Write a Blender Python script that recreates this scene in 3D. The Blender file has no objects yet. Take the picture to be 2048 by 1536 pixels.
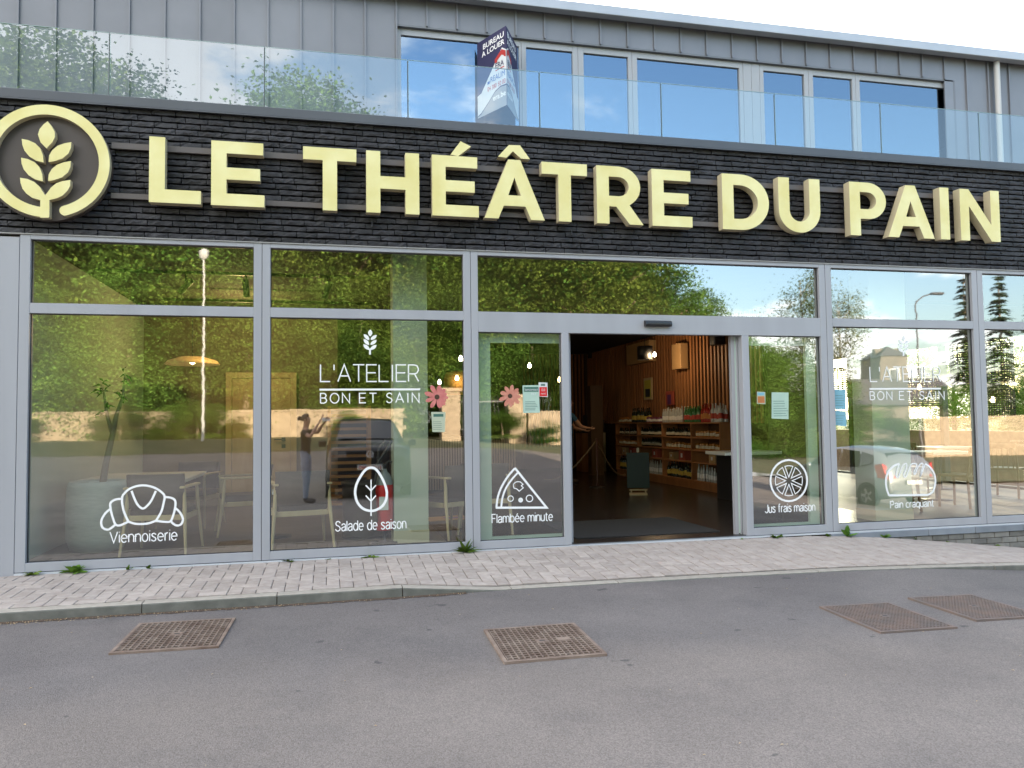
import bpy, bmesh, math, random
from mathutils import Vector, Matrix
R_ = math.radians
random.seed(7)
SC = bpy.context.scene
COL = SC.collection

# ------------------------------------------------------------------ camera
CZ = 1.29
CAMY = -7.8
F_PX, YAW, PITCH, ROLL = 1559.957, 0.227832784, 0.0486091061, -0.0131817065
_fw = Vector((math.sin(YAW)*math.cos(PITCH), math.cos(YAW)*math.cos(PITCH), math.sin(PITCH)))
_rt = Vector((math.cos(YAW), -math.sin(YAW), 0))
_up = _rt.cross(_fw)
_r2 = math.cos(ROLL)*_rt + math.sin(ROLL)*_up
_u2 = -math.sin(ROLL)*_rt + math.cos(ROLL)*_up
cam = bpy.data.cameras.new("camera")
cam_o = bpy.data.objects.new("camera", cam)
COL.objects.link(cam_o)
M4 = Matrix.Identity(4)
for i in range(3):
    M4[i][0] = _r2[i]; M4[i][1] = _u2[i]; M4[i][2] = -_fw[i]
M4[0][3], M4[1][3], M4[2][3] = 0, CAMY, CZ
cam_o.matrix_world = M4
cam.sensor_fit = 'HORIZONTAL'
cam.sensor_width = 36
cam.lens = F_PX/2048*36
cam.clip_start = 0.05
cam.clip_end = 3000
SC.camera = cam_o

# ------------------------------------------------------------------ world, sun, exposure
SUN_EL, SUN_AZ = R_(13.0), R_(16)      # azimuth from +y towards +x: the sun stands behind the building
w = bpy.data.worlds.new("World"); SC.world = w; w.use_nodes = True
nt = w.node_tree; nt.nodes.clear()
sky = nt.nodes.new('ShaderNodeTexSky'); sky.sky_type = 'NISHITA'; sky.sun_disc = False
sky.sun_elevation = SUN_EL; sky.sun_rotation = SUN_AZ
sky.air_density = 1.0; sky.dust_density = 1.6; sky.ozone_density = 1.6
tc = nt.nodes.new('ShaderNodeTexCoord')
sep = nt.nodes.new('ShaderNodeSeparateXYZ'); nt.links.new(tc.outputs['Generated'], sep.inputs[0])
def mth(nt, op, a, b=None, clamp=False):
    n = nt.nodes.new('ShaderNodeMath'); n.operation = op; n.use_clamp = clamp
    for i, v in enumerate((a, b)):
        if v is None: continue
        if isinstance(v, (int, float)): n.inputs[i].default_value = v
        else: nt.links.new(v, n.inputs[i])
    return n.outputs[0]
zc = mth(nt, 'ADD', mth(nt, 'MAXIMUM', sep.outputs[2], 0.0), 0.16)
cx = mth(nt, 'DIVIDE', sep.outputs[0], zc); cy = mth(nt, 'DIVIDE', sep.outputs[1], zc)
cmb = nt.nodes.new('ShaderNodeCombineXYZ'); nt.links.new(cx, cmb.inputs[0]); nt.links.new(cy, cmb.inputs[1])
cmb.inputs[2].default_value = 3.7
nz = nt.nodes.new('ShaderNodeTexNoise'); nz.inputs['Scale'].default_value = 2.6; nz.inputs['Detail'].default_value = 9; nz.inputs['Roughness'].default_value = 0.58
nt.links.new(cmb.outputs[0], nz.inputs['Vector'])
nz2 = nt.nodes.new('ShaderNodeTexNoise'); nz2.inputs['Scale'].default_value = 0.55; nz2.inputs['Detail'].default_value = 2
nt.links.new(cmb.outputs[0], nz2.inputs['Vector'])
lowb = mth(nt, 'MULTIPLY', mth(nt, 'SUBTRACT', 1.0, mth(nt, 'DIVIDE', sep.outputs[2], 0.26), True), 0.36)
bias = mth(nt, 'ADD', mth(nt, 'MULTIPLY', mth(nt, 'SUBTRACT', sep.outputs[0], 0.12), -0.55), lowb)
dens = mth(nt, 'ADD', mth(nt, 'ADD', nz.outputs[0], mth(nt, 'MULTIPLY', mth(nt, 'SUBTRACT', nz2.outputs[0], 0.5), 0.35)), bias)
ramp = nt.nodes.new('ShaderNodeMapRange'); ramp.interpolation_type = 'SMOOTHSTEP'
ramp.inputs['From Min'].default_value = 0.43; ramp.inputs['From Max'].default_value = 0.60
nt.links.new(dens, ramp.inputs['Value'])
cloudfac = mth(nt, 'MULTIPLY', ramp.outputs[0], 0.70)
# cloud brightness: sky light scattered on the cloud (a grey of the sky's own brightness, lifted)
bw = nt.nodes.new('ShaderNodeRGBToBW'); nt.links.new(sky.outputs[0], bw.inputs[0])
cl_v = mth(nt, 'ADD', mth(nt, 'MULTIPLY', bw.outputs[0], 1.15), 3.3)
cl = nt.nodes.new('ShaderNodeVectorMath'); cl.operation = 'SCALE'; cl.inputs[0].default_value = (1.0, 0.97, 0.93)
nt.links.new(cl_v, cl.inputs['Scale'])
mx = nt.nodes.new('ShaderNodeMix'); mx.data_type = 'RGBA'
nt.links.new(cloudfac, mx.inputs[0]); nt.links.new(sky.outputs[0], mx.inputs[6]); nt.links.new(cl.outputs[0], mx.inputs[7])
bg = nt.nodes.new('ShaderNodeBackground'); bg.inputs[1].default_value = 0.15
out = nt.nodes.new('ShaderNodeOutputWorld')
nt.links.new(mx.outputs[2], bg.inputs[0]); nt.links.new(bg.outputs[0], out.inputs[0])

sun = bpy.data.lights.new("sun", 'SUN'); sun.energy = 5.0; sun.angle = R_(0.53); sun.color = (1.0, 0.86, 0.66)
sun_o = bpy.data.objects.new("sun", sun); COL.objects.link(sun_o)
sdir = Vector((math.sin(SUN_AZ)*math.cos(SUN_EL), math.cos(SUN_AZ)*math.cos(SUN_EL), math.sin(SUN_EL)))
sun_o.rotation_euler = (-sdir).to_track_quat('-Z', 'Y').to_euler()
sun_o.location = sdir*60

SC.view_settings.view_transform = 'Standard'; SC.view_settings.look = 'None'
SC.view_settings.exposure = 2.52; SC.view_settings.gamma = 1.0
try: SC.view_settings.use_curve_mapping = False
except Exception: pass
SC.render.engine = 'CYCLES'
SC.cycles.use_denoising = True
SC.cycles.max_bounces = 8; SC.cycles.transparent_max_bounces = 12; SC.cycles.glossy_bounces = 4; SC.cycles.diffuse_bounces = 4
SC.cycles.sample_clamp_indirect = 6.0
SC.cycles.caustics_reflective = False; SC.cycles.caustics_refractive = False

# ------------------------------------------------------------------ pixel -> place helpers (photo pixels, 2048 wide)
def _ray(px, py): return (px-1024)/F_PX*_r2 + (768-py)/F_PX*_u2 + _fw
def at(px, py, Y=0.0):
    d = _ray(px, py); t = (Y-CAMY)/d.y
    return Vector((d.x*t, Y, CZ+d.z*t))
def onz(px, py, z=0.02):
    d = _ray(px, py); t = (z-CZ)/d.z
    return Vector((d.x*t, CAMY+d.y*t, z))
def onx(px, py, X):
    d = _ray(px, py); t = X/d.x
    return Vector((X, CAMY+d.y*t, CZ+d.z*t))
def interp(x, pts):
    if x <= pts[0][0]: return pts[0][1]
    for (a, b), (c, d) in zip(pts, pts[1:]):
        if x <= c: return b+(d-b)*(x-a)/(c-a)
    return pts[-1][1]

# ------------------------------------------------------------------ object helpers
def tag(o, label=None, cat=None, group=None, kind=None):
    if label: o['label'] = label
    if cat: o['category'] = cat
    if group: o['group'] = group
    if kind: o['kind'] = kind
    return o
def empty(name, loc=(0, 0, 0), rz=0.0, label=None, cat=None, group=None, parent=None):
    o = bpy.data.objects.new(name, None); COL.objects.link(o)
    o.location = loc; o.rotation_euler = (0, 0, rz); o.empty_display_size = 0.1
    if parent: o.parent = parent
    return tag(o, label, cat, group)
def link(name, me, mat=None, parent=None, loc=None, rz=None):
    o = bpy.data.objects.new(name, me); COL.objects.link(o)
    if mat is not None and not me.materials: me.materials.append(mat)
    if parent: o.parent = parent
    if loc is not None: o.location = loc
    if rz is not None: o.rotation_euler = (0, 0, rz)
    return o
def dup(root, loc, rz=None, label=None, group=None):
    r = root.copy(); COL.objects.link(r); r.location = loc
    if rz is not None: r.rotation_euler = (0, 0, rz)
    if label: r['label'] = label
    if group: r['group'] = group
    for ch in list(root.children):
        c = ch.copy(); COL.objects.link(c); c.parent = r
        for g in ch.children:
            d = g.copy(); COL.objects.link(d); d.parent = c
    return r

class MB:
    """collects shapes, links them as ONE mesh object"""
    def __init__(s): s.v = []; s.f = []; s.sm = []; s.mi = []; s.cur = 0
    def add(s, vs, fs, smooth=False):
        b = len(s.v); s.v += [tuple(v) for v in vs]
        for f in fs: s.f.append([i+b for i in f]); s.sm.append(smooth); s.mi.append(s.cur)
        return s
    def box(s, x0, x1, y0, y1, z0, z1, bev=0.0):
        if bev <= 0:
            v = [(x0,y0,z0),(x1,y0,z0),(x1,y1,z0),(x0,y1,z0),(x0,y0,z1),(x1,y0,z1),(x1,y1,z1),(x0,y1,z1)]
            return s.add(v, [(0,3,2,1),(4,5,6,7),(0,1,5,4),(1,2,6,5),(2,3,7,6),(3,0,4,7)])
        b = bev; vs = []
        for sx in (0, 1):
            for sy in (0, 1):
                for sz in (0, 1):
                    X = (x0, x1)[sx]; Y = (y0, y1)[sy]; Z = (z0, z1)[sz]
                    dx = b if sx == 0 else -b; dy = b if sy == 0 else -b; dz = b if sz == 0 else -b
                    vs += [(X, Y+dy, Z+dz), (X+dx, Y, Z+dz), (X+dx, Y+dy, Z)]
        def I(sx, sy, sz, k): return ((sx*2+sy)*2+sz)*3+k
        fs = []
        for k, e in ((0, 'x'), (1, 'y'), (2, 'z')):
            for q in (0, 1):
                if k == 0: l = [I(q,0,0,0), I(q,1,0,0), I(q,1,1,0), I(q,0,1,0)]
                elif k == 1: l = [I(0,q,0,1), I(1,q,0,1), I(1,q,1,1), I(0,q,1,1)]
                else: l = [I(0,0,q,2), I(1,0,q,2), I(1,1,q,2), I(0,1,q,2)]
                fs.append(l)
        for a in (0, 1):
            for c in (0, 1):
                fs.append([I(a,c,0,0), I(a,c,1,0), I(a,c,1,1), I(a,c,0,1)])
                fs.append([I(a,0,c,0), I(a,1,c,0), I(a,1,c,2), I(a,0,c,2)])
                fs.append([I(0,a,c,1), I(1,a,c,1), I(1,a,c,2), I(0,a,c,2)])
        for a in (0, 1):
            for c in (0, 1):
                for d in (0, 1): fs.append([I(a,c,d,0), I(a,c,d,1), I(a,c,d,2)])
        return s.add(vs, fs)
    def tube(s, pts, r, n=8, cap=True, smooth=True):
        pts = [Vector(p) for p in pts]
        rs = r if isinstance(r, (list, tuple)) else [r]*len(pts)
        rings = []; nx = None
        for i, p in enumerate(pts):
            d = (pts[min(i+1, len(pts)-1)]-pts[max(i-1, 0)])
            if d.length < 1e-9: d = Vector((0, 0, 1))
            d.normalize()
            if nx is None:
                nx = d.orthogonal().normalized()
            else:
                nx = (nx-d*nx.dot(d)); nx = nx.normalized() if nx.length > 1e-6 else d.orthogonal().normalized()
            ny = d.cross(nx)
            rings.append([p+rs[i]*(math.cos(2*math.pi*k/n)*nx+math.sin(2*math.pi*k/n)*ny) for k in range(n)])
        v = [q for rg in rings for q in rg]; f = []
        for i in range(len(pts)-1):
            for k in range(n):
                a = i*n+k; b = i*n+(k+1) % n
                f.append((a, b, b+n, a+n))
        s.add(v, f, smooth)
        if cap:
            s.add(rings[0], [tuple(range(n))[::-1]]); s.add(rings[-1], [tuple(range(n))])
        return s
    def lathe(s, prof, c=(0, 0, 0), n=20, smooth=True, axis='z', cap=True):
        v = []; f = []
        for (r, h) in prof:
            for k in range(n):
                a = 2*math.pi*k/n; x, y = r*math.cos(a), r*math.sin(a)
                p = (x, y, h) if axis == 'z' else ((x, h, y) if axis == 'y' else (h, x, y))
                v.append((p[0]+c[0], p[1]+c[1], p[2]+c[2]))
        for i in range(len(prof)-1):
            for k in range(n):
                a = i*n+k; b = i*n+(k+1) % n
                f.append((a, b, b+n, a+n))
        s.add(v, f, smooth)
        if cap:
            if prof[0][0] > 1e-4: s.add(v[:n], [tuple(range(n))[::-1]])
            if prof[-1][0] > 1e-4: s.add(v[-n:], [tuple(range(n))])
        return s
    def quad(s, a, b, c, d): return s.add([a, b, c, d], [(0, 1, 2, 3)])
    def poly(s, pts, y, flip=False):
        """flat polygon given as (x, z) on plane y, facing -y"""
        v = [(p[0], y, p[1]) for p in pts]
        return s.add(v, [tuple(range(len(v)))])
    def prism(s, pts, y0, y1):
        n = len(pts)
        v = [(p[0], y0, p[1]) for p in pts]+[(p[0], y1, p[1]) for p in pts]
        f = [tuple(range(n)), tuple(range(2*n-1, n-1, -1))]
        for i in range(n): j = (i+1) % n; f.append((i, i+n, j+n, j))
        return s.add(v, f)
    def rot(s, start, ang, c=(0, 0), axis='z'):
        ca, sa = math.cos(ang), math.sin(ang)
        for i in range(start, len(s.v)):
            x, y, z = s.v[i]
            if axis == 'z': x, y = x-c[0], y-c[1]; s.v[i] = (c[0]+x*ca-y*sa, c[1]+x*sa+y*ca, z)
            elif axis == 'x': y, z = y-c[0], z-c[1]; s.v[i] = (x, c[0]+y*ca-z*sa, c[1]+y*sa+z*ca)
            else: x, z = x-c[0], z-c[1]; s.v[i] = (c[0]+x*ca-z*sa, y, c[1]+x*sa+z*ca)
        return s
    def mesh(s, name, mats=None):
        me = bpy.data.meshes.new(name); me.from_pydata(s.v, [], s.f)
        me.polygons.foreach_set('use_smooth', s.sm)
        if mats:
            for m in (mats if isinstance(mats, (list, tuple)) else [mats]): me.materials.append(m)
            me.polygons.foreach_set('material_index', s.mi)
        me.validate(); me.update()
        return me
    def build(s, name, mats, parent=None, loc=None, rz=None):
        return link(name, s.mesh(name, mats), None, parent, loc, rz)

def fixn(me):
    bm = bmesh.new(); bm.from_mesh(me); bmesh.ops.recalc_face_normals(bm, faces=bm.faces); bm.to_mesh(me); bm.free(); return me

def curve_mesh(name, contours, y0, y1, mats, bevel=0.0):
    """filled 2-D outline(s) (x, z), holes allowed, extruded between y0 and y1"""
    cu = bpy.data.curves.new(name, 'CURVE'); cu.dimensions = '2D'; cu.fill_mode = 'BOTH'
    d = abs(y1-y0); cu.extrude = max(d/2-bevel, 0); cu.bevel_depth = bevel; cu.bevel_resolution = 1
    if bevel: cu.offset = -bevel
    for pts in contours:
        sp = cu.splines.new('POLY'); sp.points.add(len(pts)-1); sp.use_cyclic_u = True
        for p, q in zip(sp.points, pts): p.co = (q[0], q[1], 0, 1)
    to = bpy.data.objects.new("tmp", cu); COL.objects.link(to)
    dg = bpy.context.evaluated_depsgraph_get()
    me = bpy.data.meshes.new_from_object(to.evaluated_get(dg))
    bpy.data.objects.remove(to); bpy.data.curves.remove(cu)
    yc = (y0+y1)/2
    for v in me.vertices:
        x, z, t = v.co; v.co = (x, yc-t, z)
    me.name = name; me.materials.clear()
    for m in (mats if isinstance(mats, (list, tuple)) else [mats]): me.materials.append(m)
    for p in me.polygons: p.use_smooth = False; p.material_index = 0
    return me
def text_mesh(name, txt, box, y, mat, thin=0.0, extrude=0.0, frame=None):
    """lettering fitted to box (x0, x1, z0, z1) on plane y, or on a frame (origin, ux, uz)"""
    cu = bpy.data.curves.new(name, 'FONT'); cu.body = txt; cu.size = 1.0; cu.offset = -thin; cu.extrude = extrude
    cu.resolution_u = 4
    to = bpy.data.objects.new("tmp", cu); COL.objects.link(to)
    dg = bpy.context.evaluated_depsgraph_get()
    me = bpy.data.meshes.new_from_object(to.evaluated_get(dg))
    bpy.data.objects.remove(to); bpy.data.curves.remove(cu)
    xs = [v.co.x for v in me.vertices]; ys = [v.co.y for v in me.vertices]
    ax, bx, ay, by = min(xs), max(xs), min(ys), max(ys)
    for v in me.vertices:
        u = (v.co.x-ax)/(bx-ax); q = (v.co.y-ay)/(by-ay)
        if frame:
            o, ux, uz = frame; v.co = Vector(o)+Vector(ux)*u+Vector(uz)*q
        else:
            v.co = (box[0]+(box[1]-box[0])*u, y-v.co.z, box[2]+(box[3]-box[2])*q)
    me.name = name; me.materials.clear(); me.materials.append(mat)
    return me
def ribbon(mb, pts, wd, y, closed=False):
    """flat stroke of width wd along (x, z) points on plane y"""
    P = [Vector((p[0], p[1])) for p in pts]; n = len(P); L = []; Rr = []
    for i in range(n):
        a = P[(i-1) % n] if closed or i > 0 else None
        b = P[(i+1) % n] if closed or i < n-1 else None
        d1 = (P[i]-a).normalized() if a is not None else None
        d2 = (b-P[i]).normalized() if b is not None else None
        if d1 is None: d1 = d2
        if d2 is None: d2 = d1
        n1 = Vector((-d1.y, d1.x)); n2 = Vector((-d2.y, d2.x)); m = (n1+n2)
        m = m.normalized() if m.length > 1e-6 else n1
        k = min(1/max(m.dot(n1), 0.35), 2.6)
        L.append(P[i]+m*wd/2*k); Rr.append(P[i]-m*wd/2*k)
    v = [(p.x, y, p.y) for p in L]+[(p.x, y, p.y) for p in Rr]; f = []
    for i in range(n if closed else n-1):
        j = (i+1) % n; f.append((i, n+i, n+j, j))
    mb.add(v, f); return mb
def smooth_pts(pts, closed=False, sub=6):
    P = [Vector(p) for p in pts]; n = len(P); o = []
    rng = range(n if closed else n-1)
    for i in rng:
        g = lambda k: P[k % n] if closed else P[max(0, min(n-1, k))]
        p0, p1, p2, p3 = g(i-1), g(i), g(i+1), g(i+2)
        for s_ in range(sub):
            t = s_/sub
            o.append(0.5*((2*p1)+(p2-p0)*t+(2*p0-5*p1+4*p2-p3)*t*t+(3*p1-p0-3*p2+p3)*t**3))
    if not closed: o.append(P[-1])
    return o

# ------------------------------------------------------------------ materials
MATS = {}
def mat(name, c, rough=0.6, metal=0.0, c2=None, scale=8.0, bump=0.0, bscale=None, spec=0.5, detail=5.0, emit=None, estr=0.0, rnd=0.0, coat=0.0, stretch=None):
    if name in MATS: return MATS[name]
    m = bpy.data.materials.new(name); m.use_nodes = True; t = m.node_tree
    b = t.nodes['Principled BSDF']
    b.inputs['Base Color'].default_value = (*c, 1); b.inputs['Roughness'].default_value = rough; b.inputs['Metallic'].default_value = metal
    b.inputs['Specular IOR Level'].default_value = spec
    if coat: b.inputs['Coat Weight'].default_value = coat; b.inputs['Coat Roughness'].default_value = 0.05
    geo = t.nodes.new('ShaderNodeNewGeometry'); vec = geo.outputs['Position']
    if stretch:
        mp = t.nodes.new('ShaderNodeMapping'); mp.inputs['Scale'].default_value = stretch
        t.links.new(vec, mp.inputs[0]); vec = mp.outputs[0]
    colout = None
    if c2 is not None:
        nz = t.nodes.new('ShaderNodeTexNoise'); nz.inputs['Scale'].default_value = scale; nz.inputs['Detail'].default_value = detail
        t.links.new(vec, nz.inputs['Vector'])
        mr = t.nodes.new('ShaderNodeMapRange'); mr.inputs[1].default_value = 0.32; mr.inputs[2].default_value = 0.68
        t.links.new(nz.outputs[0], mr.inputs[0])
        mx = t.nodes.new('ShaderNodeMix'); mx.data_type = 'RGBA'
        mx.inputs[6].default_value = (*c, 1); mx.inputs[7].default_value = (*c2, 1)
        t.links.new(mr.outputs[0], mx.inputs[0]); colout = mx.outputs[2]
    if rnd:
        oi = t.nodes.new('ShaderNodeObjectInfo')
        mr = t.nodes.new('ShaderNodeMapRange'); mr.inputs[3].default_value = 1-rnd; mr.inputs[4].default_value = 1+rnd
        t.links.new(oi.outputs['Random'], mr.inputs[0])
        hs = t.nodes.new('ShaderNodeHueSaturation')
        if colout is None: hs.inputs['Color'].default_value = (*c, 1)
        else: t.links.new(colout, hs.inputs['Color'])
        t.links.new(mr.outputs[0], hs.inputs['Value']); colout = hs.outputs[0]
    if colout is not None: t.links.new(colout, b.inputs['Base Color'])
    if bump:
        nb = t.nodes.new('ShaderNodeTexNoise'); nb.inputs['Scale'].default_value = bscale or scale*3; nb.inputs['Detail'].default_value = 6
        t.links.new(vec, nb.inputs['Vector'])
        bp = t.nodes.new('ShaderNodeBump'); bp.inputs['Strength'].default_value = 1.0; bp.inputs['Distance'].default_value = bump
        t.links.new(nb.outputs[0], bp.inputs['Height']); t.links.new(bp.outputs[0], b.inputs['Normal'])
    if emit is not None:
        b.inputs['Emission Color'].default_value = (*emit, 1); b.inputs['Emission Strength'].default_value = estr
    MATS[name] = m; return m

def glass(name, refl0, tint, wav=0.0025, rough=0.0, gcol=(1, 1, 1), wscale=(3.0, 3.0, 9.0)):
    """coated pane: mirror-like front with slight roller waves, tinted see-through"""
    m = bpy.data.materials.new(name); m.use_nodes = True; t = m.node_tree; t.nodes.clear()
    o = t.nodes.new('ShaderNodeOutputMaterial')
    tr = t.nodes.new('ShaderNodeBsdfTransparent'); tr.inputs[0].default_value = (*tint, 1)
    gl = t.nodes.new('ShaderNodeBsdfGlossy'); gl.inputs['Roughness'].default_value = rough; gl.inputs[0].default_value = (*gcol, 1)
    geo = t.nodes.new('ShaderNodeNewGeometry')
    if wav:
        mp = t.nodes.new('ShaderNodeMapping'); mp.inputs['Scale'].default_value = wscale
        t.links.new(geo.outputs['Position'], mp.inputs[0])
        nz = t.nodes.new('ShaderNodeTexNoise'); nz.inputs['Scale'].default_value = 1.6; nz.inputs['Detail'].default_value = 1.5
        t.links.new(mp.outputs[0], nz.inputs['Vector'])
        sb = t.nodes.new('ShaderNodeVectorMath'); sb.operation = 'SUBTRACT'; sb.inputs[1].default_value = (0.5, 0.5, 0.5)
        t.links.new(nz.outputs['Color'], sb.inputs[0])
        scl = t.nodes.new('ShaderNodeVectorMath'); scl.operation = 'SCALE'; scl.inputs['Scale'].default_value = wav*2
        t.links.new(sb.outputs[0], scl.inputs[0])
        ad = t.nodes.new('ShaderNodeVectorMath'); ad.operation = 'ADD'
        t.links.new(geo.outputs['Normal'], ad.inputs[0]); t.links.new(scl.outputs[0], ad.inputs[1])
        nm = t.nodes.new('ShaderNodeVectorMath'); nm.operation = 'NORMALIZE'; t.links.new(ad.outputs[0], nm.inputs[0])
        t.links.new(nm.outputs[0], gl.inputs['Normal'])
    dp = t.nodes.new('ShaderNodeVectorMath'); dp.operation = 'DOT_PRODUCT'
    t.links.new(geo.outputs['Normal'], dp.inputs[0]); t.links.new(geo.outputs['Incoming'], dp.inputs[1])
    sc1 = mth(t, 'SUBTRACT', 1.0, mth(t, 'ABSOLUTE', dp.outputs['Value']))
    sch = mth(t, 'POWER', sc1, 5.0)
    mr = t.nodes.new('ShaderNodeMapRange'); mr.inputs[3].default_value = refl0; mr.inputs[4].default_value = 1.0
    t.links.new(sch, mr.inputs[0])
    mx = t.nodes.new('ShaderNodeMixShader')
    t.links.new(mr.outputs[0], mx.inputs[0]); t.links.new(tr.outputs[0], mx.inputs[1]); t.links.new(gl.outputs[0], mx.inputs[2])
    t.links.new(mx.outputs[0], o.inputs[0]); return m

def leafmat(name, c, c2, trans=0.35):
    m = bpy.data.materials.new(name); m.use_nodes = True; t = m.node_tree; t.nodes.clear()
    o = t.nodes.new('ShaderNodeOutputMaterial')
    geo = t.nodes.new('ShaderNodeNewGeometry'); oi = t.nodes.new('ShaderNodeObjectInfo')
    nz = t.nodes.new('ShaderNodeTexNoise'); nz.inputs['Scale'].default_value = 0.42; nz.inputs['Detail'].default_value = 4; nz.inputs['Roughness'].default_value = 0.6
    t.links.new(geo.outputs['Position'], nz.inputs['Vector'])
    ad = t.nodes.new('ShaderNodeMath'); ad.operation = 'ADD'; t.links.new(nz.outputs[0], ad.inputs[0])
    sc_ = t.nodes.new('ShaderNodeMath'); sc_.operation = 'MULTIPLY_ADD'; sc_.inputs[1].default_value = 0.2; sc_.inputs[2].default_value = -0.1
    t.links.new(geo.outputs['Random Per Island'], sc_.inputs[0]); t.links.new(sc_.outputs[0], ad.inputs[1])
    mr = t.nodes.new('ShaderNodeMapRange'); mr.inputs[1].default_value = 0.34; mr.inputs[2].default_value = 0.68
    t.links.new(ad.outputs[0], mr.inputs[0])
    mx = t.nodes.new('ShaderNodeMix'); mx.data_type = 'RGBA'; mx.inputs[6].default_value = (*c, 1); mx.inputs[7].default_value = (*c2, 1)
    t.links.new(mr.outputs[0], mx.inputs[0])
    hs = t.nodes.new('ShaderNodeHueSaturation'); t.links.new(mx.outputs[2], hs.inputs['Color'])
    mv = t.nodes.new('ShaderNodeMapRange'); mv.inputs[3].default_value = 0.55; mv.inputs[4].default_value = 1.4
    t.links.new(oi.outputs['Random'], mv.inputs[0]); mh = t.nodes.new('ShaderNodeMath'); mh.operation = 'MULTIPLY'; mh.inputs[1].default_value = 7.31; t.links.new(oi.outputs['Random'], mh.inputs[0]); mf = t.nodes.new('ShaderNodeMath'); mf.operation = 'FRACT'; t.links.new(mh.outputs[0], mf.inputs[0]); mq = t.nodes.new('ShaderNodeMapRange'); mq.inputs[3].default_value = 0.475; mq.inputs[4].default_value = 0.525; t.links.new(mf.outputs[0], mq.inputs[0]); t.links.new(mq.outputs[0], hs.inputs['Hue']); t.links.new(mv.outputs[0], hs.inputs['Value'])
    df = t.nodes.new('ShaderNodeBsdfDiffuse'); tl = t.nodes.new('ShaderNodeBsdfTranslucent')
    t.links.new(hs.outputs[0], df.inputs[0]); t.links.new(hs.outputs[0], tl.inputs[0])
    ms = t.nodes.new('ShaderNodeMixShader'); ms.inputs[0].default_value = trans
    t.links.new(df.outputs[0], ms.inputs[1]); t.links.new(tl.outputs[0], ms.inputs[2]); t.links.new(ms.outputs[0], o.inputs[0])
    return m

ALU = mat('frame_aluminium', (0.35, 0.355, 0.385), 0.42, 0.0, c2=(0.315, 0.32, 0.345), scale=4, stretch=(1, 1, 0.12))
ALU_D = mat('joint_dark', (0.03, 0.03, 0.035), 0.7)
BRICKM = mat('slate_brick', (0.017, 0.0165, 0.019), 0.62, c2=(0.040, 0.039, 0.044), scale=14, bump=0.004, bscale=40, rnd=0.42, spec=0.35)
MORTAR = mat('dark_mortar', (0.012, 0.012, 0.013), 0.9)
COPING = mat('coping_metal', (0.066, 0.072, 0.085), 0.45, 0.0, c2=(0.078, 0.085, 0.098), scale=2)
ZINC = mat('zinc_cladding', (0.165, 0.17, 0.188), 0.45, 0.2, c2=(0.20, 0.205, 0.225), scale=1.1, bump=0.004, bscale=1.6, rnd=0.05)
GUTTER = mat('gutter_zinc', (0.42, 0.44, 0.47), 0.4, 0.2, c2=(0.36, 0.38, 0.41), scale=2)
LETTER = mat('letter_face', (0.70, 0.615, 0.245), 0.42, c2=(0.79, 0.725, 0.37), scale=3.2, detail=7.0)
LETSIDE = mat('letter_side', (0.50, 0.43, 0.28), 0.5)
BROWN = mat('sign_brown', (0.062, 0.048, 0.042), 0.5)
RAIL = mat('sign_rail', (0.10, 0.085, 0.08), 0.5)
WHITE = mat('white_vinyl', (0.82, 0.82, 0.82), 0.6)
PAVER = mat('paver_concrete', (0.355, 0.297, 0.262), 0.9, c2=(0.445, 0.384, 0.345), scale=16, bump=0.0015, bscale=220, rnd=0.12)
SAND = mat('joint_sand', (0.12, 0.105, 0.09), 0.95, c2=(0.08, 0.07, 0.06), scale=30)
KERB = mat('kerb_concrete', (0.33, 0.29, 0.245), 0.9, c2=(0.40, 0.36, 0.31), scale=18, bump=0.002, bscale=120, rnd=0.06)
WOOD = mat('light_wood', (0.42, 0.29, 0.16), 0.5, c2=(0.33, 0.215, 0.11), scale=6, stretch=(1, 1, 0.15))
WOODW = mat('warm_wood', (0.34, 0.15, 0.058), 0.55, c2=(0.25, 0.105, 0.04), scale=9, stretch=(1, 1, 0.12), rnd=0.15)
WOODP = mat('pale_wood', (0.56, 0.44, 0.27), 0.5, c2=(0.47, 0.35, 0.2), scale=7, stretch=(1, 1, 0.15))
FABRIC = mat('dark_upholstery', (0.075, 0.058, 0.05), 0.85, c2=(0.06, 0.047, 0.042), scale=60)
BLACK = mat('black_metal', (0.012, 0.012, 0.013), 0.45)
BLACKP = mat('black_plastic', (0.02, 0.02, 0.022), 0.35)
SAGE = mat('sage_paint', (0.46, 0.52, 0.45), 0.7, c2=(0.44, 0.50, 0.43), scale=3)
WALLM = mat('pale_wall', (0.22, 0.185, 0.135), 0.85, c2=(0.2, 0.165, 0.12), scale=3)
WALLB = mat('brown_wall', (0.10, 0.075, 0.052), 0.85, c2=(0.085, 0.065, 0.045), scale=3)
CEILM = mat('brown_ceiling', (0.06, 0.048, 0.04), 0.9, c2=(0.05, 0.04, 0.034), scale=4)
FLOORM = mat('interior_floor', (0.115, 0.088, 0.07), 0.42, c2=(0.08, 0.06, 0.048), scale=2.5, spec=0.3, stretch=(1, 6, 1), bump=0.0006, bscale=20)
TABLEW = mat('white_tabletop', (0.74, 0.75, 0.73), 0.4)
POTM = mat('grey_planter', (0.55, 0.57, 0.53), 0.8, c2=(0.47, 0.49, 0.46), scale=9, stretch=(1, 1, 6))
RED = mat('red_paint', (0.60, 0.015, 0.018), 0.35)
DARKGLASS = mat('car_glass', (0.012, 0.014, 0.016), 0.05, spec=0.8)
G_SHOP = glass('shop_glass', 0.28, (0.90, 0.95, 0.86), wav=0.0011, rough=0.017)
G_UP = glass('upper_glass', 0.215, (0.45, 0.5, 0.54), wav=0.0006, gcol=(0.66, 0.83, 1.0))
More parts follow.
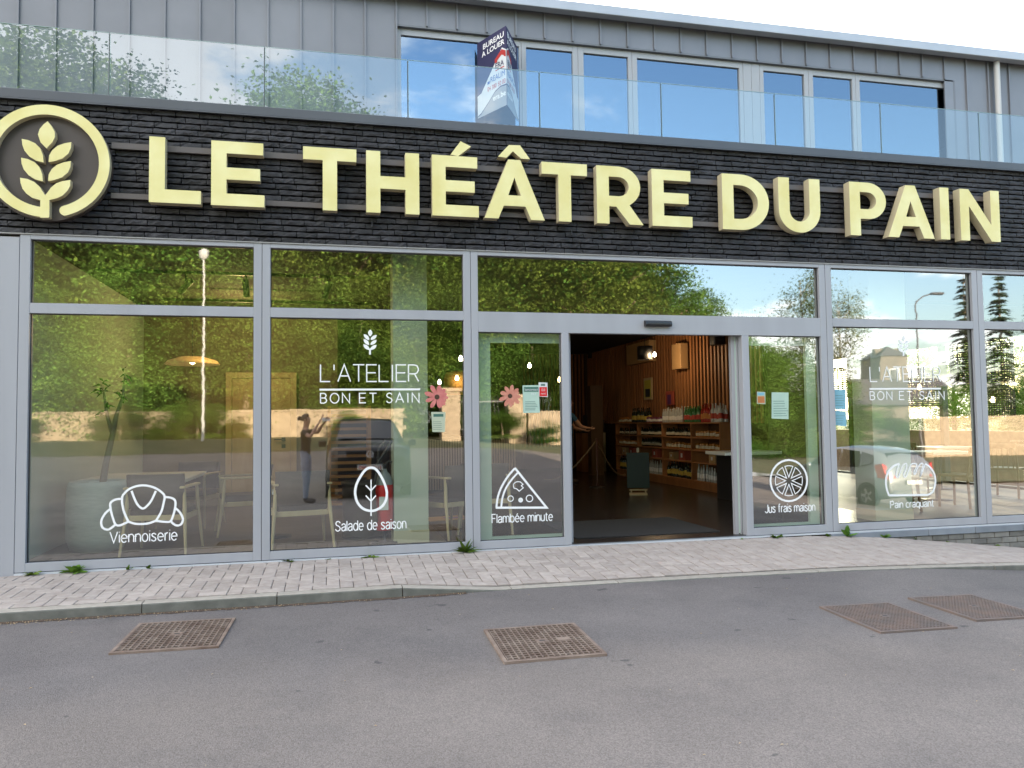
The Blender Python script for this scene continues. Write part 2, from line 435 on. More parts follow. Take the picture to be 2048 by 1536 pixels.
G_BAL = glass('balustrade_glass', 0.12, (0.72, 0.82, 0.82), wav=0.0004)
GLEDGE = mat('glass_edge', (0.30, 0.42, 0.40), 0.2)
# ================================================================== GROUND
ZA = [(-3, -0.125), (0.5, -0.125), (1.4, -0.115), (3.2, -0.125), (4.7, -0.14), (5.6, -0.165), (6.7, -0.245), (8, -0.35), (16, -1.03), (24, -1.5), (60, -1.6)]
ZK = [(-3, -0.048), (0.55, -0.040), (1.0, -0.078), (1.35, -0.105), (3.2, -0.113), (4.7, -0.128), (5.55, -0.15), (6.7, -0.185), (8.1, -0.245), (14, -0.70), (18, -1.0)]
ZF = [(-3, -0.010), (2.4, 0.0), (4.4, -0.012), (5.2, -0.02), (5.7, -0.045), (6.2, -0.085), (6.7, -0.14), (8.1, -0.297), (14, -0.75), (18, -1.0)]
KW = 1.35            # pavement depth
def smooth01(t): t = max(0.0, min(1.0, t)); return t*t*(3-2*t)
def road_z(x, y):
    d = max(0.0, -y-KW)
    z = interp(x, ZA)-0.020*min(d, 7.5)
    up = smooth01((-y-9)/14.0)*0.95*(1-smooth01((x-4)/14.0)) + smooth01((-y-11)/20.0)*0.75*smooth01((x-4)/14.0)
    return z+up
def pave_z(x, y):
    t = max(0.0, min(1.0, -y/KW)); return interp(x, ZF)*(1-t)+interp(x, ZK)*t

def asphalt_mat():
    m = bpy.data.materials.new('asphalt'); m.use_nodes = True; t = m.node_tree; b = t.nodes['Principled BSDF']
    geo = t.nodes.new('ShaderNodeNewGeometry'); P = geo.outputs['Position']
    def noise(s, d, r=0.6):
        n = t.nodes.new('ShaderNodeTexNoise'); n.inputs['Scale'].default_value = s; n.inputs['Detail'].default_value = d; n.inputs['Roughness'].default_value = r
        t.links.new(P, n.inputs['Vector']); return n.outputs[0]
    def rng(v, a, b_, c, d):
        n = t.nodes.new('ShaderNodeMapRange'); n.inputs[1].default_value = a; n.inputs[2].default_value = b_; n.inputs[3].default_value = c; n.inputs[4].default_value = d
        t.links.new(v, n.inputs[0]); return n.outputs[0]
    def mix(f, a, b_, mode='MIX'):
        n = t.nodes.new('ShaderNodeMix'); n.data_type = 'RGBA'; n.blend_type = mode
        if isinstance(f, float): n.inputs[0].default_value = f
        else: t.links.new(f, n.inputs[0])
        for k, v in ((6, a), (7, b_)):
            if isinstance(v, tuple): n.inputs[k].default_value = (*v, 1)
            else: t.links.new(v, n.inputs[k])
        return n.outputs[2]
    base = mix(rng(noise(0.55, 4), 0.35, 0.68, 0, 1), (0.176, 0.151, 0.136), (0.226, 0.193, 0.173))
    base = mix(rng(noise(1.7, 7, 0.7), 0.52, 0.78, 0, 0.55), base, (0.125, 0.111, 0.105))
    vo = t.nodes.new('ShaderNodeTexVoronoi'); vo.inputs['Scale'].default_value = 170; t.links.new(P, vo.inputs['Vector'])
    gr = t.nodes.new('ShaderNodeRGBToBW'); t.links.new(vo.outputs['Color'], gr.inputs[0])
    grain = rng(gr.outputs[0], 0.15, 0.85, 0.76, 1.25)
    hs = t.nodes.new('ShaderNodeHueSaturation'); t.links.new(base, hs.inputs['Color']); t.links.new(grain, hs.inputs['Value'])
    # darker, bluer strip of asphalt along the kerb, with a wavering edge
    sp_ = t.nodes.new('ShaderNodeSeparateXYZ'); t.links.new(P, sp_.inputs[0])
    ye = mth(t, 'ADD', sp_.outputs[1], mth(t, 'MULTIPLY', mth(t, 'SUBTRACT', noise(0.9, 5, 0.65), 0.5), 1.6))
    hs2 = t.nodes.new('ShaderNodeMix'); hs2.data_type = 'RGBA'; hs2.blend_type = 'MULTIPLY'; hs2.inputs[7].default_value = (0.84, 0.87, 0.92, 1)
    t.links.new(rng(ye, -3.5, -2.7, 0, 1), hs2.inputs[0]); t.links.new(hs.outputs[0], hs2.inputs[6])
    # faint tyre-polished and dusty patches
    hs3 = t.nodes.new('ShaderNodeMix'); hs3.data_type = 'RGBA'; hs3.blend_type = 'MULTIPLY'; hs3.inputs[7].default_value = (0.88, 0.88, 0.89, 1)
    t.links.new(rng(noise(0.33, 6, 0.7), 0.48, 0.60, 0, 1), hs3.inputs[0]); t.links.new(hs2.outputs[2], hs3.inputs[6])
    # dark stains
    st = rng(noise(5.0, 3, 0.45), 0.725, 0.75, 0, 0.6)
    col = mix(st, hs3.outputs[2], (0.05, 0.048, 0.05))
    t.links.new(col, b.inputs['Base Color']); b.inputs['Roughness'].default_value = 0.86; b.inputs['Specular IOR Level'].default_value = 0.35
    bp = t.nodes.new('ShaderNodeBump'); bp.inputs['Distance'].default_value = 0.0025; bp.inputs['Strength'].default_value = 0.8
    t.links.new(vo.outputs['Distance'], bp.inputs['Height']); bp.invert = True
    t.links.new(bp.outputs[0], b.inputs['Normal']); return m
ASPH = asphalt_mat()
xs = [-60, -45, -32, -24, -16, -10, -6, -4]+[-3+0.25*i for i in range(60)]+[13, 14, 16, 18, 20, 24, 30, 40, 60]
ys = [-KW-0.002-0.3*i for i in range(32)]+[-11.5-1.0*i for i in range(8)]
v = [(x, y, road_z(x, y)) for y in ys for x in xs]; nx = len(xs)
f = [(j*nx+i, (j+1)*nx+i, (j+1)*nx+i+1, j*nx+i+1) for j in range(len(ys)-1) for i in range(nx-1)]
mb = MB(); mb.add(v, f, True); road = mb.build('asphalt_forecourt', ASPH); tag(road, kind='structure')
for p in road.data.polygons: p.use_smooth = True
GRASSM = mat('grass_ground', (0.055, 0.068, 0.022), 0.95, c2=(0.10, 0.09, 0.04), scale=1.3, bump=0.05, bscale=9)
mb = MB(); gx = [-1500, -300, -120, -60, -30, -10, 0, 10, 20, 30, 60, 120, 300, 1500]
def verge_z(x, y):
    z = road_z(x, max(y, -24.9))
    return z+0.004+0.1*smooth01((-y-18.5)/3) + 0.9*smooth01((-y-28)/12)*(1-smooth01((x-6)/16.0))
gy = [-18.3, -20, -22, -24, -26, -28, -31, -36, -45, -70, -150, -400, -1500]
v = [(x, y, verge_z(x, y)) for y in gy for x in gx]; nx = len(gx)
f = [(j*nx+i, (j+1)*nx+i, (j+1)*nx+i+1, j*nx+i+1) for j in range(len(gy)-1) for i in range(nx-1)]
mb.add(v, f, True); g1 = mb.build('grass_verge', GRASSM); tag(g1, kind='structure')
mb = MB(); mb.add([(-1500, -40, -2.6), (1500, -40, -2.6), (1500, 1500, -2.6), (-1500, 1500, -2.6)], [(0, 1, 2, 3)])
tag(mb.build('ground', GRASSM), kind='structure')

# pavement: sand bed + herringbone pavers + kerb stones
pave = None
xs = [-3.0+0.2*i for i in range(int(15/0.2)+1)]
v = []; f = []
KI = KW-0.105
for x in xs:
    for t in (0, 0.25, 0.5, 0.75, 1.0): y = -KI*t+0.03; v.append((x, y, pave_z(x, y)-0.011))
for i in range(len(xs)-1):
    for j in range(4): a = i*5+j; f.append((a, a+1, a+6, a+5))
mb = MB(); mb.add(v, f); pave = mb.build('pavement', SAND); tag(pave, kind='structure')
U = 0.1095
def paver_mesh(nm):
    g = 0.0028; b = 0.006; L = 2*U-2*g; Wd = U-2*g
    m = MB(); x0, x1, y0, y1 = -L/2, L/2, -Wd/2, Wd/2
    v = [(x0, y0, -0.03), (x1, y0, -0.03), (x1, y1, -0.03), (x0, y1, -0.03), (x0, y0, -0.003), (x1, y0, -0.003), (x1, y1, -0.003), (x0, y1, -0.003),
         (x0+b, y0+b, 0), (x1-b, y0+b, 0), (x1-b, y1-b, 0), (x0+b, y1-b, 0)]
    f = [(0, 1, 5, 4), (1, 2, 6, 5), (2, 3, 7, 6), (3, 0, 4, 7), (4, 5, 9, 8), (5, 6, 10, 9), (6, 7, 11, 10), (7, 4, 8, 11), (8, 9, 10, 11)]
    m.add(v, f); return m
pm = paver_mesh('p'); PME = pm.mesh('paver', PAVER)
cells = []
for j in range(-2, int(KI/U)+2):
    for i in range(-2, int(11.6/U)):
        s_ = (i-j) % 4
        if s_ == 0: cells.append((i+1, j+0.5, 0.0))
        elif s_ == 3: cells.append((i+0.5, j+1, 90.0))
plist = []
for (i, j, r) in cells:
    x = -3.0+i*U; y = -0.012-j*U
    hx, hy = (U, U/2) if r == 0 else (U/2, U)
    yl, yh = max(y-hy, -KI+0.016), min(y+hy, -0.002)
    if yh-yl < 0.03 or x > 9.2: continue
    plist.append((x, (yl+yh)/2, r, (yh-yl)/(2*hy)))
plist.sort(key=lambda p: (p[0]-0)**2+(p[1]-CAMY)**2)
def pave_frame(x, y):
    e = 0.05
    dzx = (pave_z(x+e, y)-pave_z(x-e, y))/(2*e); dzy = (pave_z(x, y+e)-pave_z(x, y-e))/(2*e)
    return pave_z(x, y), dzx, dzy
rest = MB()
for k, (x, y, r, sc_) in enumerate(plist):
    z, dx, dy = pave_frame(x, y); z += random.uniform(-0.0015, 0.0015)
    ang = R_(r+random.uniform(-0.5, 0.5))
    Mx = Matrix.Translation((x, y, z)) @ Matrix(((1, 0, 0, 0), (0, 1, 0, 0), (dx+random.gauss(0, .004), dy+random.gauss(0, .004), 1, 0), (0, 0, 0, 1))) @ Matrix.Rotation(ang, 4, 'Z')
    scv = (sc_, 1, 1) if r else (1, sc_, 1)
    Mx = Mx @ Matrix.Diagonal((*scv, 1))
    if k < 300:
        o = link('paver', PME, None, pave)
        nrm = Vector((-dx+random.gauss(0, .004), -dy+random.gauss(0, .004), 1)).normalized()
        o.rotation_mode = 'QUATERNION'
        o.rotation_quaternion = Vector((0, 0, 1)).rotation_difference(nrm) @ Matrix.Rotation(ang, 3, 'Z').to_quaternion()
        o.location = (x, y, z); o.scale = scv
    else:
        rest.add([Mx @ Vector(q) for q in pm.v], pm.f)
PAVER2 = mat('paver_concrete_far', (0.355, 0.297, 0.262), 0.9, c2=(0.445, 0.384, 0.345), scale=9, bump=0.0015, bscale=220)
o = rest.build('paver_field', PAVER2, pave); tag(o, kind='stuff')
# border fill strip by the kerb and facade
joints = [-3.6, -1.40, -0.42, 0.56, 1.47, 2.42, 3.40, 4.38, 5.36, 6.32, 7.30, 8.3, 9.3]
joints[0] = -3.4
KFACE = mat('kerb_face_stain_shade', (0.115, 0.115, 0.10), 0.95, c2=(0.17, 0.165, 0.145), scale=9, bump=0.003, bscale=90)  # front face colour darkened for its stains and also for its shade
def kerb_stone(x0, x1):
    m = MB(); n = 8; vs = []; y0 = -KW; y1 = -KW+0.10
    for i in range(n+1):
        x = x0+0.004+(x1-x0-0.008)*i/n
        zt = interp(x, ZK); zb = min(zt-0.02, road_z(x, -KW)-0.04); rb = 0.012
        vs += [(x, y0, zb), (x, y0, zt-rb), (x, y0+rb*0.4, zt-rb*0.35), (x, y0+rb, zt), (x, y1, zt+0.002), (x, y1, zb)]
    fs = []
    for i in range(n):
        for k in range(5): a = i*6+k; fs.append((a, a+1, a+7, a+6))
    fs += [tuple(range(6)), tuple(range(n*6+5, n*6-1, -1))]
    m.add(vs, fs); return m
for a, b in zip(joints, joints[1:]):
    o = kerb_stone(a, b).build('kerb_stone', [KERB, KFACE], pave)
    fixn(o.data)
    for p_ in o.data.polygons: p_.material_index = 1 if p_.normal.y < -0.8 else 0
# concrete haunch filling the strip between the last whole pavers and kerb, flush sand-cement
def strip(y0, y1, dz, name, m_):
    m = MB(); vs = []; fs = []
    for x in xs: vs += [(x, y0, pave_z(x, y0)+dz), (x, y1, pave_z(x, y1)+dz)]
    for i in range(len(xs)-1): fs.append((2*i, 2*i+1, 2*i+3, 2*i+2))
    m.add(vs, fs); return m.build(name, m_, pave)
strip(-KI+0.02, -KI-0.0, -0.008, 'joint_strip', SAND)

# litter in the gutter: dry leaves and crumbs
LITM = mat('dry_leaf', (0.40, 0.25, 0.11), 0.9, c2=(0.55, 0.45, 0.32), scale=20, rnd=0.4)
mb = MB()
for k in range(420):
    x = random.choice([random.uniform(-3, 1.15), random.uniform(-3, -0.2), random.gauss(-2.0, .4)])
    x = max(-3, min(1.15, x)); y = -KW-abs(random.gauss(0, 0.035))-0.003
    s_ = random.uniform(0.003, 0.011)*(1.6 if random.random() < .06 else 1); z = road_z(x, y)+0.004
    a = random.uniform(0, 6.28); c_, n_ = math.cos(a)*s_, math.sin(a)*s_
    h = random.uniform(0.001, 0.008)
    mb.add([(x-c_, y-n_, z), (x+n_*.5, y-c_*.5, z+h), (x+c_, y+n_, z+h*.4), (x-n_*.5, y+c_*.5, z+h)], [(0, 1, 2, 3)])
for k in range(70):
    x, y = random.uniform(-3, 6), -KW-random.uniform(.1, 4.5); s_ = random.uniform(.004, .012); z = road_z(x, y)+.003; a = random.uniform(0, 6.28); c_, n_ = math.cos(a)*s_, math.sin(a)*s_
    mb.add([(x-c_, y-n_, z), (x+n_*.5, y-c_*.5, z+.004), (x+c_, y+n_, z+.002), (x-n_*.5, y+c_*.5, z+.004)], [(0, 1, 2, 3)])
tag(mb.build('leaf_litter', LITM), 'dry leaf crumbs and dirt gathered in the gutter along the kerb', 'litter', kind='stuff')
DIRT = mat('gutter_dirt', (0.07, 0.045, 0.03), 0.95, c2=(0.10, 0.07, 0.05), scale=40)
m = MB(); vs = []; fs = []
X = [-3+0.03*i for i in range(137)]
for x in X:
    wdt = 0.018+0.03*random.random()
    vs += [(x, -KW-0.001, road_z(x, -KW)+0.010), (x, -KW-wdt, road_z(x, -KW-wdt)+0.0035)]
for i in range(len(X)-1): fs.append((2*i, 2*i+1, 2*i+3, 2*i+2))
m.add(vs, fs); tag(m.build('gutter_dirt', DIRT), 'dark dirt line at the foot of the raised kerb', 'dirt', kind='stuff')

# ------------------------------------------------------------------ drain covers (cast iron)
IRON = mat('rusty_iron', (0.15, 0.098, 0.075), 0.75, 0.15, c2=(0.27, 0.205, 0.165), scale=9, bump=0.0015, bscale=90, rnd=0.12)
IRON2 = mat('rusty_iron_dull', (0.21, 0.15, 0.125), 0.8, 0.1, c2=(0.15, 0.125, 0.115), scale=7, bump=0.0015, bscale=90)
PIT = mat('pit_shade', (0.022, 0.015, 0.012), 0.9, c2=(0.04, 0.024, 0.018), scale=20)  # near-black plate colour stands for the shade down the pit under the ribs
def drain(name, cx, cy, w_, d_, rz, label, nx_, ny_, iron, solid_top):
    z = road_z(cx, cy); e = 0.2
    dx = (road_z(cx+e, cy)-road_z(cx-e, cy))/(2*e); dy = (road_z(cx, cy+e)-road_z(cx, cy-e))/(2*e)
    r = empty(name, (cx, cy, z), 0, label, 'drain cover', 'rusty iron drain covers set in the asphalt')
    q = Vector((0, 0, 1)).rotation_difference(Vector((-dx, -dy, 1)).normalized()) @ Matrix.Rotation(rz, 3, 'Z').to_quaternion()
    r.rotation_mode = 'QUATERNION'; r.rotation_quaternion = q
    fw = 0.022; t = 0.014
    m = MB()
    m.box(-w_/2, w_/2, -d_/2, -d_/2+fw, -0.02, t); m.box(-w_/2, w_/2, d_/2-fw, d_/2, -0.02, t)
    m.box(-w_/2, -w_/2+fw, -d_/2+fw, d_/2-fw, -0.02, t); m.box(w_/2-fw, w_/2, -d_/2+fw, d_/2-fw, -0.02, t)
    m.build('frame', iron, r)
    g = 0.005; a = w_/2-fw-g; b = d_/2-fw-g
    m = MB(); m.box(-a, a, -b, b, -0.02, 0.0005); m.build('pit_shade_plate', PIT, r)
    # lattice of ribs, rim included
    m = MB(); px = 2*a/nx_; py = 2*b/ny_; rw = px*0.27; rh = py*0.33
    zt = t+0.001
    for i in range(nx_+1):
        x = -a+i*px; m.box(max(x-rw/2, -a), min(x+rw/2, a), -b, b, 0.0002, zt)
    for j in range(ny_+1):
        y = -b+j*py
        for i in range(nx_):
            x0 = -a+i*px+rw/2; m.box(x0, x0+px-rw, max(y-rh/2, -b), min(y+rh/2, b), 0.0002, zt-0.0007)
    m.build('lattice', iron, r)
    m = MB(); m.box(-0.035, 0.035, -0.03, 0.03, 0.0034, zt+0.001); m.build('lifting_plate', iron, r)
    m = MB(); m.box(-0.018, 0.018, -0.008, 0.008, zt+0.0011, zt+0.002); m.build('key_slot', ALU_D, r)
    if solid_top:
        m = MB(); m.box(0.10, 0.19, -0.03, 0.03, 0.0034, zt+0.0015); m.build('maker_plate', iron, r)
    return r
drain('drain_cover', -1.03, -2.02, 0.66, 0.70, R_(-2), 'brown iron lattice drain cover nearest the raised kerb on the left', 16, 14, IRON, False)
drain('drain_cover', 1.33, -2.83, 0.645, 0.71, R_(-1), 'rusty lattice drain cover alone in front of the glass pane with the pizza slice', 16, 16, IRON, True)
drain('drain_cover', 3.90, -2.83, 0.60, 0.70, R_(-1), 'dull iron drain cover just left of the similar one at the right edge', 20, 20, IRON2, False)
drain('drain_cover', 4.76, -2.73, 0.60, 0.68, R_(0), 'dull iron drain cover furthest right and closest to the dropped kerb', 20, 20, IRON2, False)

# ------------------------------------------------------------------ weeds at the foot of the frames
WEED = leafmat('weed_leaf', (0.15, 0.25, 0.04), (0.09, 0.16, 0.03), 0.25)
def weed(px, py, size, n, label, upright=0.5, grass=False):
    p = at(px, py, -0.02); x, y = p.x, -0.035; z = pave_z(x, y)
    m = MB()
    for k in range(n):
        a = random.uniform(math.pi, 2*math.pi) if random.random() < .75 else random.uniform(0, 6.28)
        L = size*1.3*random.uniform(0.45, 1.0); el = random.uniform(0.15, 1.3)*upright+0.1
        wd = L*(0.10 if grass else 0.2); pv = None; rows = []
        for s_ in range(5):
            t = s_/4; hh = math.sin(el)*L*t-0.35*L*t*t*(1-upright*.5); rr = math.cos(el)*L*t
            c = Vector((math.cos(a)*rr, math.sin(a)*rr*0.6-0.0, max(hh, 0.004)))
            ww = wd*math.sin(math.pi*(0.12+0.86*t))*(0.75+0.5*((s_ % 2) if not grass else .5))
            sd = Vector((-math.sin(a), math.cos(a)*.6, 0.25))*ww
            rows.append((c-sd, c+sd+Vector((0, 0, 0.1*ww))))
        vs = [q for r_ in rows for q in r_]
        vs = [(q.x, min(q.y, 0.028), q.z) for q in vs]
        m.add(vs, [(2*i, 2*i+1, 2*i+3, 2*i+2) for i in range(4)])
    o = m.build('weed', WEED, None, (x, y, z)); tag(o, label, 'weed', 'weeds growing along the foot of the shopfront')
weed(64, 1150, 0.085, 14, 'small weed at the left end of the shopfront, left of the broad leafy one', .45)
weed(153, 1147, 0.13, 26, 'broad leafy weed below the croissant window, near its left end', .7)
weed(257, 1140, 0.06, 10, 'small upright weed below the croissant drawing', 1.0)
weed(298, 1140, 0.05, 7, 'tiny weed sprig just right of the croissant drawing', .9)
weed(580, 1118, 0.075, 12, 'low weed below the door handle seen in the second window', .5)
weed(655, 1112, 0.045, 6, 'thin dry sprig left of the salad lettering', .4)
weed(740, 1109, 0.085, 16, 'flat brownish weed straight below the egg shaped salad drawing', .3)
weed(930, 1100, 0.15, 46, 'largest weed, a thick grassy tuft left of the entrance pane', .9, True)
weed(1480, 1078, 0.04, 6, 'tiny weed at the right foot of the open doorway', .6)
weed(1550, 1072, 0.09, 14, 'dark low weed below the orange slice drawing', .45)
weed(1655, 1074, 0.06, 10, 'small pale weed right of the fresh juice lettering', .6)
weed(1693, 1072, 0.12, 18, 'tall leafy weed at the right side of the entrance', 1.25)
weed(1767, 1077, 0.08, 10, 'small weed where the stone plinth begins to show', .8)
weed(1830, 1082, 0.045, 6, 'tiny weed sprig on the paving before the brick plinth', .7)
weed(1893, 1089, 0.035, 6, 'tiny dark weed by the brick plinth', .6)
weed(1990, 1092, 0.05, 8, 'flat dark weed near the right end of the plinth', .35)

# ================================================================== THE BUILDING
B = empty('shop_building', (0, 0, 0), 0, 'two storey bakery building with black brick band, glass shopfront and zinc clad upper floor', 'building')
XL, XR = -6.0, 11.7
ZT, ZB, ZB0, ZC0, ZC1 = 3.004, 0.091, 3.052, 4.285, 4.372
GY = 0.05
# interior shell
m = MB(); m.box(XL, 1.2, 0.02, 12.9, -0.20, 0.02); m.box(6.95, XR, 0.02, 12.9, -0.20, 0.02); m.build('interior_floor', FLOORM, B)
m = MB(); m.box(1.2, 6.95, 0.02, 12.9, -0.20, 0.02); m.build('shop_floor', mat('shop_floor', (0.036, 0.029, 0.026), 0.24, c2=(0.02, 0.017, 0.016), scale=1.7, bump=0.0012, bscale=7, stretch=(1, 2.5, 1)), B)
m = MB(); m.box(XL, XR, 0.1, 12.9, 3.14, 3.24); m.build('interior_ceiling', CEILM, B)
m = MB(); m.box(XL, XR, 0.12, 12.9, 3.26, 3.95); m.build('floor_slab', MORTAR, B)
m = MB(); m.box(-3.05, -2.86, 0.12, 12.7, 0.02, 3.14); m.build('side_wall', SAGE, B)
m = MB(); m.box(XL, 11.5, 12.7, 12.9, -2.6, 3.14); m.build('rear_wall', WALLB, B)
m = MB(); m.box(-2.86, 0.10, 5.35, 5.5, 0.02, 3.14); m.build('partition_wall', WALLM, B)
m = MB(); m.box(6.9, 7.06, 2.3, 12.7, 0.02, 3.14); m.build('shop_wall', WALLB, B)
# plinth under the shopfront, right part shows as the ground falls away
BLUE = mat('blue_stone', (0.17, 0.19, 0.22), 0.6, c2=(0.21, 0.23, 0.26), scale=6, rnd=0.08)
SILL = mat('pale_sill', (0.50, 0.52, 0.55), 0.5)
m = MB(); m.box(-2.74, 9.5, -0.012, 0.02, -0.012, 0.006); m.build('threshold_strip', SILL, B)
for a, b in ((5.45, 6.72), (6.725, 7.36), (7.365, 8.05), (8.055, 9.5)):
    m = MB(); m.box(a, b, -0.03, 0.02, -0.085, -0.0125, 0.004); m.build('stone_sill', BLUE, B)
PLB = mat('plinth_brick', (0.14, 0.135, 0.125), 0.85, c2=(0.21, 0.20, 0.18), scale=9, rnd=0.25)
plw = MB(); plw.box(5.45, 11.7, 0.0, 0.1, -1.2, -0.086); PW = plw.build('plinth_wall', SAND, B)
me = None
for row in range(6):
    for i in range(20):
        x0 = 5.5+i*0.215+(0.107 if row % 2 else 0); z1 = -0.089-row*0.068
        if z1 < pave_z(x0+0.1, 0)-0.07 or x0 > 9.2: continue
        m = MB(); m.box(x0, x0+0.207, -0.012, 0.03, z1-0.060, z1, 0.004)
        m.build('brick', PLB, PW)
# left aluminium pilaster and upstand
m = MB(); m.box(-6.0, -2.745, 0.0, 0.10, -0.05, 3.02, 0.002); m.build('corner_panel', ALU, B)

# ---- shopfront windows: each a framed unit with its panes
wnd = []
def fbox(m, x0, x1, z0, z1, y0=0.0, y1=0.09): m.box(x0, x1, y0, y1, z0, z1, 0.0025)
def gasket(m, x0, x1, z0, z1):
    g = 0.006; y0, y1 = 0.036, 0.049
    m.box(x0, x1, y0, y1, z0, z0+g); m.box(x0, x1, y0, y1, z1-g, z1); m.box(x0, x0+g, y0, y1, z0+g, z1-g); m.box(x1-g, x1, y0, y1, z0+g, z1-g)
def pane(p, x0, x1, z0, z1, y=GY, name='pane', mt=None):
    m = MB(); m.box(x0-0.01, x1+0.01, y, y+0.024, z0-0.01, z1+0.01)
    # a single reflecting sheet: only front face carries the coating
    mm = MB(); mm.quad((x0-0.008, y, z0-0.008), (x1+0.008, y, z0-0.008), (x1+0.008, y, z1+0.008), (x0-0.008, y, z1+0.008))
    return mm.build(name, mt or G_SHOP, p)
def shop_window(u0, u1, g0, g1, nm='shop_window', zt2=2.329, zt1=2.423, label=None):
    m = MB()
    fbox(m, u0, g0, 0.012, 3.046); fbox(m, g1, u1, 0.012, 3.046)
    fbox(m, g0, g1, 0.012, ZB, 0.001, .09); fbox(m, g0, g1, zt2, zt1, 0.001, .09); fbox(m, g0, g1, ZT, 3.046, 0.001, .09)
    o = m.build(nm, ALU, B)
    if label: o['label'] = label
    gk = MB(); gasket(gk, g0, g1, ZB, zt2); gasket(gk, g0, g1, zt1, ZT); gk.build('gasket', ALU_D, o)
    pane(o, g0, g1, ZB, zt2); pane(o, g0, g1, zt1, ZT, name='transom_pane')
    return o
W1 = shop_window(-2.741, -0.651, -2.655, -0.725)
W2 = shop_window(-0.646, 1.386, -0.572, 1.313)
W5 = shop_window(5.497, 7.558, 5.572, 7.483)
W6 = shop_window(7.563, 9.60, 7.641, 9.53)
W7 = shop_window(9.606, 11.68, 9.68, 11.60)
# black joint lines between units
for x in (-2.743, -0.6485, 1.3885, 5.4945, 7.5605, 9.603): MB().box(x-0.003, x+0.003, 0.004, 0.08, 0.0, 3.04).build('frame_joint', ALU_D, B)
for x0, x1 in ((-2.74, 1.386), (5.497, 9.6)): MB().box(x0, x1, 0.006, 0.08, 0.0065, 0.0118).build('base_joint', ALU_D, B)
# entrance unit
m = MB()
fbox(m, 1.391, 1.463, 0.012, 3.046); fbox(m, 5.414, 5.492, 0.012, 3.046)
fbox(m, 1.463, 5.414, 2.214, 2.423, 0.001, .09); fbox(m, 1.463, 5.414, ZT, 3.046, 0.001, .09)
fbox(m, 1.463, 2.347, 0.012, ZB, 0.001, .09); fbox(m, 4.51, 5.414, 0.012, ZB, 0.001, .09)
fbox(m, 2.347, 2.425, 0.012, 2.214, 0.0, .09); fbox(m, 4.425, 4.51, 0.012, 2.214, 0.0, .09)
W3 = m.build('entrance_frame', ALU, B)
gk = MB(); gasket(gk, 1.463, 2.347, ZB, 2.214); gasket(gk, 4.51, 5.414, ZB, 2.214); gasket(gk, 1.463, 5.414, 2.423, ZT); gk.build('gasket', ALU_D, W3)
pane(W3, 1.463, 2.347, ZB, 2.214, name='side_pane'); pane(W3, 4.51, 5.414, ZB, 2.214, name='side_pane'); pane(W3, 1.463, 5.414, 2.423, ZT, name='transom_pane')
m = MB(); m.box(2.425, 4.425, 0.0, 0.2, 0.0, 0.014); m.build('door_sill', mat('steel_sill', (0.26, 0.27, 0.30), 0.4, 0.5), W3)
# sliding door leaves parked behind the side panes
LEAFM = mat('door_leaf_frame', (0.42, 0.52, 0.47), 0.45)
for k, (x0, x1) in enumerate(((1.485, 2.47), (4.385, 5.40))):
    m = MB(); y0, y1 = 0.105, 0.15
    m.box(x0, x0+0.12, y0, y1, 0.03, 2.23, 0.002); m.box(x1-0.05 if k == 0 else x1-0.12, x1, y0, y1, 0.03, 2.23, 0.002)
    m.box(x0+.12, x1-0.05, y0+.002, y1, 0.03, 0.115); m.box(x0+.12, x1-0.05, y0+.002, y1, 2.115, 2.23)
    d = m.build('sliding_door', LEAFM if k == 0 else LEAFM, B)
m = MB(); m.box(2.425, 2.472, 0.101, 0.155, 0.02, 2.213); m.box(4.345, 4.384, 0.101, 0.155, 0.02, 2.213); m.box(4.405, 4.4245, 0.095, 0.12, 0.02, 2.213)
m.build('door_edge_profile', ALU, B)
# door sensor
p = at(1314, 648, 0)
s0 = empty('door_sensor', (p.x, 0, p.z), 0, 'black motion sensor bar on the beam above the open entrance', 'sensor')
m = MB(); pr = [(-0.0, -0.03), (-0.045, -0.03), (-0.06, -0.01), (-0.055, 0.02), (-0.03, 0.033), (0, 0.033)]
n = len(pr); v = [(-0.15, a, b) for a, b in pr]+[(0.15, a, b) for a, b in pr]
m.add(v, [tuple(range(n)), tuple(range(2*n-1, n-1, -1))]+[(i, i+n, (i+1) % n+n, (i+1) % n) for i in range(n)])
fixn(m.build('housing', BLACKP, s0).data)
m = MB(); m.box(-0.125, 0.125, -0.064, -0.0605, -0.012, 0.004); m.build('lens', mat('sensor_lens', (0.05, 0.05, 0.06), 0.15), s0)

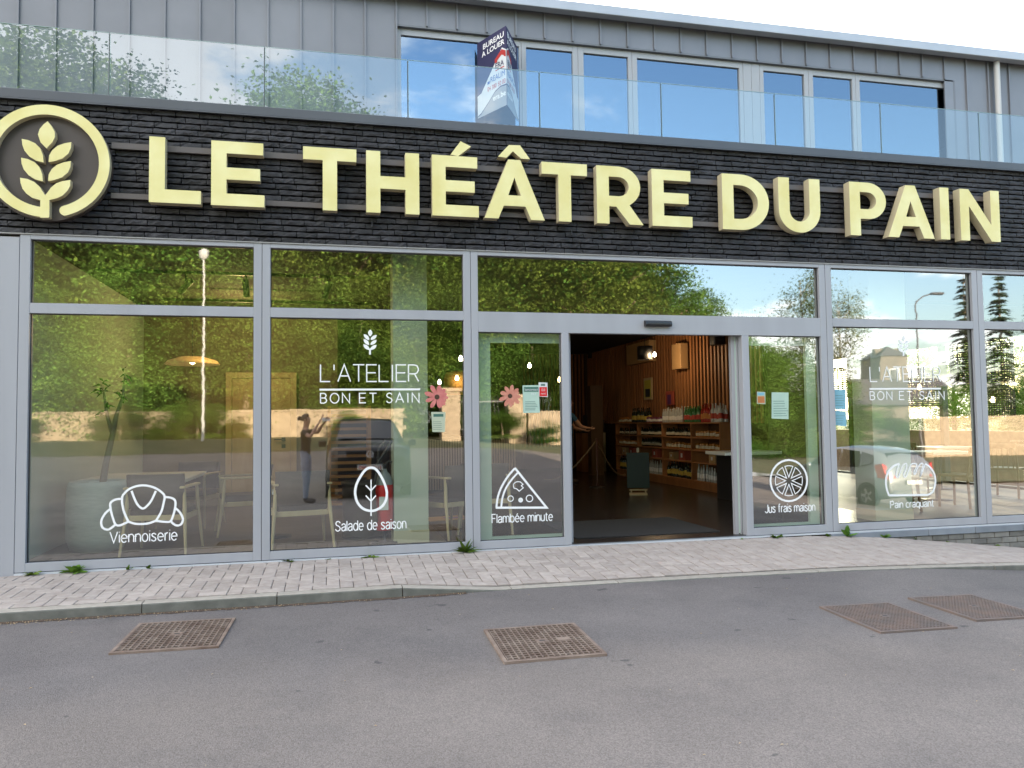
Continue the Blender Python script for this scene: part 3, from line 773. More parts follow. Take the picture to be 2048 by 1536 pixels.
# ---- brick band
BW = MB(); BW.box(XL, XR, 0.05, 0.12, ZB0-0.0, ZC0); BWo = BW.build('brick_wall', MORTAR, B)
m = MB(); m.box(XL, XR, -0.012, 0.05, ZB0-0.006, ZB0+0.004); m.build('lintel_angle', mat('lintel_grey', (0.30, 0.29, 0.28), 0.5), B)
CH = 0.0586; BL = 0.205
bricks = []
nr = int((ZC0-ZB0-0.004)/CH)
for r in range(nr+1):
    x = XL-random.uniform(0, 0.2)
    while x < XR:
        L = BL*random.uniform(0.9, 1.06); bricks.append((x, ZB0+0.005+r*CH, L)); x += L+0.007
def brick_geo(seed):
    rnd = random.Random(seed); m = MB(); nx_ = 5; vs = []
    # a handmade brick: front face with wavering edges and an uneven surface
    top = [1+rnd.uniform(-.10, .02) for _ in range(nx_+1)]; bot = [rnd.uniform(-.02, .10) for _ in range(nx_+1)]
    for i in range(nx_+1):
        x = i/nx_
        vs += [(x, 0.06, bot[i]), (x, rnd.uniform(-.004, .003), bot[i]+.06), (x, rnd.uniform(-.008, .002), 0.5+rnd.uniform(-.1, .1)), (x, rnd.uniform(-.004, .003), top[i]-.06), (x, 0.06, top[i])]
    fs = []
    for i in range(nx_):
        for k in range(4): a = i*5+k; fs.append((a, a+5, a+6, a+1))
    fs += [(0, 1, 2, 3, 4), (nx_*5+4, nx_*5+3, nx_*5+2, nx_*5+1, nx_*5)]
    m.add(vs, fs); return m
BG = [brick_geo(i) for i in range(8)]
BME = []
for g in BG:
    mm = MB(); mm.add([(x*BL, y, z*(CH-0.006)) for x, y, z in g.v], g.f); BME.append(fixn(mm.mesh('brick', BRICKM)))
bricks.sort(key=lambda b: abs(b[0]+0.1)+0.6*abs(b[1]-3.05))
rest = MB(); cnt = 0
for (x, z, L) in bricks:
    k = random.randrange(8); yo = 0.004+random.uniform(-0.0045, 0.0045); z += random.uniform(-0.002, 0.002)
    if cnt < 300 and x > -3.1:
        o = link('brick', BME[k], None, BWo, (x, yo, z)); o.scale = (L/BL, 1, 1); cnt += 1
    elif x < 8.9:
        g = BG[k]; rest.add([(x+a*L, yo+b, z+c*(CH-0.006)) for a, b, c in g.v], g.f)
BRICK2 = mat('slate_brick_far', (0.017, 0.0165, 0.019), 0.62, c2=(0.046, 0.045, 0.051), scale=5, bump=0.004, bscale=40, spec=0.35)
o = rest.build('brick_courses', BRICK2, B); fixn(o.data); tag(o, kind='stuff')
# weep slots
m = MB()
for px, py in ((283, 421), (522, 430), (744, 448), (950, 455), (1143, 465), (1630, 483), (1790, 490)):
    p = at(px, py, 0); m.box(p.x-0.006, p.x+0.006, -0.009, 0.0, p.z-0.028, p.z+0.028)
m.build('weep_slots', ALU_D, B)
# coping
m = MB(); m.box(XL, XR, -0.045, 0.30, ZC0, ZC1, 0.004); m.box(XL, XR, -0.05, -0.03, ZC0-0.012, ZC0+0.0); m.build('coping', COPING, B)

# ---- upper floor
UY = 2.0
m = MB(); m.box(XL, XR, 0.30, UY+0.3, 3.95, 3.99); m.build('terrace_floor', mat('terrace', (0.2, 0.2, 0.19), 0.9), B)
seams = [-3.511+0.3925*i for i in range(36)]
seams = [0.819+0.3925*i for i in range(-17, 28)]
def panel_mesh(h):
    w_ = 0.3925; m = MB()
    m.box(0.004, w_-0.004, 0, 0.02, 0, h); m.box(w_-0.013, w_+0.009, -0.026, 0.0, 0, h)
    return m.mesh('cladding_panel', ZINC)
PA = panel_mesh(6.80-3.99); PB_ = panel_mesh(6.80-6.39)
for x in seams:
    if x > 11.6: continue
    low = x < 0.81 or x > 9.0
    xx = x
    o = link('cladding_panel', PA if low else PB_, None, B, (xx, UY, 3.99 if low else 6.39))
m = MB(); m.box(XL, 0.79, UY+0.021, UY+0.2, 3.99, 6.80); m.box(9.27, XR, UY+0.021, UY+0.2, 3.99, 6.80); m.box(0.79, 9.27, UY+0.021, UY+0.2, 6.392, 6.80)
m.build('upper_wall', MORTAR, B)
ZREV = mat('zinc_reveal', (0.16, 0.165, 0.18), 0.5, 0.2)
m = MB(); m.box(0.819, 9.22, UY+0.0, UY+0.21, 6.368, 6.389); m.box(0.800, 0.8195, UY-0.002, UY+0.21, 3.99, 6.388); m.box(9.2205, 9.25, UY-0.002, UY+0.21, 3.99, 6.388)
m.build('window_reveal', ZREV, B)
# upper windows
UF = mat('upper_frame', (0.34, 0.35, 0.37), 0.45)
WY = UY+0.05
def upper_window(a, b, u0, u1, zt=6.28):
    m = MB(); z0 = 4.02
    fbox(m, u0, a, z0-.03, 6.366, WY, WY+.08); fbox(m, b, u1, z0-.03, 6.366, WY, WY+.08); fbox(m, a, b, zt, 6.366, WY+.001, WY+.08); fbox(m, a, b, z0-.03, z0+0.05, WY+.001, WY+.08)
    o = m.build('upper_window', UF, B)
    pane(o, a, b, z0+0.05, zt, WY+0.03, mt=G_UP); return o
ups = [(0.88, 2.44, 0.821, 2.468), (2.536, 3.184, 2.472, 3.258), (3.34, 3.981, 3.262, 4.036), (4.114, 5.663, 4.040, 5.72), (6.048, 6.701, 5.985, 6.770), (6.848, 7.498, 6.774, 7.555), (7.626, 9.16, 7.559, 9.219)]
for a, b, c, d in ups: upper_window(a, b, c, d)
m = MB(); fbox(m, 5.724, 5.851, 3.99, 6.366, WY-.002, WY+.08); fbox(m, 5.855, 5.981, 3.99, 6.366, WY-.002, WY+.08); m.build('filler_panel', UF, B)
m = MB(); m.box(0.7, 9.4, WY+3.2, WY+3.3, 3.99, 6.72); m.build('upper_back_wall', mat('dim_wall', (0.10, 0.10, 0.11), 0.9), B)
m = MB(); m.box(XL, XR, WY+0.15, 12.9, 6.5, 6.60); m.build('upper_ceiling', CEILM, B)
m = MB(); m.box(XL, XL+0.1, UY+.2, 12.9, 3.26, 6.6); m.box(XR-0.1, XR, UY+.2, 12.9, 3.26, 6.6); m.box(XL, XR, 12.8, 12.9, 3.26, 6.6); m.build('upper_side_wall', ZINC, B)
# eaves
m = MB(); m.box(XL, XR, 1.80, 1.93, 6.712, 6.838, 0.006); m.build('gutter', GUTTER, B)
m = MB(); m.box(XL, XR, 1.84, UY+0.1, 6.745, 6.79); m.build('soffit', mat('soffit_grey', (0.15, 0.155, 0.17), 0.6), B)
m = MB(); m.add([(XL, 1.87, 6.815), (XR, 1.87, 6.815), (XR, 12.9, 7.1), (XL, 12.9, 7.1), (XL, 1.87, 6.795), (XR, 1.87, 6.795), (XR, 12.9, 6.61), (XL, 12.9, 6.61)], [(0, 1, 2, 3), (7, 6, 5, 4), (0, 4, 5, 1), (2, 6, 7, 3), (0, 3, 7, 4), (1, 5, 6, 2)])
m.build('roof', ZINC, B)
m = MB(); m.box(8.08, XR, 1.95, 2.1, 6.80, 6.905); m.build('roof_edge_trim', GUTTER, B)
p0, p1 = at(1992, 130, 1.93), at(2003, 310, 1.93)
m = MB(); m.tube([(p0.x+.01, 1.93, 6.75), (p0.x+.01, 1.93, 3.99)], 0.042, 12); m.build('downpipe', mat('pipe_grey', (0.48, 0.47, 0.46), 0.5), B)

# ---- glass balustrade
BA = empty('glass_balustrade', (0, 0, ZC1), 0, 'frameless clear glass balustrade along the terrace edge above the brick band', 'balustrade')
bj = [-6.24, -4.84, -3.44, -2.035, -0.635, 0.768, 2.164, 3.556, 4.953, 6.352, 7.745, 9.14, 10.5, 11.7]
for a, b in zip(bj, bj[1:]):
    m = MB(); z0, z1 = ZC1-0.0-ZC1+0.001, 5.012-ZC1
    m.quad((a+0.006, 0.06, z0), (b-0.006, 0.06, z0), (b-0.006, 0.06, z1), (a+0.006, 0.06, z1))
    o = m.build('glass_panel', G_BAL, BA)
    m = MB(); m.box(a+0.006, b-0.006, 0.058, 0.072, z1, z1+0.0035); m.box(a+0.0055, a+0.0085, 0.061, 0.072, z0, z1)
    m.build('polished_edge', GLEDGE, o)
JDK = mat('glass_joint', (0.06, 0.075, 0.08), 0.3)
for x in bj[1:-1]: MB().box(x-0.005, x+0.005, 0.0625, 0.071, 0.0, 5.005-ZC1).build('panel_joint', JDK, BA)
m = MB(); m.box(XL, XR, 0.045, 0.085, -0.02, 0.0012); m.build('clamp_rail', COPING, BA)
# ================================================================== SIGN LETTERS
LY0, LY1 = -0.145, -0.045
H0, H1 = 3.357, 3.972
HH = H1-H0
def arc(cx, cz, rx, rz, a0, a1, n=16): return [(cx+rx*math.cos(R_(a0+(a1-a0)*i/n)), cz+rz*math.sin(R_(a0+(a1-a0)*i/n))) for i in range(n+1)]
st = 0.136   # stem
hb = 0.115   # bar height
def G(ch, x0, x1):
    z0, z1 = H0, H1; zm = (z0+z1)/2; w_ = x1-x0
    if ch == 'L': return [[(x0, z0), (x1, z0), (x1, z0+hb+.01), (x0+st, z0+hb+.01), (x0+st, z1), (x0, z1)]]
    if ch == 'I': return [[(x0, z0), (x1, z0), (x1, z1), (x0, z1)]]
    if ch == 'E':
        xm = x1-0.04
        return [[(x0, z0), (x1, z0), (x1, z0+hb), (x0+st, z0+hb), (x0+st, zm-hb*.5), (xm, zm-hb*.5), (xm, zm+hb*.5), (x0+st, zm+hb*.5), (x0+st, z1-hb), (x1-.012, z1-hb), (x1-.012, z1), (x0, z1)]]
    if ch == 'T':
        c = (x0+x1)/2; return [[(c-st/2, z0), (c+st/2, z0), (c+st/2, z1-hb-.01), (x1, z1-hb-.01), (x1, z1), (x0, z1), (x0, z1-hb-.01), (c-st/2, z1-hb-.01)]]
    if ch == 'H':
        return [[(x0, z0), (x0+st, z0), (x0+st, zm-.065), (x1-st, zm-.065), (x1-st, z0), (x1, z0), (x1, z1), (x1-st, z1), (x1-st, zm+.06), (x0+st, zm+.06), (x0+st, z1), (x0, z1)]]
    if ch == 'A':
        c = (x0+x1)/2; ap = 0.064; sl = (w_/2-ap)/HH; fx = 0.145
        def xl(z): return x0+(z-z0)*sl
        za, zb = z0+0.135, z0+0.245
        zt = z1-0.185
        return [[(x0, z0), (x0+fx, z0), (xl(za)+fx+.002, za), (x1-(za-z0)*sl-fx-.002, za), (x1-fx, z0), (x1, z0), (c+ap, z1), (c-ap, z1)],
                [(xl(zb)+fx+.004, zb), (x1-(zb-z0)*sl-fx-.004, zb), (c, zt)]]
    if ch == 'N':
        s_ = 0.125; return [[(x0, z0), (x0+s_, z0), (x0+s_, z1-0.20), (x1-s_*1.0, z0), (x1, z0), (x1, z1), (x1-s_, z1), (x1-s_, z0+0.20), (x0+s_*1.0, z1), (x0, z1)]]
    if ch == 'U':
        s_ = 0.135; r = w_/2; c = x0+r; ro = 0.25; zc = z0+ro
        return [[(x0, z1)]+[(a, b) for a, b in arc(c, zc, r, ro, 180, 360, 24)]+[(x1, z1), (x1-s_, z1)]+arc(c, zc, r-s_, ro-.125, 360, 180, 20)+[(x0+s_, z1)]]
    if ch == 'D':
        r = HH/2; rx = 0.34; c = x1-rx
        return [[(x0, z0), (c, z0)]+arc(c, zm, rx, r, -90, 90, 24)+[(c, z1), (x0, z1)],
                [(x0+st, z0+hb+.005), (x0+st, z1-hb-.005)]+arc(c-.02, zm, rx-.135+.02, r-hb-.005, 90, -90, 20)]
    if ch in 'PR':
        zb = z0+0.195 if ch == 'P' else z0+0.185
        rz = (z1-zb)/2; zc = (z1+zb)/2; xr = x1 if ch == 'P' else x1-0.03; rx = 0.235; c = xr-rx
        bowl = arc(c, zc, rx, rz, -90, 90, 18); inner = arc(c-.01, zc, rx-.12, rz-.112, 90, -90, 14)
        hole = [(x0+st, zc-rz+.112), (x0+st, zc+rz-.112)]+inner
        if ch == 'P': return [[(x0, z0), (x0+st, z0), (x0+st, zb)]+bowl+[(x0, z1)], hole]
        lx = xr-0.155
        return [[(x0, z0), (x0+st, z0), (x0+st, zb), (x0+0.215, zb), (x1-0.155, z0), (x1, z0), (lx+.03, zb+0.022)]+[p for p in bowl if p[0] > lx+.04 or p[1] > zc]+[(x0, z1)], hole]
S = empty('shop_sign', (0, 0, 0), 0, 'raised pale yellow letters reading LE THÉÂTRE DU PAIN across the black brick band', 'shop sign')
LX = [('L', -1.635, -1.185), ('E', -1.095, -0.617), ('T', -0.262, 0.242), ('H', 0.337, 0.855), ('E', 0.984, 1.455), ('A', 1.513, 2.145), ('T', 2.119, 2.610),
      ('R', 2.714, 3.232), ('E', 3.334, 3.796), ('D', 4.155, 4.720), ('U', 4.84, 5.360), ('P', 5.741, 6.218), ('A', 6.235, 6.861), ('I', 6.948, 7.073), ('N', 7.227, 7.784)]
def letter(name, cont):
    me = curve_mesh(name, cont, LY0, LY1, [LETTER, LETSIDE], 0.0)
    for p in me.polygons:
        p.material_index = 0 if p.normal.y < -0.5 else 1
    ys_ = [me.vertices[v_].co.y for p in me.polygons for v_ in p.vertices]
    return link(name, me, None, S)
for ch, a, b in LX: letter('letter', G(ch, a, b))
P_ = lambda l: [(lambda q: (q.x, q.z))(at(x, y, LY0)) for x, y in l]
letter('accent', [P_([(901, 309), (916, 312.5), (942, 293), (921, 282.5)])])
letter('accent', [P_([(996, 313), (1013, 315.5), (1026, 302.5), (1042, 317), (1060, 318.5), (1040, 290.5), (1017.5, 290)])])
for za, zb in ((3.872, 3.928), (3.405, 3.455)):
    m = MB(); m.box(-1.98, 7.82, -0.044, -0.012, za, zb); m.build('rail', RAIL, S)

# ------------------------------------------------------------------ round wheat-ear emblem
EM = empty('emblem_sign', (0, 0, 0), 0, 'round brown sign with yellow ring and wheat ear left of the letters', 'shop sign')
def cp(l):   # points of a 5.119x enlargement of the corner at photo (0, 180)
    return [(x/5.119, 180+y/5.119) for x, y in l]
leaves = [
  [(487, 320), (530, 372), (560, 425), (562, 480), (535, 535), (475, 597), (415, 535), (388, 455), (405, 400), (445, 352)],
  [(222, 500), (290, 513), (360, 545), (410, 595), (440, 670), (445, 742), (370, 722), (300, 680), (250, 620), (228, 560)],
  [(730, 533), (660, 545), (590, 570), (535, 615), (503, 670), (497, 737), (560, 727), (640, 700), (700, 650), (725, 595)]]
leaves += [[(x-7, y+193) for x, y in leaves[1]], [(x-5, y+194) for x, y in leaves[2]]]
foot = [(205, 898), (280, 910), (350, 940), (405, 990), (440, 1045), (460, 1078), (485, 1050), (520, 1000), (575, 955), (640, 932), (720, 920), (718, 980), (690, 1030), (640, 1080), (580, 1108), (505, 1126), (505, 1295), (495, 1307), (410, 1307), (412, 1126), (330, 1103), (270, 1060), (230, 1010), (210, 950)]
def sm(pts, n=3):
    return [(q.x, q.y) for q in smooth_pts([Vector(p) for p in pts], True, n)]
def emb(name, pts2, dy=0.0):
    me = curve_mesh(name, pts2, LY0+dy, -0.075, [LETTER, LETSIDE], 0.0)
    for p in me.polygons: p.material_index = 0 if p.normal.y < -0.5 else 1
    return link(name, me, None, EM)
for l in leaves: emb('wheat_leaf', [P_(cp(l))])
emb('wheat_stem', [P_(cp(foot))])
EC = (-2.482, 3.6875); RO, RI = 0.514, 0.424
def ang_of(px, py): q = at(px, py, LY0); return math.degrees(math.atan2(q.z-EC[1], q.x-EC[0]))
a0 = ang_of(*cp([(665, 1240)])[0]); a1 = ang_of(*cp([(412, 1262)])[0])+360
cap = [(EC[0]+0.469*math.cos(R_(a0))+0.045*math.cos(R_(a0+180+180-180*i/8+0)), EC[1]+0.469*math.sin(R_(a0))+0.045*math.sin(R_(a0+180+180-180*i/8))) for i in range(1, 8)]
ring = arc(EC[0], EC[1], RO, RO, a0, a1, 72)+arc(EC[0], EC[1], RI, RI, a1, a0, 72)
rm = (RO+RI)/2
cap = [(EC[0]+rm*math.cos(R_(a0))+0.045*math.cos(R_(a0+180-180*i/8-0)), EC[1]+rm*math.sin(R_(a0))+0.045*math.sin(R_(a0+180-180*i/8))) for i in range(1, 8)]
cap = [(EC[0]+rm*math.cos(R_(a0))+0.045*math.cos(R_(a0+180+180*i/8)), EC[1]+rm*math.sin(R_(a0))+0.045*math.sin(R_(a0+180+180*i/8))) for i in range(1, 8)]
emb('ring', [ring+cap], 0.002)
m = MB(); m.lathe([(0.001, -0.074), (0.528, -0.074), (0.528, -0.02), (0.001, -0.02)], (EC[0]-0.012, 0, EC[1]), 64, False, 'y', False)
fixn(m.build('disc', BROWN, EM).data)

# ================================================================== VINYL ON THE PANES
DY = GY-0.0035
def dq(l, y=DY): return [(lambda q: (q.x, q.z))(at(a, b, y)) for a, b in l]
def crop(l, x0, y0, s): return [(x0+x/s, y0+y/s) for x, y in l]
def strokes(parent, name, lst, wd, y=DY):
    m = MB()
    for k, (pts, closed) in enumerate(lst): ribbon(m, dq(pts), wd if not isinstance(wd, list) else wd[k], y-0.00025*k, closed)
    o = m.build(name, WHITE, parent); return o
def lettering(parent, txt, x0, x1, ytop, ybot, thin=0.004, y=DY):
    a = at(x0, (ytop+ybot)/2, y); b = at(x1, (ytop+ybot)/2, y); zt = at((x0+x1)/2, ytop, y).z; zb = at((x0+x1)/2, ybot, y).z
    return link('lettering', text_mesh('lettering', txt, (a.x, b.x, zb, zt), y, WHITE, thin), None, parent)
def stroke_text(parent, txt, x0, x1, ytop, ybot, wd=0.0098, y=DY):
    """thin rounded sans lettering drawn as strokes; cap height between ytop and ybot"""
    A_ = lambda cx, cz, rx, rz, a0, a1, n=9: [(cx+rx*math.cos(R_(a0+(a1-a0)*i/n)), cz+rz*math.sin(R_(a0+(a1-a0)*i/n))) for i in range(n+1)]
    X = .73; o = A_(.27, X/2, .27, X/2, 0, 360, 16)[:-1]
    F = {'V': (.72, [[(0, 1), (.36, 0), (.72, 1)]]),
     'S': (.62, [[(.60, .80), (.52, .93), (.33, 1.0), (.13, .94), (.04, .77), (.12, .61), (.33, .53), (.52, .43), (.61, .26), (.52, .08), (.31, 0), (.1, .06), (.0, .21)]]),
     'F': (.52, [[(0, 0), (0, 1), (.52, 1)], [(0, .52), (.46, .52)]]),
     'J': (.46, [[(.46, 1), (.46, .24)]+A_(.23, .23, .23, .23, 0, -170, 8)]),
     'P': (.58, [[(0, 0), (0, 1), (.32, 1)]+A_(.32, .74, .26, .26, 90, -90, 8)+[(0, .48)]]),
     'a': (.5, [[(.03, .56), (.1, .68), (.25, X), (.42, .68), (.48, .54), (.48, 0)], [(.48, .42), (.22, .39), (.05, .31), (.0, .19), (.06, .06), (.2, 0), (.36, .05), (.48, .2)]]),
     'b': (.54, [[(0, 1), (0, 0)], o]), 'd': (.54, [[(.54, 1), (.54, 0)], o]), 'q': (.54, [[(.54, X), (.54, -.27)], o]),
     'c': (.48, [A_(.27, X/2, .27, X/2, 50, 310, 14)]),
     'e': (.54, [[(.0, .38), (.54, .38)]+A_(.27, X/2, .27, X/2, 3, 318, 16)[0:]]),
     'f': (.34, [[(.34, .98), (.25, 1.0), (.16, .96), (.12, .84), (.12, 0)], [(0, X), (.32, X)]]),
     'i': (.02, [[(.01, 0), (.01, X)], [(.01, .93), (.01, 1.0)]]), 'l': (.02, [[(.01, 0), (.01, 1.0)]]),
     'm': (.86, [[(0, 0), (0, X)], [(0, .5)]+A_(.215, .5, .215, .23, 180, 0, 8)+[(.43, 0)], [(.43, .5)]+A_(.645, .5, .215, .23, 180, 0, 8)+[(.86, 0)]]),
     'n': (.48, [[(0, 0), (0, X)], [(0, .48)]+A_(.24, .48, .24, .25, 180, 0, 8)+[(.48, 0)]]),
     'o': (.54, [o]),
     'r': (.27, [[(0, 0), (0, X)], [(0, .45), (.06, .62), (.15, .71), (.27, .73)]]),
     's': (.44, [[(.42, .58), (.36, .68), (.22, X), (.08, .68), (.03, .57), (.09, .46), (.22, .39), (.37, .31), (.43, .19), (.36, .05), (.21, 0), (.07, .05), (.0, .15)]]),
     't': (.3, [[(.12, .94), (.12, .16), (.16, .04), (.25, 0), (.31, .01)], [(0, X), (.3, X)]]),
     'u': (.48, [[(0, X), (0, .25)]+A_(.24, .25, .24, .25, 180, 360, 8)+[(.48, X)], [(.48, X), (.48, 0)]]), ' ': (.22, [])}
    F['\u00e9'] = (F['e'][0], F['e'][1]+[[(.2, .84), (.36, 1.0)]])
    gap = .17; tot = sum(F[c][0] for c in txt)+gap*(len(txt)-1)
    a = at(x0, (ytop+ybot)/2, y); b = at(x1, (ytop+ybot)/2, y); zt = at((x0+x1)/2, ytop, y).z; zb = at((x0+x1)/2, ybot, y).z
    sx = (b.x-a.x)/tot; x = a.x; m = MB(); k = 0
    for c in txt:
        w_, L = F[c]
        for l in L:
            cl_ = l is o
            ribbon(m, [(x+u*sx, zb+v_*(zt-zb)) for u, v_ in l], wd, y-0.0002*(k % 7), cl_); k += 1
        x += (w_+gap)*sx
    return m.build('lettering', WHITE, parent)
SP = lambda pts, closed=False: [(q.x, q.y) for q in smooth_pts([Vector(p) for p in pts], closed, 5)]
c1 = lambda l: crop(l, 0, 830, 3.657)
croissant = [
  (c1(SP([(895, 590), (940, 545), (1000, 520), (1060, 515), (1120, 528), (1170, 555), (1203, 592), (1195, 650), (1178, 710), (1140, 775)])), False),
  (c1(SP([(895, 590), (893, 640), (908, 710), (938, 778)])), False),
  (c1(SP([(962, 555), (985, 615), (1010, 660), (1045, 684), (1080, 660), (1110, 620), (1140, 555)])), False),
  (c1(SP([(938, 780), (990, 795), (1045, 797), (1095, 790), (1140, 775), (1190, 780), (1245, 778), (1268, 730), (1282, 670), (1280, 625), (1250, 605), (1207, 600)])), False),
  (c1(SP([(885, 613), (840, 620), (808, 645), (810, 690), (825, 750), (845, 800), (880, 806), (938, 780)])), False),
  (c1(SP([(805, 688), (770, 720), (742, 770), (748, 820), (785, 838), (815, 825), (845, 800)])), False),
  (c1(SP([(1285, 682), (1318, 715), (1338, 760), (1325, 798), (1295, 808), (1268, 795), (1248, 775)])), False)]
strokes(W1, 'croissant_drawing', croissant, 0.0195)
stroke_text(W1, 'Viennoiserie', 220, 354, 1061.5, 1083)
def wheat(parent, cx, cyt, sc, name='wheat_logo'):
    m = MB()
    for l in leaves+[foot]:
        pts = [(cx+(x-470)*sc, cyt+(y-320)*sc*1.0) for x, y in l]
        if l is foot: pts = [(cx+(x-465)*sc if y < 1110 else cx+(-38 if x < 460 else 38)*sc, cyt+(y-320)*sc) for x, y in l]
        q = dq(pts); m.poly(q[::-1], DY)
    return m.build(name, WHITE, parent)
wheat(W2, 740, 659, 0.0508)
def latelier(parent, x0, x1, zt, zb, xl0, xl1, ly, lt, bx0, bx1, bt, bb):
    # thin capitals drawn as strokes
    def glyphs(txt, X0, X1, T_, B_, gap, wmap):
        tot = sum(wmap[c] for c in txt)+gap*(len(txt)-1); s_ = (X1-X0)/tot; x = X0; o = []
        for c in txt:
            w_ = wmap[c]*s_
            X = lambda u: x+u*w_
            Z = lambda v: B_+(T_-B_)*v
            g = {'L': [[(0, 1), (0, 0), (1, 0)]], "'": [[(.5, 1), (.5, .68)]], 'A': [[(0, 0), (.5, 1), (1, 0)], [(.2, .33), (.8, .33)]], 'T': [[(0, 1), (1, 1)], [(.5, 1), (.5, 0)]],
                 'E': [[(1, 1), (0, 1), (0, 0), (1, 0)], [(0, .52), (.9, .52)]], 'I': [[(.5, 1), (.5, 0)]], 'R': [[(0, 0), (0, 1), (.6, 1), (.85, .94), (.97, .8), (.97, .66), (.85, .52), (.6, .46), (0, .46)], [(.6, .46), (1, 0)]],
                 'B': [[(0, 0), (0, 1), (.55, 1), (.8, .94), (.9, .78), (.8, .6), (.55, .53), (0, .53)], [(.55, .53), (.85, .46), (1, .27), (.85, .07), (.55, 0), (0, 0)]],
                 'O': [[(.5+.5*math.cos(k*math.pi/10), .5+.51*math.sin(k*math.pi/10)) for k in range(20)]], 'N': [[(0, 0), (0, 1), (1, 0), (1, 1)]],
                 'S': [[(.95, .82), (.8, .96), (.5, 1.01), (.2, .95), (.06, .76), (.2, .59), (.5, .51), (.82, .42), (.96, .24), (.8, .05), (.5, -.01), (.2, .04), (.03, .2)]], ' ': []}[c]
            for l in g: o.append(([(X(u), Z(v_)) for u, v_ in l], c == 'O'))
            x += w_+gap*s_
        return o
    wm = {'L': .62, "'": .18, 'A': .82, 'T': .74, 'E': .66, 'I': .2, 'R': .68, 'B': .62, 'O': .88, 'N': .72, 'S': .62, ' ': .3}
    yl = lambda px, t: t
    m = MB(); k = 0
    za = at((x0+x1)/2, zt, DY).z; zb_ = at((x0+x1)/2, zb, DY).z
    for pts, cl_ in glyphs("L'ATELIER", at(x0, zt, DY).x, at(x1, zt, DY).x, za, zb_, .16, wm):
        ribbon(m, pts, 0.0118, DY-0.0003*k, cl_); k = (k+1) % 6
    zc_ = at((x0+x1)/2, bt, DY).z; zd = at((x0+x1)/2, bb, DY).z
    for pts, cl_ in glyphs("BON ET SAIN", at(bx0, bt, DY).x, at(bx1, bt, DY).x, zc_, zd, .36, wm):
        ribbon(m, pts, 0.0108, DY-0.0003*k, cl_); k = (k+1) % 6
    z = at((xl0+xl1)/2, ly, DY).z
    ribbon(m, [(at(xl0, ly, DY).x, z), (at(xl1, ly, DY).x, z)], lt, DY)
    m.build('lettering', WHITE, parent)
latelier(W2, 641, 837, 729.5, 763, 639, 840, 779, 0.019, 641, 838, 786.5, 805.5)
c2 = lambda l: crop(l, 520, 770, 4.389)
eg = SP([(972, 725), (1020, 742), (1070, 815), (1105, 900), (1113, 975), (1085, 1050), (1030, 1092), (972, 1105), (905, 1085), (855, 1030), (835, 950), (848, 870), (890, 790), (930, 742)], True)
strokes(W2, 'egg_salad_drawing', [(c2(eg), True), (c2([(975, 830), (975, 1150)]), False), (c2([(928, 880), (974, 928), (1018, 880)]), False), (c2([(928, 970), (974, 1020), (1018, 970)]), False)], [0.024, 0.013, 0.013, 0.013])
stroke_text(W2, 'Salade de saison', 671, 812, 1040, 1059.5)
c3 = lambda l: crop(l, 940, 780, 3.657)
arcp = SP([(328, 572), (275, 635), (230, 710), (203, 785), (193, 860)])
arc2 = SP([(352, 602), (305, 655), (262, 720), (237, 790), (228, 860)])
mush = SP([(322, 718), (318, 690), (340, 672), (368, 672)])+[(388, 690), (375, 700), (390, 715), (360, 740), (340, 722)]
circ = lambda x, y, r: [(x+r*math.cos(k*math.pi/9), y+r*math.sin(k*math.pi/9)) for k in range(18)]
strokes(W3, 'pizza_drawing', [(c3(arcp), False), (c3(arc2), False), (c3([(328, 570), (560, 860), (188, 861)]), False), (c3(mush), True), (c3(circ(297, 794, 20)), True), (c3(circ(435, 793, 24)), True), (c3(circ(370, 805, 8)), True)], [.021, .019, .022, .009, .009, .010, .026])
stroke_text(W3, 'Flamb\u00e9e minute', 984, 1105, 1026.5, 1043.5)
c5 = lambda l: crop(l, 1480, 800, 3.6056)
ell = lambda cx, cy, a, b, t0, t1, n: [(cx+a*math.cos(R_(t0+(t1-t0)*k/n)), cy+b*math.sin(R_(t0+(t1-t0)*k/n))) for k in range(n+1)]
wed = []
for k in range(8):
    t = -90+k*45+22.5-22.5
    w0, w1 = t-17, t+17
    o_ = ell(352, 582, 98, 108, w0, w1, 5); c_ = ell(352, 582, 24, 26, t, t, 1)[0]
    wed.append((c5([c_]+o_), True))
strokes(W3, 'orange_slice_drawing', [(c5(ell(352, 581, 132, 148, 0, 348.75, 31)), True)]+wed, [0.022]+[0.010]*8)
stroke_text(W3, 'Jus frais maison', 1530.5, 1630, 1007.5, 1023.5, .011)
loaf = SP([(1075, 690), (1058, 640), (1052, 580), (1068, 520), (1110, 475), (1150, 460)])
loaf2 = SP([(1335, 460), (1375, 490), (1403, 540), (1408, 600), (1390, 660), (1355, 684)])
zig = SP([(1150, 460), (1135, 500), (1125, 545), (1140, 558), (1155, 520), (1175, 470), (1200, 458), (1200, 490), (1180, 540), (1195, 555), (1212, 515), (1232, 468), (1255, 458), (1275, 470), (1255, 520), (1262, 535), (1280, 490), (1300, 460), (1320, 462), (1310, 505), (1300, 550), (1325, 490), (1335, 460)])
strokes(W5, 'bread_drawing', [(c5(loaf), False), (c5(zig), False), (c5(loaf2), False), (c5([(1075, 688), (1355, 684)]), False)], [0.024, 0.015, 0.024, 0.024])
stroke_text(W5, 'Pain craquant', 1781, 1867, 1001, 1014.5, .011)
wheat(W5, 1807, 672, 0.0405)
latelier(W5, 1739.5, 1880, 734, 763, 1739, 1882, 777.5, 0.019, 1740, 1888, 783, 799)

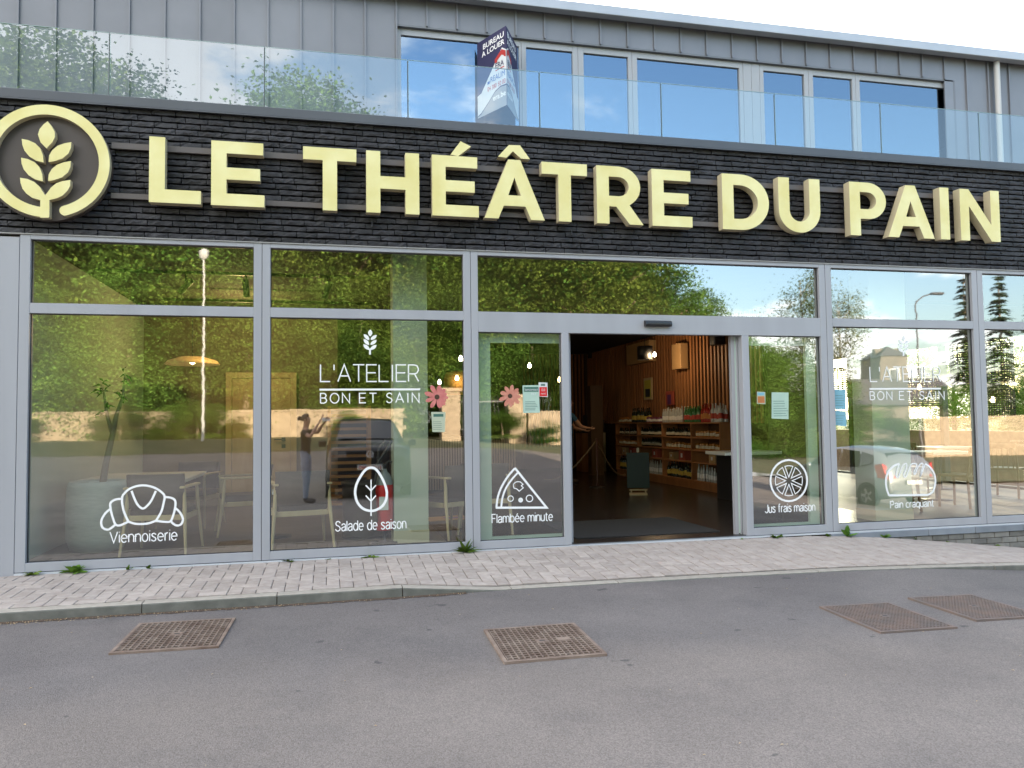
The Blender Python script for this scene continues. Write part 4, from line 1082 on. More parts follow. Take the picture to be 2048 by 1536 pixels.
# ---- stickers, flowers, notices on the panes (things stuck on)
PINK = mat('pink_petal', (0.50, 0.13, 0.125), 0.6, c2=(0.58, 0.20, 0.17), scale=25)
PINK2 = mat('salmon_petal', (0.50, 0.17, 0.115), 0.6, c2=(0.58, 0.25, 0.18), scale=25)
FCTR = mat('flower_centre', (0.06, 0.03, 0.015), 0.8)
def flower(px, py, r, mt, label):
    q = at(px, py, DY); o = empty('flower_sticker', (q.x, DY, q.z), 0, label, 'sticker', 'gerbera flower stickers on the glass')
    for ly, n, rr, off in ((0, 9, 1.0, 0), (-0.0012, 8, .86, 20)):
        for k in range(n):
            a = R_(off+360*k/n+random.uniform(-5, 5)); R2 = r*rr*random.uniform(.9, 1.05)
            ux, uz = math.cos(a), math.sin(a); hw = R2*0.17
            m = MB(); pts = [(0.16, -.35), (.5, -.95), (.8, -1), (.96, -.45), (1.0, 0), (.96, .45), (.8, 1), (.5, .95), (.16, .35)]
            m.poly([(ux*u*R2-uz*v_*hw, uz*u*R2+ux*v_*hw) for u, v_ in pts], ly-0.00012*k)
            m.build('petal', mt, o)
    m = MB(); m.poly([(0.2*r*math.cos(k*math.pi/8), 0.2*r*math.sin(k*math.pi/8)) for k in range(16)], -0.0028); m.build('centre', FCTR, o)
flower(874, 794, 0.128, PINK, 'pink gerbera sticker on the second window, right of the sage column')
flower(1020, 792, 0.118, PINK2, 'salmon gerbera sticker on the glass pane left of the open doorway')
PAPG = mat('greenish_paper', (0.36, 0.50, 0.42), 0.8, c2=(0.42, 0.55, 0.47), scale=8)
PAPC = mat('cream_paper', (0.42, 0.46, 0.34), 0.8)
PAPB = mat('blue_paper', (0.20, 0.42, 0.52), 0.8)
PTXT = mat('paper_text', (0.10, 0.17, 0.15), 0.8)
PWHT = mat('paper_white', (0.62, 0.64, 0.64), 0.7)
def notice(name, l, mt, label, bars=(), txts=(), cat='notice'):
    q = dq(l, DY); o = tag(MB().poly(q[::-1] if False else q, DY).build(name, mt), label, cat)
    x0 = min(p[0] for p in q); x1 = max(p[0] for p in q); z0 = min(p[1] for p in q); z1 = max(p[1] for p in q)
    for (a, b, c, d, mm, nm) in bars:
        m = MB(); m.poly([(x0+(x1-x0)*a, z0+(z1-z0)*c), (x0+(x1-x0)*b, z0+(z1-z0)*c), (x0+(x1-x0)*b, z0+(z1-z0)*d), (x0+(x1-x0)*a, z0+(z1-z0)*d)], DY-0.0006); m.build(nm, mm, o)
    for (t_, a, b, c, d, mm) in txts:
        link('printed_text', text_mesh('printed_text', t_, (x0+(x1-x0)*a, x0+(x1-x0)*b, z0+(z1-z0)*c, z0+(z1-z0)*d), DY-0.0012, mm), None, o)
    return o
lines = lambda n, a, b, z0, z1: [(a, b-random.uniform(0, .25), z0+(z1-z0)*k/n, z0+(z1-z0)*k/n+.018, PTXT, 'text_line') for k in range(n)]
DGREEN = mat('dark_green_print', (0.045, 0.13, 0.10), 0.7)
c4 = lambda l: crop(l, 940, 500, 3.657)
notice('paper_notice', c4([(390, 1192), (512, 1190), (500, 988), (384, 990)]), PAPG, 'greenish paper notice with a dark header beside the small red sticker',
       [(.08, .94, .76, .93, DGREEN, 'header')]+lines(6, .14, .9, .10, .45), [('bancontact', .13, .9, .80, .89, PWHT), ('PAY', .5, .8, .64, .72, PWHT)])
notice('red_sticker', c4([(503, 1072), (569, 1076), (566, 970), (501, 968)]), PWHT, 'small red and white sticker at the top right of the greenish notice',
       [(.08, .92, .06, .68, RED, 'red_panel'), (.25, .72, .76, .9, PTXT, 'mark')], [('OUI', .3, .7, .40, .58, PWHT), ('merci', .25, .75, .18, .3, PWHT)], 'sticker')
notice('paper_notice', [(865, 864), (890, 864), (891, 824), (862.5, 824)], PAPC, 'cream notice with a rounded corner stuck below the pink gerbera', [(.15, .85, .76, .9, DGREEN, 'header')]+lines(5, .12, .9, .12, .6))
notice('paper_notice', crop([(228, 1215), (350, 1220), (350, 1028), (228, 1026)], 1480, 500, 3.6056), PAPG, 'plain pale green paper sheet on the pane right of the doorway', lines(7, .12, .95, .12, .75))
notice('paper_notice', crop([(682, 1262), (768, 1272), (765, 1162), (684, 1156)], 1480, 500, 3.6056), PAPB, 'lower of the two blue papers at the left edge of the bread window', lines(4, .12, .9, .2, .8))
notice('paper_notice', crop([(680, 1145), (764, 1152), (760, 1008), (678, 1004)], 1480, 500, 3.6056), PAPB, 'upper of the two blue papers at the left edge of the bread window', lines(5, .12, .9, .2, .8))
ORG = mat('orange_sticker', (0.45, 0.16, 0.05), 0.7)
notice('small_sticker', crop([(122, 1108), (184, 1112), (182, 1024), (122, 1020)], 1480, 500, 3.6056), PAPC, 'small orange and green sticker left of the plain paper sheet', [(.1, .9, .1, .62, ORG, 'orange_panel'), (.1, .9, .7, .92, PAPB, 'blue_panel')], cat='sticker')

# ================================================================== TO-LET BANNER
NAVY = mat('banner_navy', (0.022, 0.020, 0.075), 0.6)
BWH = mat('banner_white', (0.62, 0.64, 0.66), 0.6)
BRED = mat('banner_red', (0.42, 0.025, 0.02), 0.6)
BGRY = mat('banner_grey', (0.30, 0.31, 0.33), 0.6)
BLUET = mat('banner_blue', (0.05, 0.13, 0.40), 0.6)
q0 = at(954, 90, UY+0.0); q1 = at(1035, 120, UY+0.0)
xa, xb = q0.x, q1.x; xc = None
prow = UY-0.62
pt = at(1012, 51, prow)
xc = pt.x; ztop = at(1012, 51, prow).z; zbot = 4.30
ztL = at(954, 88, UY).z; ztR = ztL
BN = empty('to_let_banner', (0, 0, 0), 0, 'folded navy and white BUREAU A LOUER banner jutting from the upper window', 'banner')
zt = 0.5*(ztop+ztL); 
A0 = Vector((xa, UY-0.01, ztL)); A1 = Vector((xc, prow, ztop)); A2 = Vector((xb, UY-0.01, ztR))
hgt = 1.0
def face(p, q, nm, off=0.0):
    """returns mapper (u, v) -> point on the vertical panel between p and q, v = 1 at the top"""
    n = (q-p).cross(Vector((0, 0, 1))); n.z = 0; n.normalize()
    if n.y > 0: n = -n
    def f(u, v, o=0.0): 
        b = p.lerp(q, u); return Vector((b.x, b.y, b.z-hgt*(1-v)))+n*(off+o)
    return f
for k, (p, q, nm) in enumerate(((A0, A1, 'front_panel'), (A2, A1, 'side_panel'))):
    fm = face(p, q, nm)
    n = (q-p).cross(Vector((0, 0, 1))).normalized(); n = n if n.y < 0 or (k == 1) else -n
    m = MB(); T_ = 0.006
    nn = Vector((n.x, n.y, 0))*T_
    c = [fm(0, 0), fm(1, 0), fm(1, 1), fm(0, 1)]
    dn = Vector((0, T_, 0))
    m.add(c+[v_+dn for v_ in c], [(0, 1, 2, 3), (7, 6, 5, 4), (0, 4, 5, 1), (1, 5, 6, 2), (2, 6, 7, 3), (3, 7, 4, 0)])
    o = m.build(nm, NAVY, BN); fixn(o.data)
    def pl(name, uv, mt, off): 
        mm = MB(); mm.add([fm(u, v_, off) for u, v_ in uv], [tuple(range(len(uv)))]); mm.build(name, mt, o)
    pl('white_field', [(0, .03), (.12, .05), (.36, .14), (.62, .25), (.8, .28), (1, .27), (1, .70), (.86, .755), (.70, .66), (.45, .50), (.14, .31), (0, .29)], BWH, 0.002)
    pl('grey_field', [(0, 0.0), (1, 0.0), (1, .25), (.8, .265), (.62, .235), (.36, .125), (.12, .035), (0, .015)], BGRY, 0.003)
    pl('roof_mark', [(.62, .60), (.62, .65), (.85, .735), (.985, .69), (.985, .615), (.92, .63), (.92, .645), (.845, .665), (.70, .62), (.70, .60)], BRED, 0.004)
    def tx(t_, u0, u1, v0, v1, mt, sl=0.0, off=0.0045, thin=0.0):
        oo = fm(u0, v0, off); ux = fm(u1, v0+sl, off)-oo; uz = fm(u0, v1, off)-oo
        if k == 1: oo, ux = fm(u1, v0+sl, off), fm(u0, v0, off)-fm(u1, v0+sl, off)
        link('printed_text', text_mesh('printed_text', t_, None, 0, mt, thin, 0, (oo, ux, uz)), None, o)
    tx('BUREAU', .22, .93, .865, .935, WHITE, .012, thin=-0.02); tx('A LOUER', .17, .95, .77, .84, WHITE, .012, thin=-0.02)
    tx('ERA', .64, .92, .525, .595, NAVY, .0, thin=-0.012)
    pl('red_rule', [(.64, .495), (.93, .495), (.93, .508), (.64, .508)], BRED, 0.004)
    tx('REALIM', .47, .95, .385, .455, BLUET); pl('blue_mark', [(.36, .375), (.44, .38), (.44, .415), (.36, .41)], BLUET, 0.004)
    tx('04 380 50 00', .36, .97, .285, .345, BRED)
    tx('era.be', .55, .97, .13, .20, WHITE, thin=-.01)
# ================================================================== INTERIOR: LEFT ROOM
FZ = 0.02
def lamp_point(loc, watt, col=(1.0, 0.62, 0.30), r=0.05):
    l = bpy.data.lights.new('lamp_light', 'POINT'); l.energy = watt*0.11; l.color = col; l.shadow_soft_size = r
    o = bpy.data.objects.new('lamp_light', l); COL.objects.link(o); o.location = loc; return o
BULB = mat('bulb_glow', (1, 0.8, 0.5), 0.3, emit=(1.0, 0.72, 0.38), estr=5.0)
BULBC = mat('bulb_white', (1, 0.9, 0.8), 0.3, emit=(1.0, 0.86, 0.66), estr=6.0)

# timber door with black lever handle
pd0, pd1 = at(452, 745, 5.30), at(593, 745, 5.30)
D_ = empty('timber_door', (0, 0, 0), 0, 'plain honey coloured timber door with black lever handle on the back wall', 'door')
x0, x1, zt = pd0.x, pd1.x, pd0.z
m = MB(); m.box(x0, x0+.09, 5.27, 5.345, FZ, zt); m.box(x1-.09, x1, 5.27, 5.345, FZ, zt); m.box(x0+.09, x1-.09, 5.271, 5.345, zt-.09, zt); m.build('door_frame', WOODP, D_)
m = MB(); m.box(x0+.096, x1-.096, 5.295, 5.34, FZ+.008, zt-.096); m.build('door_leaf', WOODP, D_)
m = MB(); hx = x1-0.2; m.box(hx-.03, hx+.03, 5.285, 5.2945, 1.03, 1.09); m.tube([(hx, 5.285, 1.06), (hx, 5.24, 1.06), (hx-.14, 5.24, 1.06)], .011, 8); m.box(hx-.03, hx+.03, 5.285, 5.2945, .92, .98); m.build('handle', BLACK, D_)

# planter with small tree trunk
q = onz(172, 1112); PX, PY = q.x+0.02, q.y+0.30
PT = empty('planter', (PX, PY, FZ), 0, 'tall round grey planter standing by the left window', 'planter')
m = MB(); m.lathe([(.17, 0), (.25, .03), (.285, .14), (.292, .40), (.283, .66), (.27, .72), (.25, .72), (.24, .66), (.02, .64)], (0, 0, 0), 28, True, 'z', False); fixn(m.build('pot', POTM, PT).data)
m = MB(); m.lathe([(.001, .655), (.245, .655)], (0, 0, 0), 20, False, 'z', False); m.build('soil', mat('soil', (.03, .022, .016), .95), PT)
IT = empty('indoor_tree', (PX, PY, FZ+.655), 0, 'slim indoor tree with forked trunk growing in the grey planter', 'tree')
BARKI = mat('pale_bark', (0.30, 0.24, 0.18), 0.9, c2=(0.22, 0.17, 0.12), scale=12)
m = MB(); m.tube([(0.05, 0, 0), (0.09, 0.02, .35), (0.16, .03, .75), (.2, .02, 1.0)], [.045, .04, .036, .03], 8); m.tube([(.16, .03, .75), (.07, .1, 1.05), (.02, .12, 1.4)], [.03, .022, .012], 7); m.tube([(.2, .02, 1.0), (.3, -.05, 1.3), (.33, -.1, 1.6)], [.028, .02, .01], 7); m.build('trunk', BARKI, IT)
LEAFI = leafmat('indoor_leaf', (0.04, 0.12, 0.03), (0.03, 0.08, 0.02), .3)
m = MB()
for k in range(44):
    tip = Vector(random.choice([(.02, .12, 1.4), (.33, -.1, 1.6), (.28, -.04, 1.3), (.06, .1, 1.1)]))
    c = tip+Vector((random.gauss(0, .012), random.gauss(0, .012), random.gauss(0, .05))); a = Vector((random.gauss(0, 1), random.gauss(0, 1), random.gauss(.2, .5))).normalized(); b = a.orthogonal().normalized(); L = random.uniform(.05, .085)
    m.add([c, c+a*L+b*L*.3, c+a*2*L-Vector((0, 0, L*.5)), c+a*L-b*L*.3], [(0, 1, 2, 3)])
m.build('crown', LEAFI, IT); IT.scale = (.8, .8, .72)

def armchair(x, y, rz, label, first=[None]):
    if first[0] is None:
        r = empty('armchair', (x, y, FZ), rz, label, 'chair', 'wooden armchairs with dark brown cushions')
        for sx in (-1, 1):
            for sy in (-1, 1):
                m = MB(); top = .66 if sy < 0 else .655
                m.tube([(sx*.31, sy*.27-(.05 if sy < 0 else -.03), 0), (sx*.275, sy*.24, .42), (sx*.265, sy*.225, top)], [.013, .021, .016], 8); m.build('leg', WOODP, r)
            m = MB(); m.box(sx*.265-.026, sx*.265+.026, -.30, .27, .655, .678, .006); m.build('armrest', WOODP, r)
        m = MB(); m.box(-.265, .265, -.235, -.205, .34, .395, .005); m.box(-.265, .265, .205, .235, .34, .395, .005); m.box(-.285, -.255, -.2, .2, .34, .395, .005); m.box(.255, .285, -.2, .2, .34, .395, .005); m.build('seat_rail', WOODP, r)
        m = MB(); m.box(-.25, .25, -.23, .25, .385, .465, .02); m.build('seat', FABRIC, r)
        m = MB(); vs = []; n = 10
        for i in range(n+1):
            u = -1+2*i/n; yy = -.27+.07*u*u
            for (dz, t) in ((.46, 0), (.80, -.05)):
                vs += [(u*.27, yy+t-.02, dz), (u*.27, yy+t+.02, dz)]
        fs = []
        for i in range(n):
            a = i*4; fs += [(a, a+4, a+6, a+2), (a+1, a+3, a+7, a+5), (a+2, a+6, a+7, a+3), (a, a+1, a+5, a+4)]
        fs += [(0, 2, 3, 1), (n*4, n*4+1, n*4+3, n*4+2)]
        m.add(vs, fs, True); m.build('backrest', FABRIC, r)
        first[0] = r; return r
    return dup(first[0], (x, y, FZ), rz, label)
armchair(-1.67, 0.80, R_(-6), 'wooden armchair behind the croissant drawing, turned away from the window')
armchair(-0.33, 0.72, R_(10), 'wooden armchair with its back to the second window, left of the black bin')
armchair(-1.02, 2.0, R_(100), 'wooden armchair deeper in the left room, facing the round side table')
armchair(-1.75, 2.9, R_(165), 'wooden armchair at the far end of the long white table')
# tables
def ptable(name, x, y, w_, d_, h, label, round_=False, grp=None):
    r = empty(name, (x, y, FZ), 0, label, 'table', grp)
    m = MB()
    if round_: m.lathe([(.001, h-.025), (w_/2, h-.025), (w_/2, h), (.001, h)], (0, 0, 0), 28, False, 'z', False); fixn(m.build('tabletop', TABLEW, r).data)
    else: m.box(-w_/2, w_/2, -d_/2, d_/2, h-.04, h, .004); m.build('tabletop', TABLEW, r)
    m = MB(); m.tube([(0, 0, .012), (0, 0, h-.042 if not round_ else h-.026)], .03, 10); m.build('pedestal', BLACK, r)
    m = MB(); m.lathe([(.22, 0), (.22, .008), (.04, .02)], (0, 0, 0), 20); m.build('base', BLACK, r)
    return r
ptable('long_table', -2.12, 2.0, 1.15, 1.5, .70, 'white rectangular table behind the grey planter')
ptable('side_table', -0.66, 1.55, .42, .42, .52, 'small round white side table in the left room', True)
# slatted bakery rack
q0 = at(655, 815, 4.2); q1 = at(742, 815, 4.2)
rx0, rx1, rh = q0.x, q1.x, q0.z
WOODR = mat('rack_wood', (0.55, 0.27, 0.10), 0.55, c2=(0.42, 0.19, 0.065), scale=9, stretch=(0.15, 1, 1), rnd=0.15)
RK = empty('bakery_rack', (rx0, 4.2, FZ), 0, 'tall warm wooden rack of horizontal slats right of the timber door', 'rack')
W_ = rx1-rx0
m = MB(); m.box(0, .05, 0, .05, 0, rh); m.box(W_-.05, W_, 0, .05, 0, rh); m.box(0, .05, .5, .55, 0, rh); m.box(W_-.05, W_, .5, .55, 0, rh); m.build('post', WOODR, RK)
n = 15
SLM = MB(); SLM.box(.052, W_-.052, .004, .05, 0, .042); SLM.box(.052, W_-.052, .1, .5, .005, .018); sl = SLM.mesh('slat', WOODR)
for k in range(n): link('slat', sl, None, RK, (0, 0, .06+k*(rh-.12)/(n-1)))
# bin and extinguisher
q = onz(735, 1083); 
BI = empty('black_bin', (q.x+.0, q.y+.36, FZ), 0, 'round dark brown drum bin behind the salad drawing', 'bin')
m = MB(); m.lathe([(.25, 0), (.262, .02), (.255, .05), (.258, .3), (.262, .58), (.275, .60), (.275, .625), (.25, .625), (.245, .3), (.001, .28)], (0, 0, 0), 28, True, 'z', False); fixn(m.build('drum', mat('bin_brown', (.035, .028, .025), .5), BI).data)
m = MB(); m.lathe([(.27, .01), (.275, .02), (.27, .035), (.262, .035)], (0, 0, 0), 28); m.build('rim', BLACK, BI)
qe = at(769, 1036, 0.66)
EX = empty('fire_extinguisher', (qe.x, 0.66, FZ+0.14), 0, 'large red fire extinguisher with grey shoulder and black hose beside the sage column', 'extinguisher')
m = MB(); m.lathe([(.001, 0), (.085, 0), (.092, .02), (.092, .48)], (0, 0, 0), 24, True, 'z', False); m.build('cylinder', RED, EX)
m = MB(); m.lathe([(.092, .48), (.088, .53), (.06, .59), (.03, .62), (.025, .65), (.001, .65)], (0, 0, 0), 24, True, 'z', False); m.build('shoulder', mat('shoulder_grey', (.20, .22, .23), .4), EX)
m = MB(); m.box(-.02, .02, -.02, .02, .65, .70); m.tube([(0, 0, .69), (.05, -.02, .73), (.08, -.03, .72)], .012, 8); m.build('valve', BLACK, EX)
m = MB(); m.tube([(0, -.02, .68), (-.07, -.05, .74), (-.06, -.06, .86), (.02, -.06, .96), (.08, -.05, .95), (.03, -.06, .86), (-.06, -.07, .74), (-.1, -.08, .55), (-.12, -.09, .4)], .016, 8); m.build('hose', BLACK, EX)
m = MB(); m.lathe([(.02, 0), (.045, -.32)], (-.12, -.09, .42), 12); m.build('horn', BLACKP, EX)
m = MB(); m.box(-.06, .035, -.097, -.088, .22, .36); m.build('paper_label', PWHT, EX)
m = MB(); m.lathe([(.001, -.14), (.14, -.14), (.14, -.12), (.02, -.11), (.02, -.002), (.08, -.001)], (0, 0, 0), 16); m.build('stand', BLACK, EX)
# sage columns
def column(pxl, pxr, pyb, y, d, label):
    a = at(pxl, pyb, y); b = at(pxr, pyb, y)
    C = empty('column', (a.x, y, FZ), 0, label, 'column', 'sage green square columns just inside the glass')
    m = MB(); m.box(0, b.x-a.x, 0, d, .13, 3.12); m.build('shaft', SAGE, C)
    m = MB(); m.box(-.006, b.x-a.x+.006, -.006, d, 0, .13); m.build('skirting', mat('skirting_cream', (.50, .47, .33), .6), C)
column(788.5, 857.5, 1080, 0.62, 0.36, 'sage green column between the salad drawing and the pink gerbera')
column(1752, 1826, 1035, 0.56, 0.36, 'sage green column behind the bread drawing')
# counter front with fine slats, magazine on the floor
CTB = mat('counter_slats', (0.34, 0.24, 0.18), 0.6)
CN = empty('slatted_counter', (1.0, 5.6, FZ), 0, 'low counter faced with fine vertical slats behind the pink gerbera', 'counter')
m = MB(); m.box(0, 2.2, .03, .7, .12, .98); m.build('body', WALLB, CN)
m = MB(); m.box(-.02, 2.22, -.03, .72, .98, 1.02); m.build('countertop', mat('countertop', (.12, .11, .10), .3), CN)
m = MB(); m.box(.02, 2.18, .05, .68, 0, .12); m.build('kickboard', BLACKP, CN)
SLC = MB(); SLC.box(0, .028, 0, .029, .12, .975); slc = SLC.mesh('slat', CTB)
for k in range(48): link('slat', slc, None, CN, (.01+k*.045, 0, 0))
q = onz(900, 1037)
MG = empty('floor_mat_sign', (q.x-.02, q.y, FZ+.001), R_(8), 'flat orange and purple sign lying on the floor right of the column', 'sign')
m = MB(); m.box(-.3, .27, -.18, .22, 0, .006); m.build('board', mat('sign_orange', (.55, .27, .06), .5), MG)
m = MB(); m.box(-.05, .2, -.08, .1, .006, .0075); m.build('print', mat('sign_purple', (.22, .06, .2), .5), MG)
# chair behind the side pane and one half hidden by the mullion
armchair(1.76, 1.25, R_(-12), 'wooden armchair behind the pizza drawing, seen through the fixed side pane')
armchair(1.30, 1.05, R_(35), 'wooden armchair mostly hidden by the post right of the second window')
# track lights
def track(y, z, x0, x1, label):
    t = tag(MB().box(x0, x1, y-.02, y+.02, z, z+.035).build('track_rail', BLACK), label, 'light rail', 'black lighting rails under the ceiling'); return t
track(1.4, 2.98, -2.5, 0.9, 'long black lighting rail nearest the window, running across the left room')
track(3.4, 2.98, -2.2, 0.6, 'second black lighting rail, deeper in the left room')
track(2.2, 2.98, 7.4, 11.2, 'black lighting rail under the ceiling of the right hand dining room')
def spot(px, py, y, az, tilt, label, lit=False):
    q = at(px, py, y); s_ = empty('spotlight', (q.x, y, 2.98), az, label, 'spotlight', 'black track spotlights')
    m = MB(); m.tube([(0, 0, 0), (0, 0, -.10)], .012, 8); m.build('stem', BLACK, s_)
    m = MB(); a = len(m.v); m.lathe([(.036, .09), (.036, -.11), (.033, -.112), (.03, -.09), (.001, -.088)], (0, 0, 0), 14, True, 'z', True); m.rot(0, tilt, (0, 0), 'x')
    m.v = [(x, y_, z-.13) for x, y_, z in m.v]; m.build('housing', BLACK, s_)
spot(372, 570, 1.4, R_(60), R_(50), 'tilted black spotlight left of the reflected lamp post')
spot(492, 572, 1.4, R_(-20), R_(12), 'black spotlight at the right end of the left window, pointing down')
spot(655, 585, 1.4, R_(45), R_(30), 'black spotlight above the second window, tilted to the left')
# ribbed pendant lamp, warm
RIB = mat('ribbed_lamp', (0.55, 0.36, 0.16), 0.6, emit=(1.0, 0.6, 0.25), estr=0.04)
q = at(385, 722, 4.3)
PL = empty('disc_lamp', (q.x, 4.3, q.z), 0, 'wide shallow woven lamp glowing warm above the left room', 'lamp')
m = MB(); m.lathe([(.001, .07), (.16, .06), (.34, .0), (.38, -.05), (.365, -.055), (.32, -.02), (.001, .03)], (0, 0, 0), 28, True, 'z', False); m.build('shade', RIB, PL)
m = MB(); m.tube([(0, 0, .07), (0, 0, 3.14-q.z)], .006, 6); m.build('cord', BLACK, PL)
m = MB(); m.lathe([(.001, -.05), (.04, -.03), (.05, 0), (.001, .05)], (0, 0, 0), 12, True, 'z', False); m.build('bulb', BULB, PL)
lamp_point((q.x+.75, 3.75, 2.6), 105, (1.0, .66, .30), .08)

# ================================================================== INTERIOR: SHOP BEHIND THE OPEN DOOR
SW = MB(); SW.box(6.876, 6.898, 3.6, 12.65, .02, 3.12); SWo = SW.build('slat_wall', mat('slat_backing', (.045, .018, .008), .8), B)
sm_ = MB(); sm_.box(.012, .045, 0, .055, 1.22, 3.12); slm = sm_.mesh('slat', WOODW)
for k in range(64): link('slat', slm, None, SWo, (6.83, 3.68+k*.14, 0))
SW2 = MB(); SW2.box(5.0, 6.82, 12.66, 12.69, .02, 3.12); SW2o = SW2.build('slat_wall', MATS['slat_backing'], B)
sm_ = MB(); sm_.box(0, .05, 0, .045, .6, 3.12); slm2 = sm_.mesh('slat', WOODW)
for k in range(17): link('slat', slm2, None, SW2o, (5.05+k*.104, 12.61, 0))
# shelf unit along the right wall
SHX0, SHX1, SY0, SY1 = 6.46, 6.82, 4.4, 9.45
SH = empty('shelf_unit', (0, 0, FZ), 0, 'long low wooden shelf unit full of bottles along the slatted wall', 'shelves')
ys_v = [4.4, 5.5, 6.8, 8.1, 9.41]
lv = [.16, .50, .72, .95, 1.22]
for k, z in enumerate(lv):
    m = MB(); m.box(SHX0+(.001 if k else 0), SHX1, SY0, SY1, z-.025, z); m.build('shelf_board', WOODW, SH)
for y in ys_v:
    for a, b in zip(lv, lv[1:]):
        m = MB(); m.box(SHX0+.003, SHX1, y, y+.03, a, b-.0255); m.build('divider', WOODW, SH)
m = MB(); m.box(SHX0+.03, SHX0+.05, SY0, SY1, .0, .134); m.build('plinth_board', WOODW, SH)
m = MB(); m.box(SHX1-.012, SHX1, SY0, SY1, .14, 1.19); m.build('back_board', mat('shelf_back', (.09, .042, .02), .8), SH)
# bottles
def bottle_mesh(kind, m1, m2):
    m = MB()
    if kind == 'wine': pr = [(.001, 0), (.037, 0), (.038, .01), (.038, .19), (.03, .22), (.014, .245), (.013, .30), (.015, .302), (.015, .315), (.001, .315)]; lb = (.0385, .06, .15)
    elif kind == 'tall': pr = [(.001, 0), (.032, 0), (.033, .01), (.033, .17), (.02, .22), (.012, .25), (.012, .285), (.001, .285)]; lb = (.0335, .05, .13)
    elif kind == 'small': pr = [(.001, 0), (.03, 0), (.03, .10), (.016, .135), (.013, .165), (.001, .165)]; lb = (.0305, .03, .08)
    else: pr = [(.001, 0), (.036, 0), (.038, .01), (.038, .085), (.034, .1), (.034, .118), (.001, .118)]; lb = (.0385, .025, .075)
    m.lathe(pr, (0, 0, 0), 10, True, 'z', False); m.cur = 1; m.lathe([(lb[0], lb[1]), (lb[0], lb[2])], (0, 0, 0), 10, True, 'z', False)
    return m.mesh('bottle', [m1, m2])
GLD = mat('dark_bottle', (.012, .016, .010), .12); GLG = mat('green_bottle', (.035, .13, .04), .12); GLW = mat('clear_bottle', (.34, .36, .36), .1); GLR = mat('red_bottle', (.30, .025, .015), .15); GLA = mat('amber_jar', (.28, .11, .02), .15); GLP = mat('white_bottle', (.5, .5, .47), .3)
LBL = mat('label_cream', (.52, .47, .36), .7); LBY = mat('label_yellow', (.5, .36, .06), .7); LBW = mat('label_white', (.6, .6, .6), .7); LBR = mat('label_red', (.42, .05, .03), .7); LBO = mat('label_orange', (.5, .2, .04), .7)
K = {'dark': bottle_mesh('wine', GLD, LBY), 'clear': bottle_mesh('tall', GLW, LBW), 'green': bottle_mesh('tall', GLG, LBR), 'red': bottle_mesh('wine', GLR, LBO), 'white': bottle_mesh('wine', GLP, LBR), 'jar': bottle_mesh('jar', GLA, LBL), 'small': bottle_mesh('small', GLD, LBL), 'purple': bottle_mesh('jar', mat('berry_jar', (.12, .03, .07), .2), LBW)}
def brow(kind, nm, y0, y1, n, z, label, group, rows=1, x=SHX0+.08):
    for r in range(rows):
        for i in range(n):
            o = link(nm, K[kind], None, None, (x+r*.10+random.uniform(-.008, .008), y0+(y1-y0)*(i+.5)/n, FZ+z))
            s_ = random.uniform(.86, 1.08); o.scale = (random.uniform(.88, 1.05),)*2+(s_,)
            o.rotation_euler = (0, 0, random.uniform(0, 6))
            tag(o, label, 'jar' if nm == 'jar' else 'bottle', group)
T_ = lv[4]
brow('dark', 'bottle', 7.75, 8.55, 7, T_, 'dark wine bottle with a yellow label standing at the left of the shelf top', 'dark wine bottles on the shelf top', 2)
brow('purple', 'jar', 6.95, 7.7, 8, T_, 'berry coloured jar on the shelf top beside the dark wine bottles', 'berry jars on the shelf top')
brow('clear', 'bottle', 5.95, 6.9, 10, T_, 'clear bottle with a white label in the middle of the shelf top', 'clear bottles on the shelf top', 2)
brow('green', 'bottle', 5.25, 5.9, 8, T_, 'green bottle with a red label on the shelf top right of the clear bottles', 'green bottles on the shelf top', 2)
brow('red', 'bottle', 4.85, 5.22, 4, T_, 'red bottle with an orange label on the shelf top', 'red bottles on the shelf top', 2)
brow('white', 'bottle', 4.45, 4.82, 4, T_, 'white bottle with a red label at the right end of the shelf top', 'white bottles on the shelf top', 2)
brow('jar', 'jar', 8.6, 9.35, 7, T_, 'amber jar with a cream label at the far left end of the shelf top', 'amber jars on the shelf top')
SHF = ['topmost', 'second', 'third', 'lowest']
kinds = [('jar', 'jar', 9, 'amber jar with a cream label'), ('small', 'bottle', 12, 'small dark bottle with a cream label'), ('clear', 'bottle', 12, 'clear bottle with a white label'), ('red', 'bottle', 8, 'red bottle with an orange label')]
bays = [(4.45, 5.48, 'nearest'), (5.55, 6.78, 'second'), (6.85, 8.08, 'third'), (8.15, 9.4, 'farthest')]
for j, z in enumerate((lv[3], lv[2])):
    for i, (a, b, nm) in enumerate(bays):
        kd, on, n, lb = kinds[(i+2*j+ (1 if j else 0)) % 4]
        hgt = lv[4-j]-lv[3-j]-.03
        if kd in ('clear', 'red'): kd, on, lb = ('small', 'bottle', 'small dark bottle with a cream label') if j == 0 else ('jar', 'jar', 'amber jar with a cream label')
        brow(kd, on, a+.03, b-.03, n, z, f'{lb} on the {SHF[j]} shelf, {nm} bay from the entrance', f'goods on the {SHF[j]} shelf, {nm} bay')
for i, (a, b, nm) in enumerate(bays):
    brow('dark' if i % 2 else 'clear', 'bottle', a+.06, b-.06, 9, lv[0], f'{"dark" if i % 2 else "clear"} bottle standing at the bottom of the {nm} bay from the entrance', f'bottles at the bottom of the {nm} bay')
PKR = mat('red_box', (.30, .06, .04), .7); PKY = mat('kraft_box', (.36, .24, .12), .8)
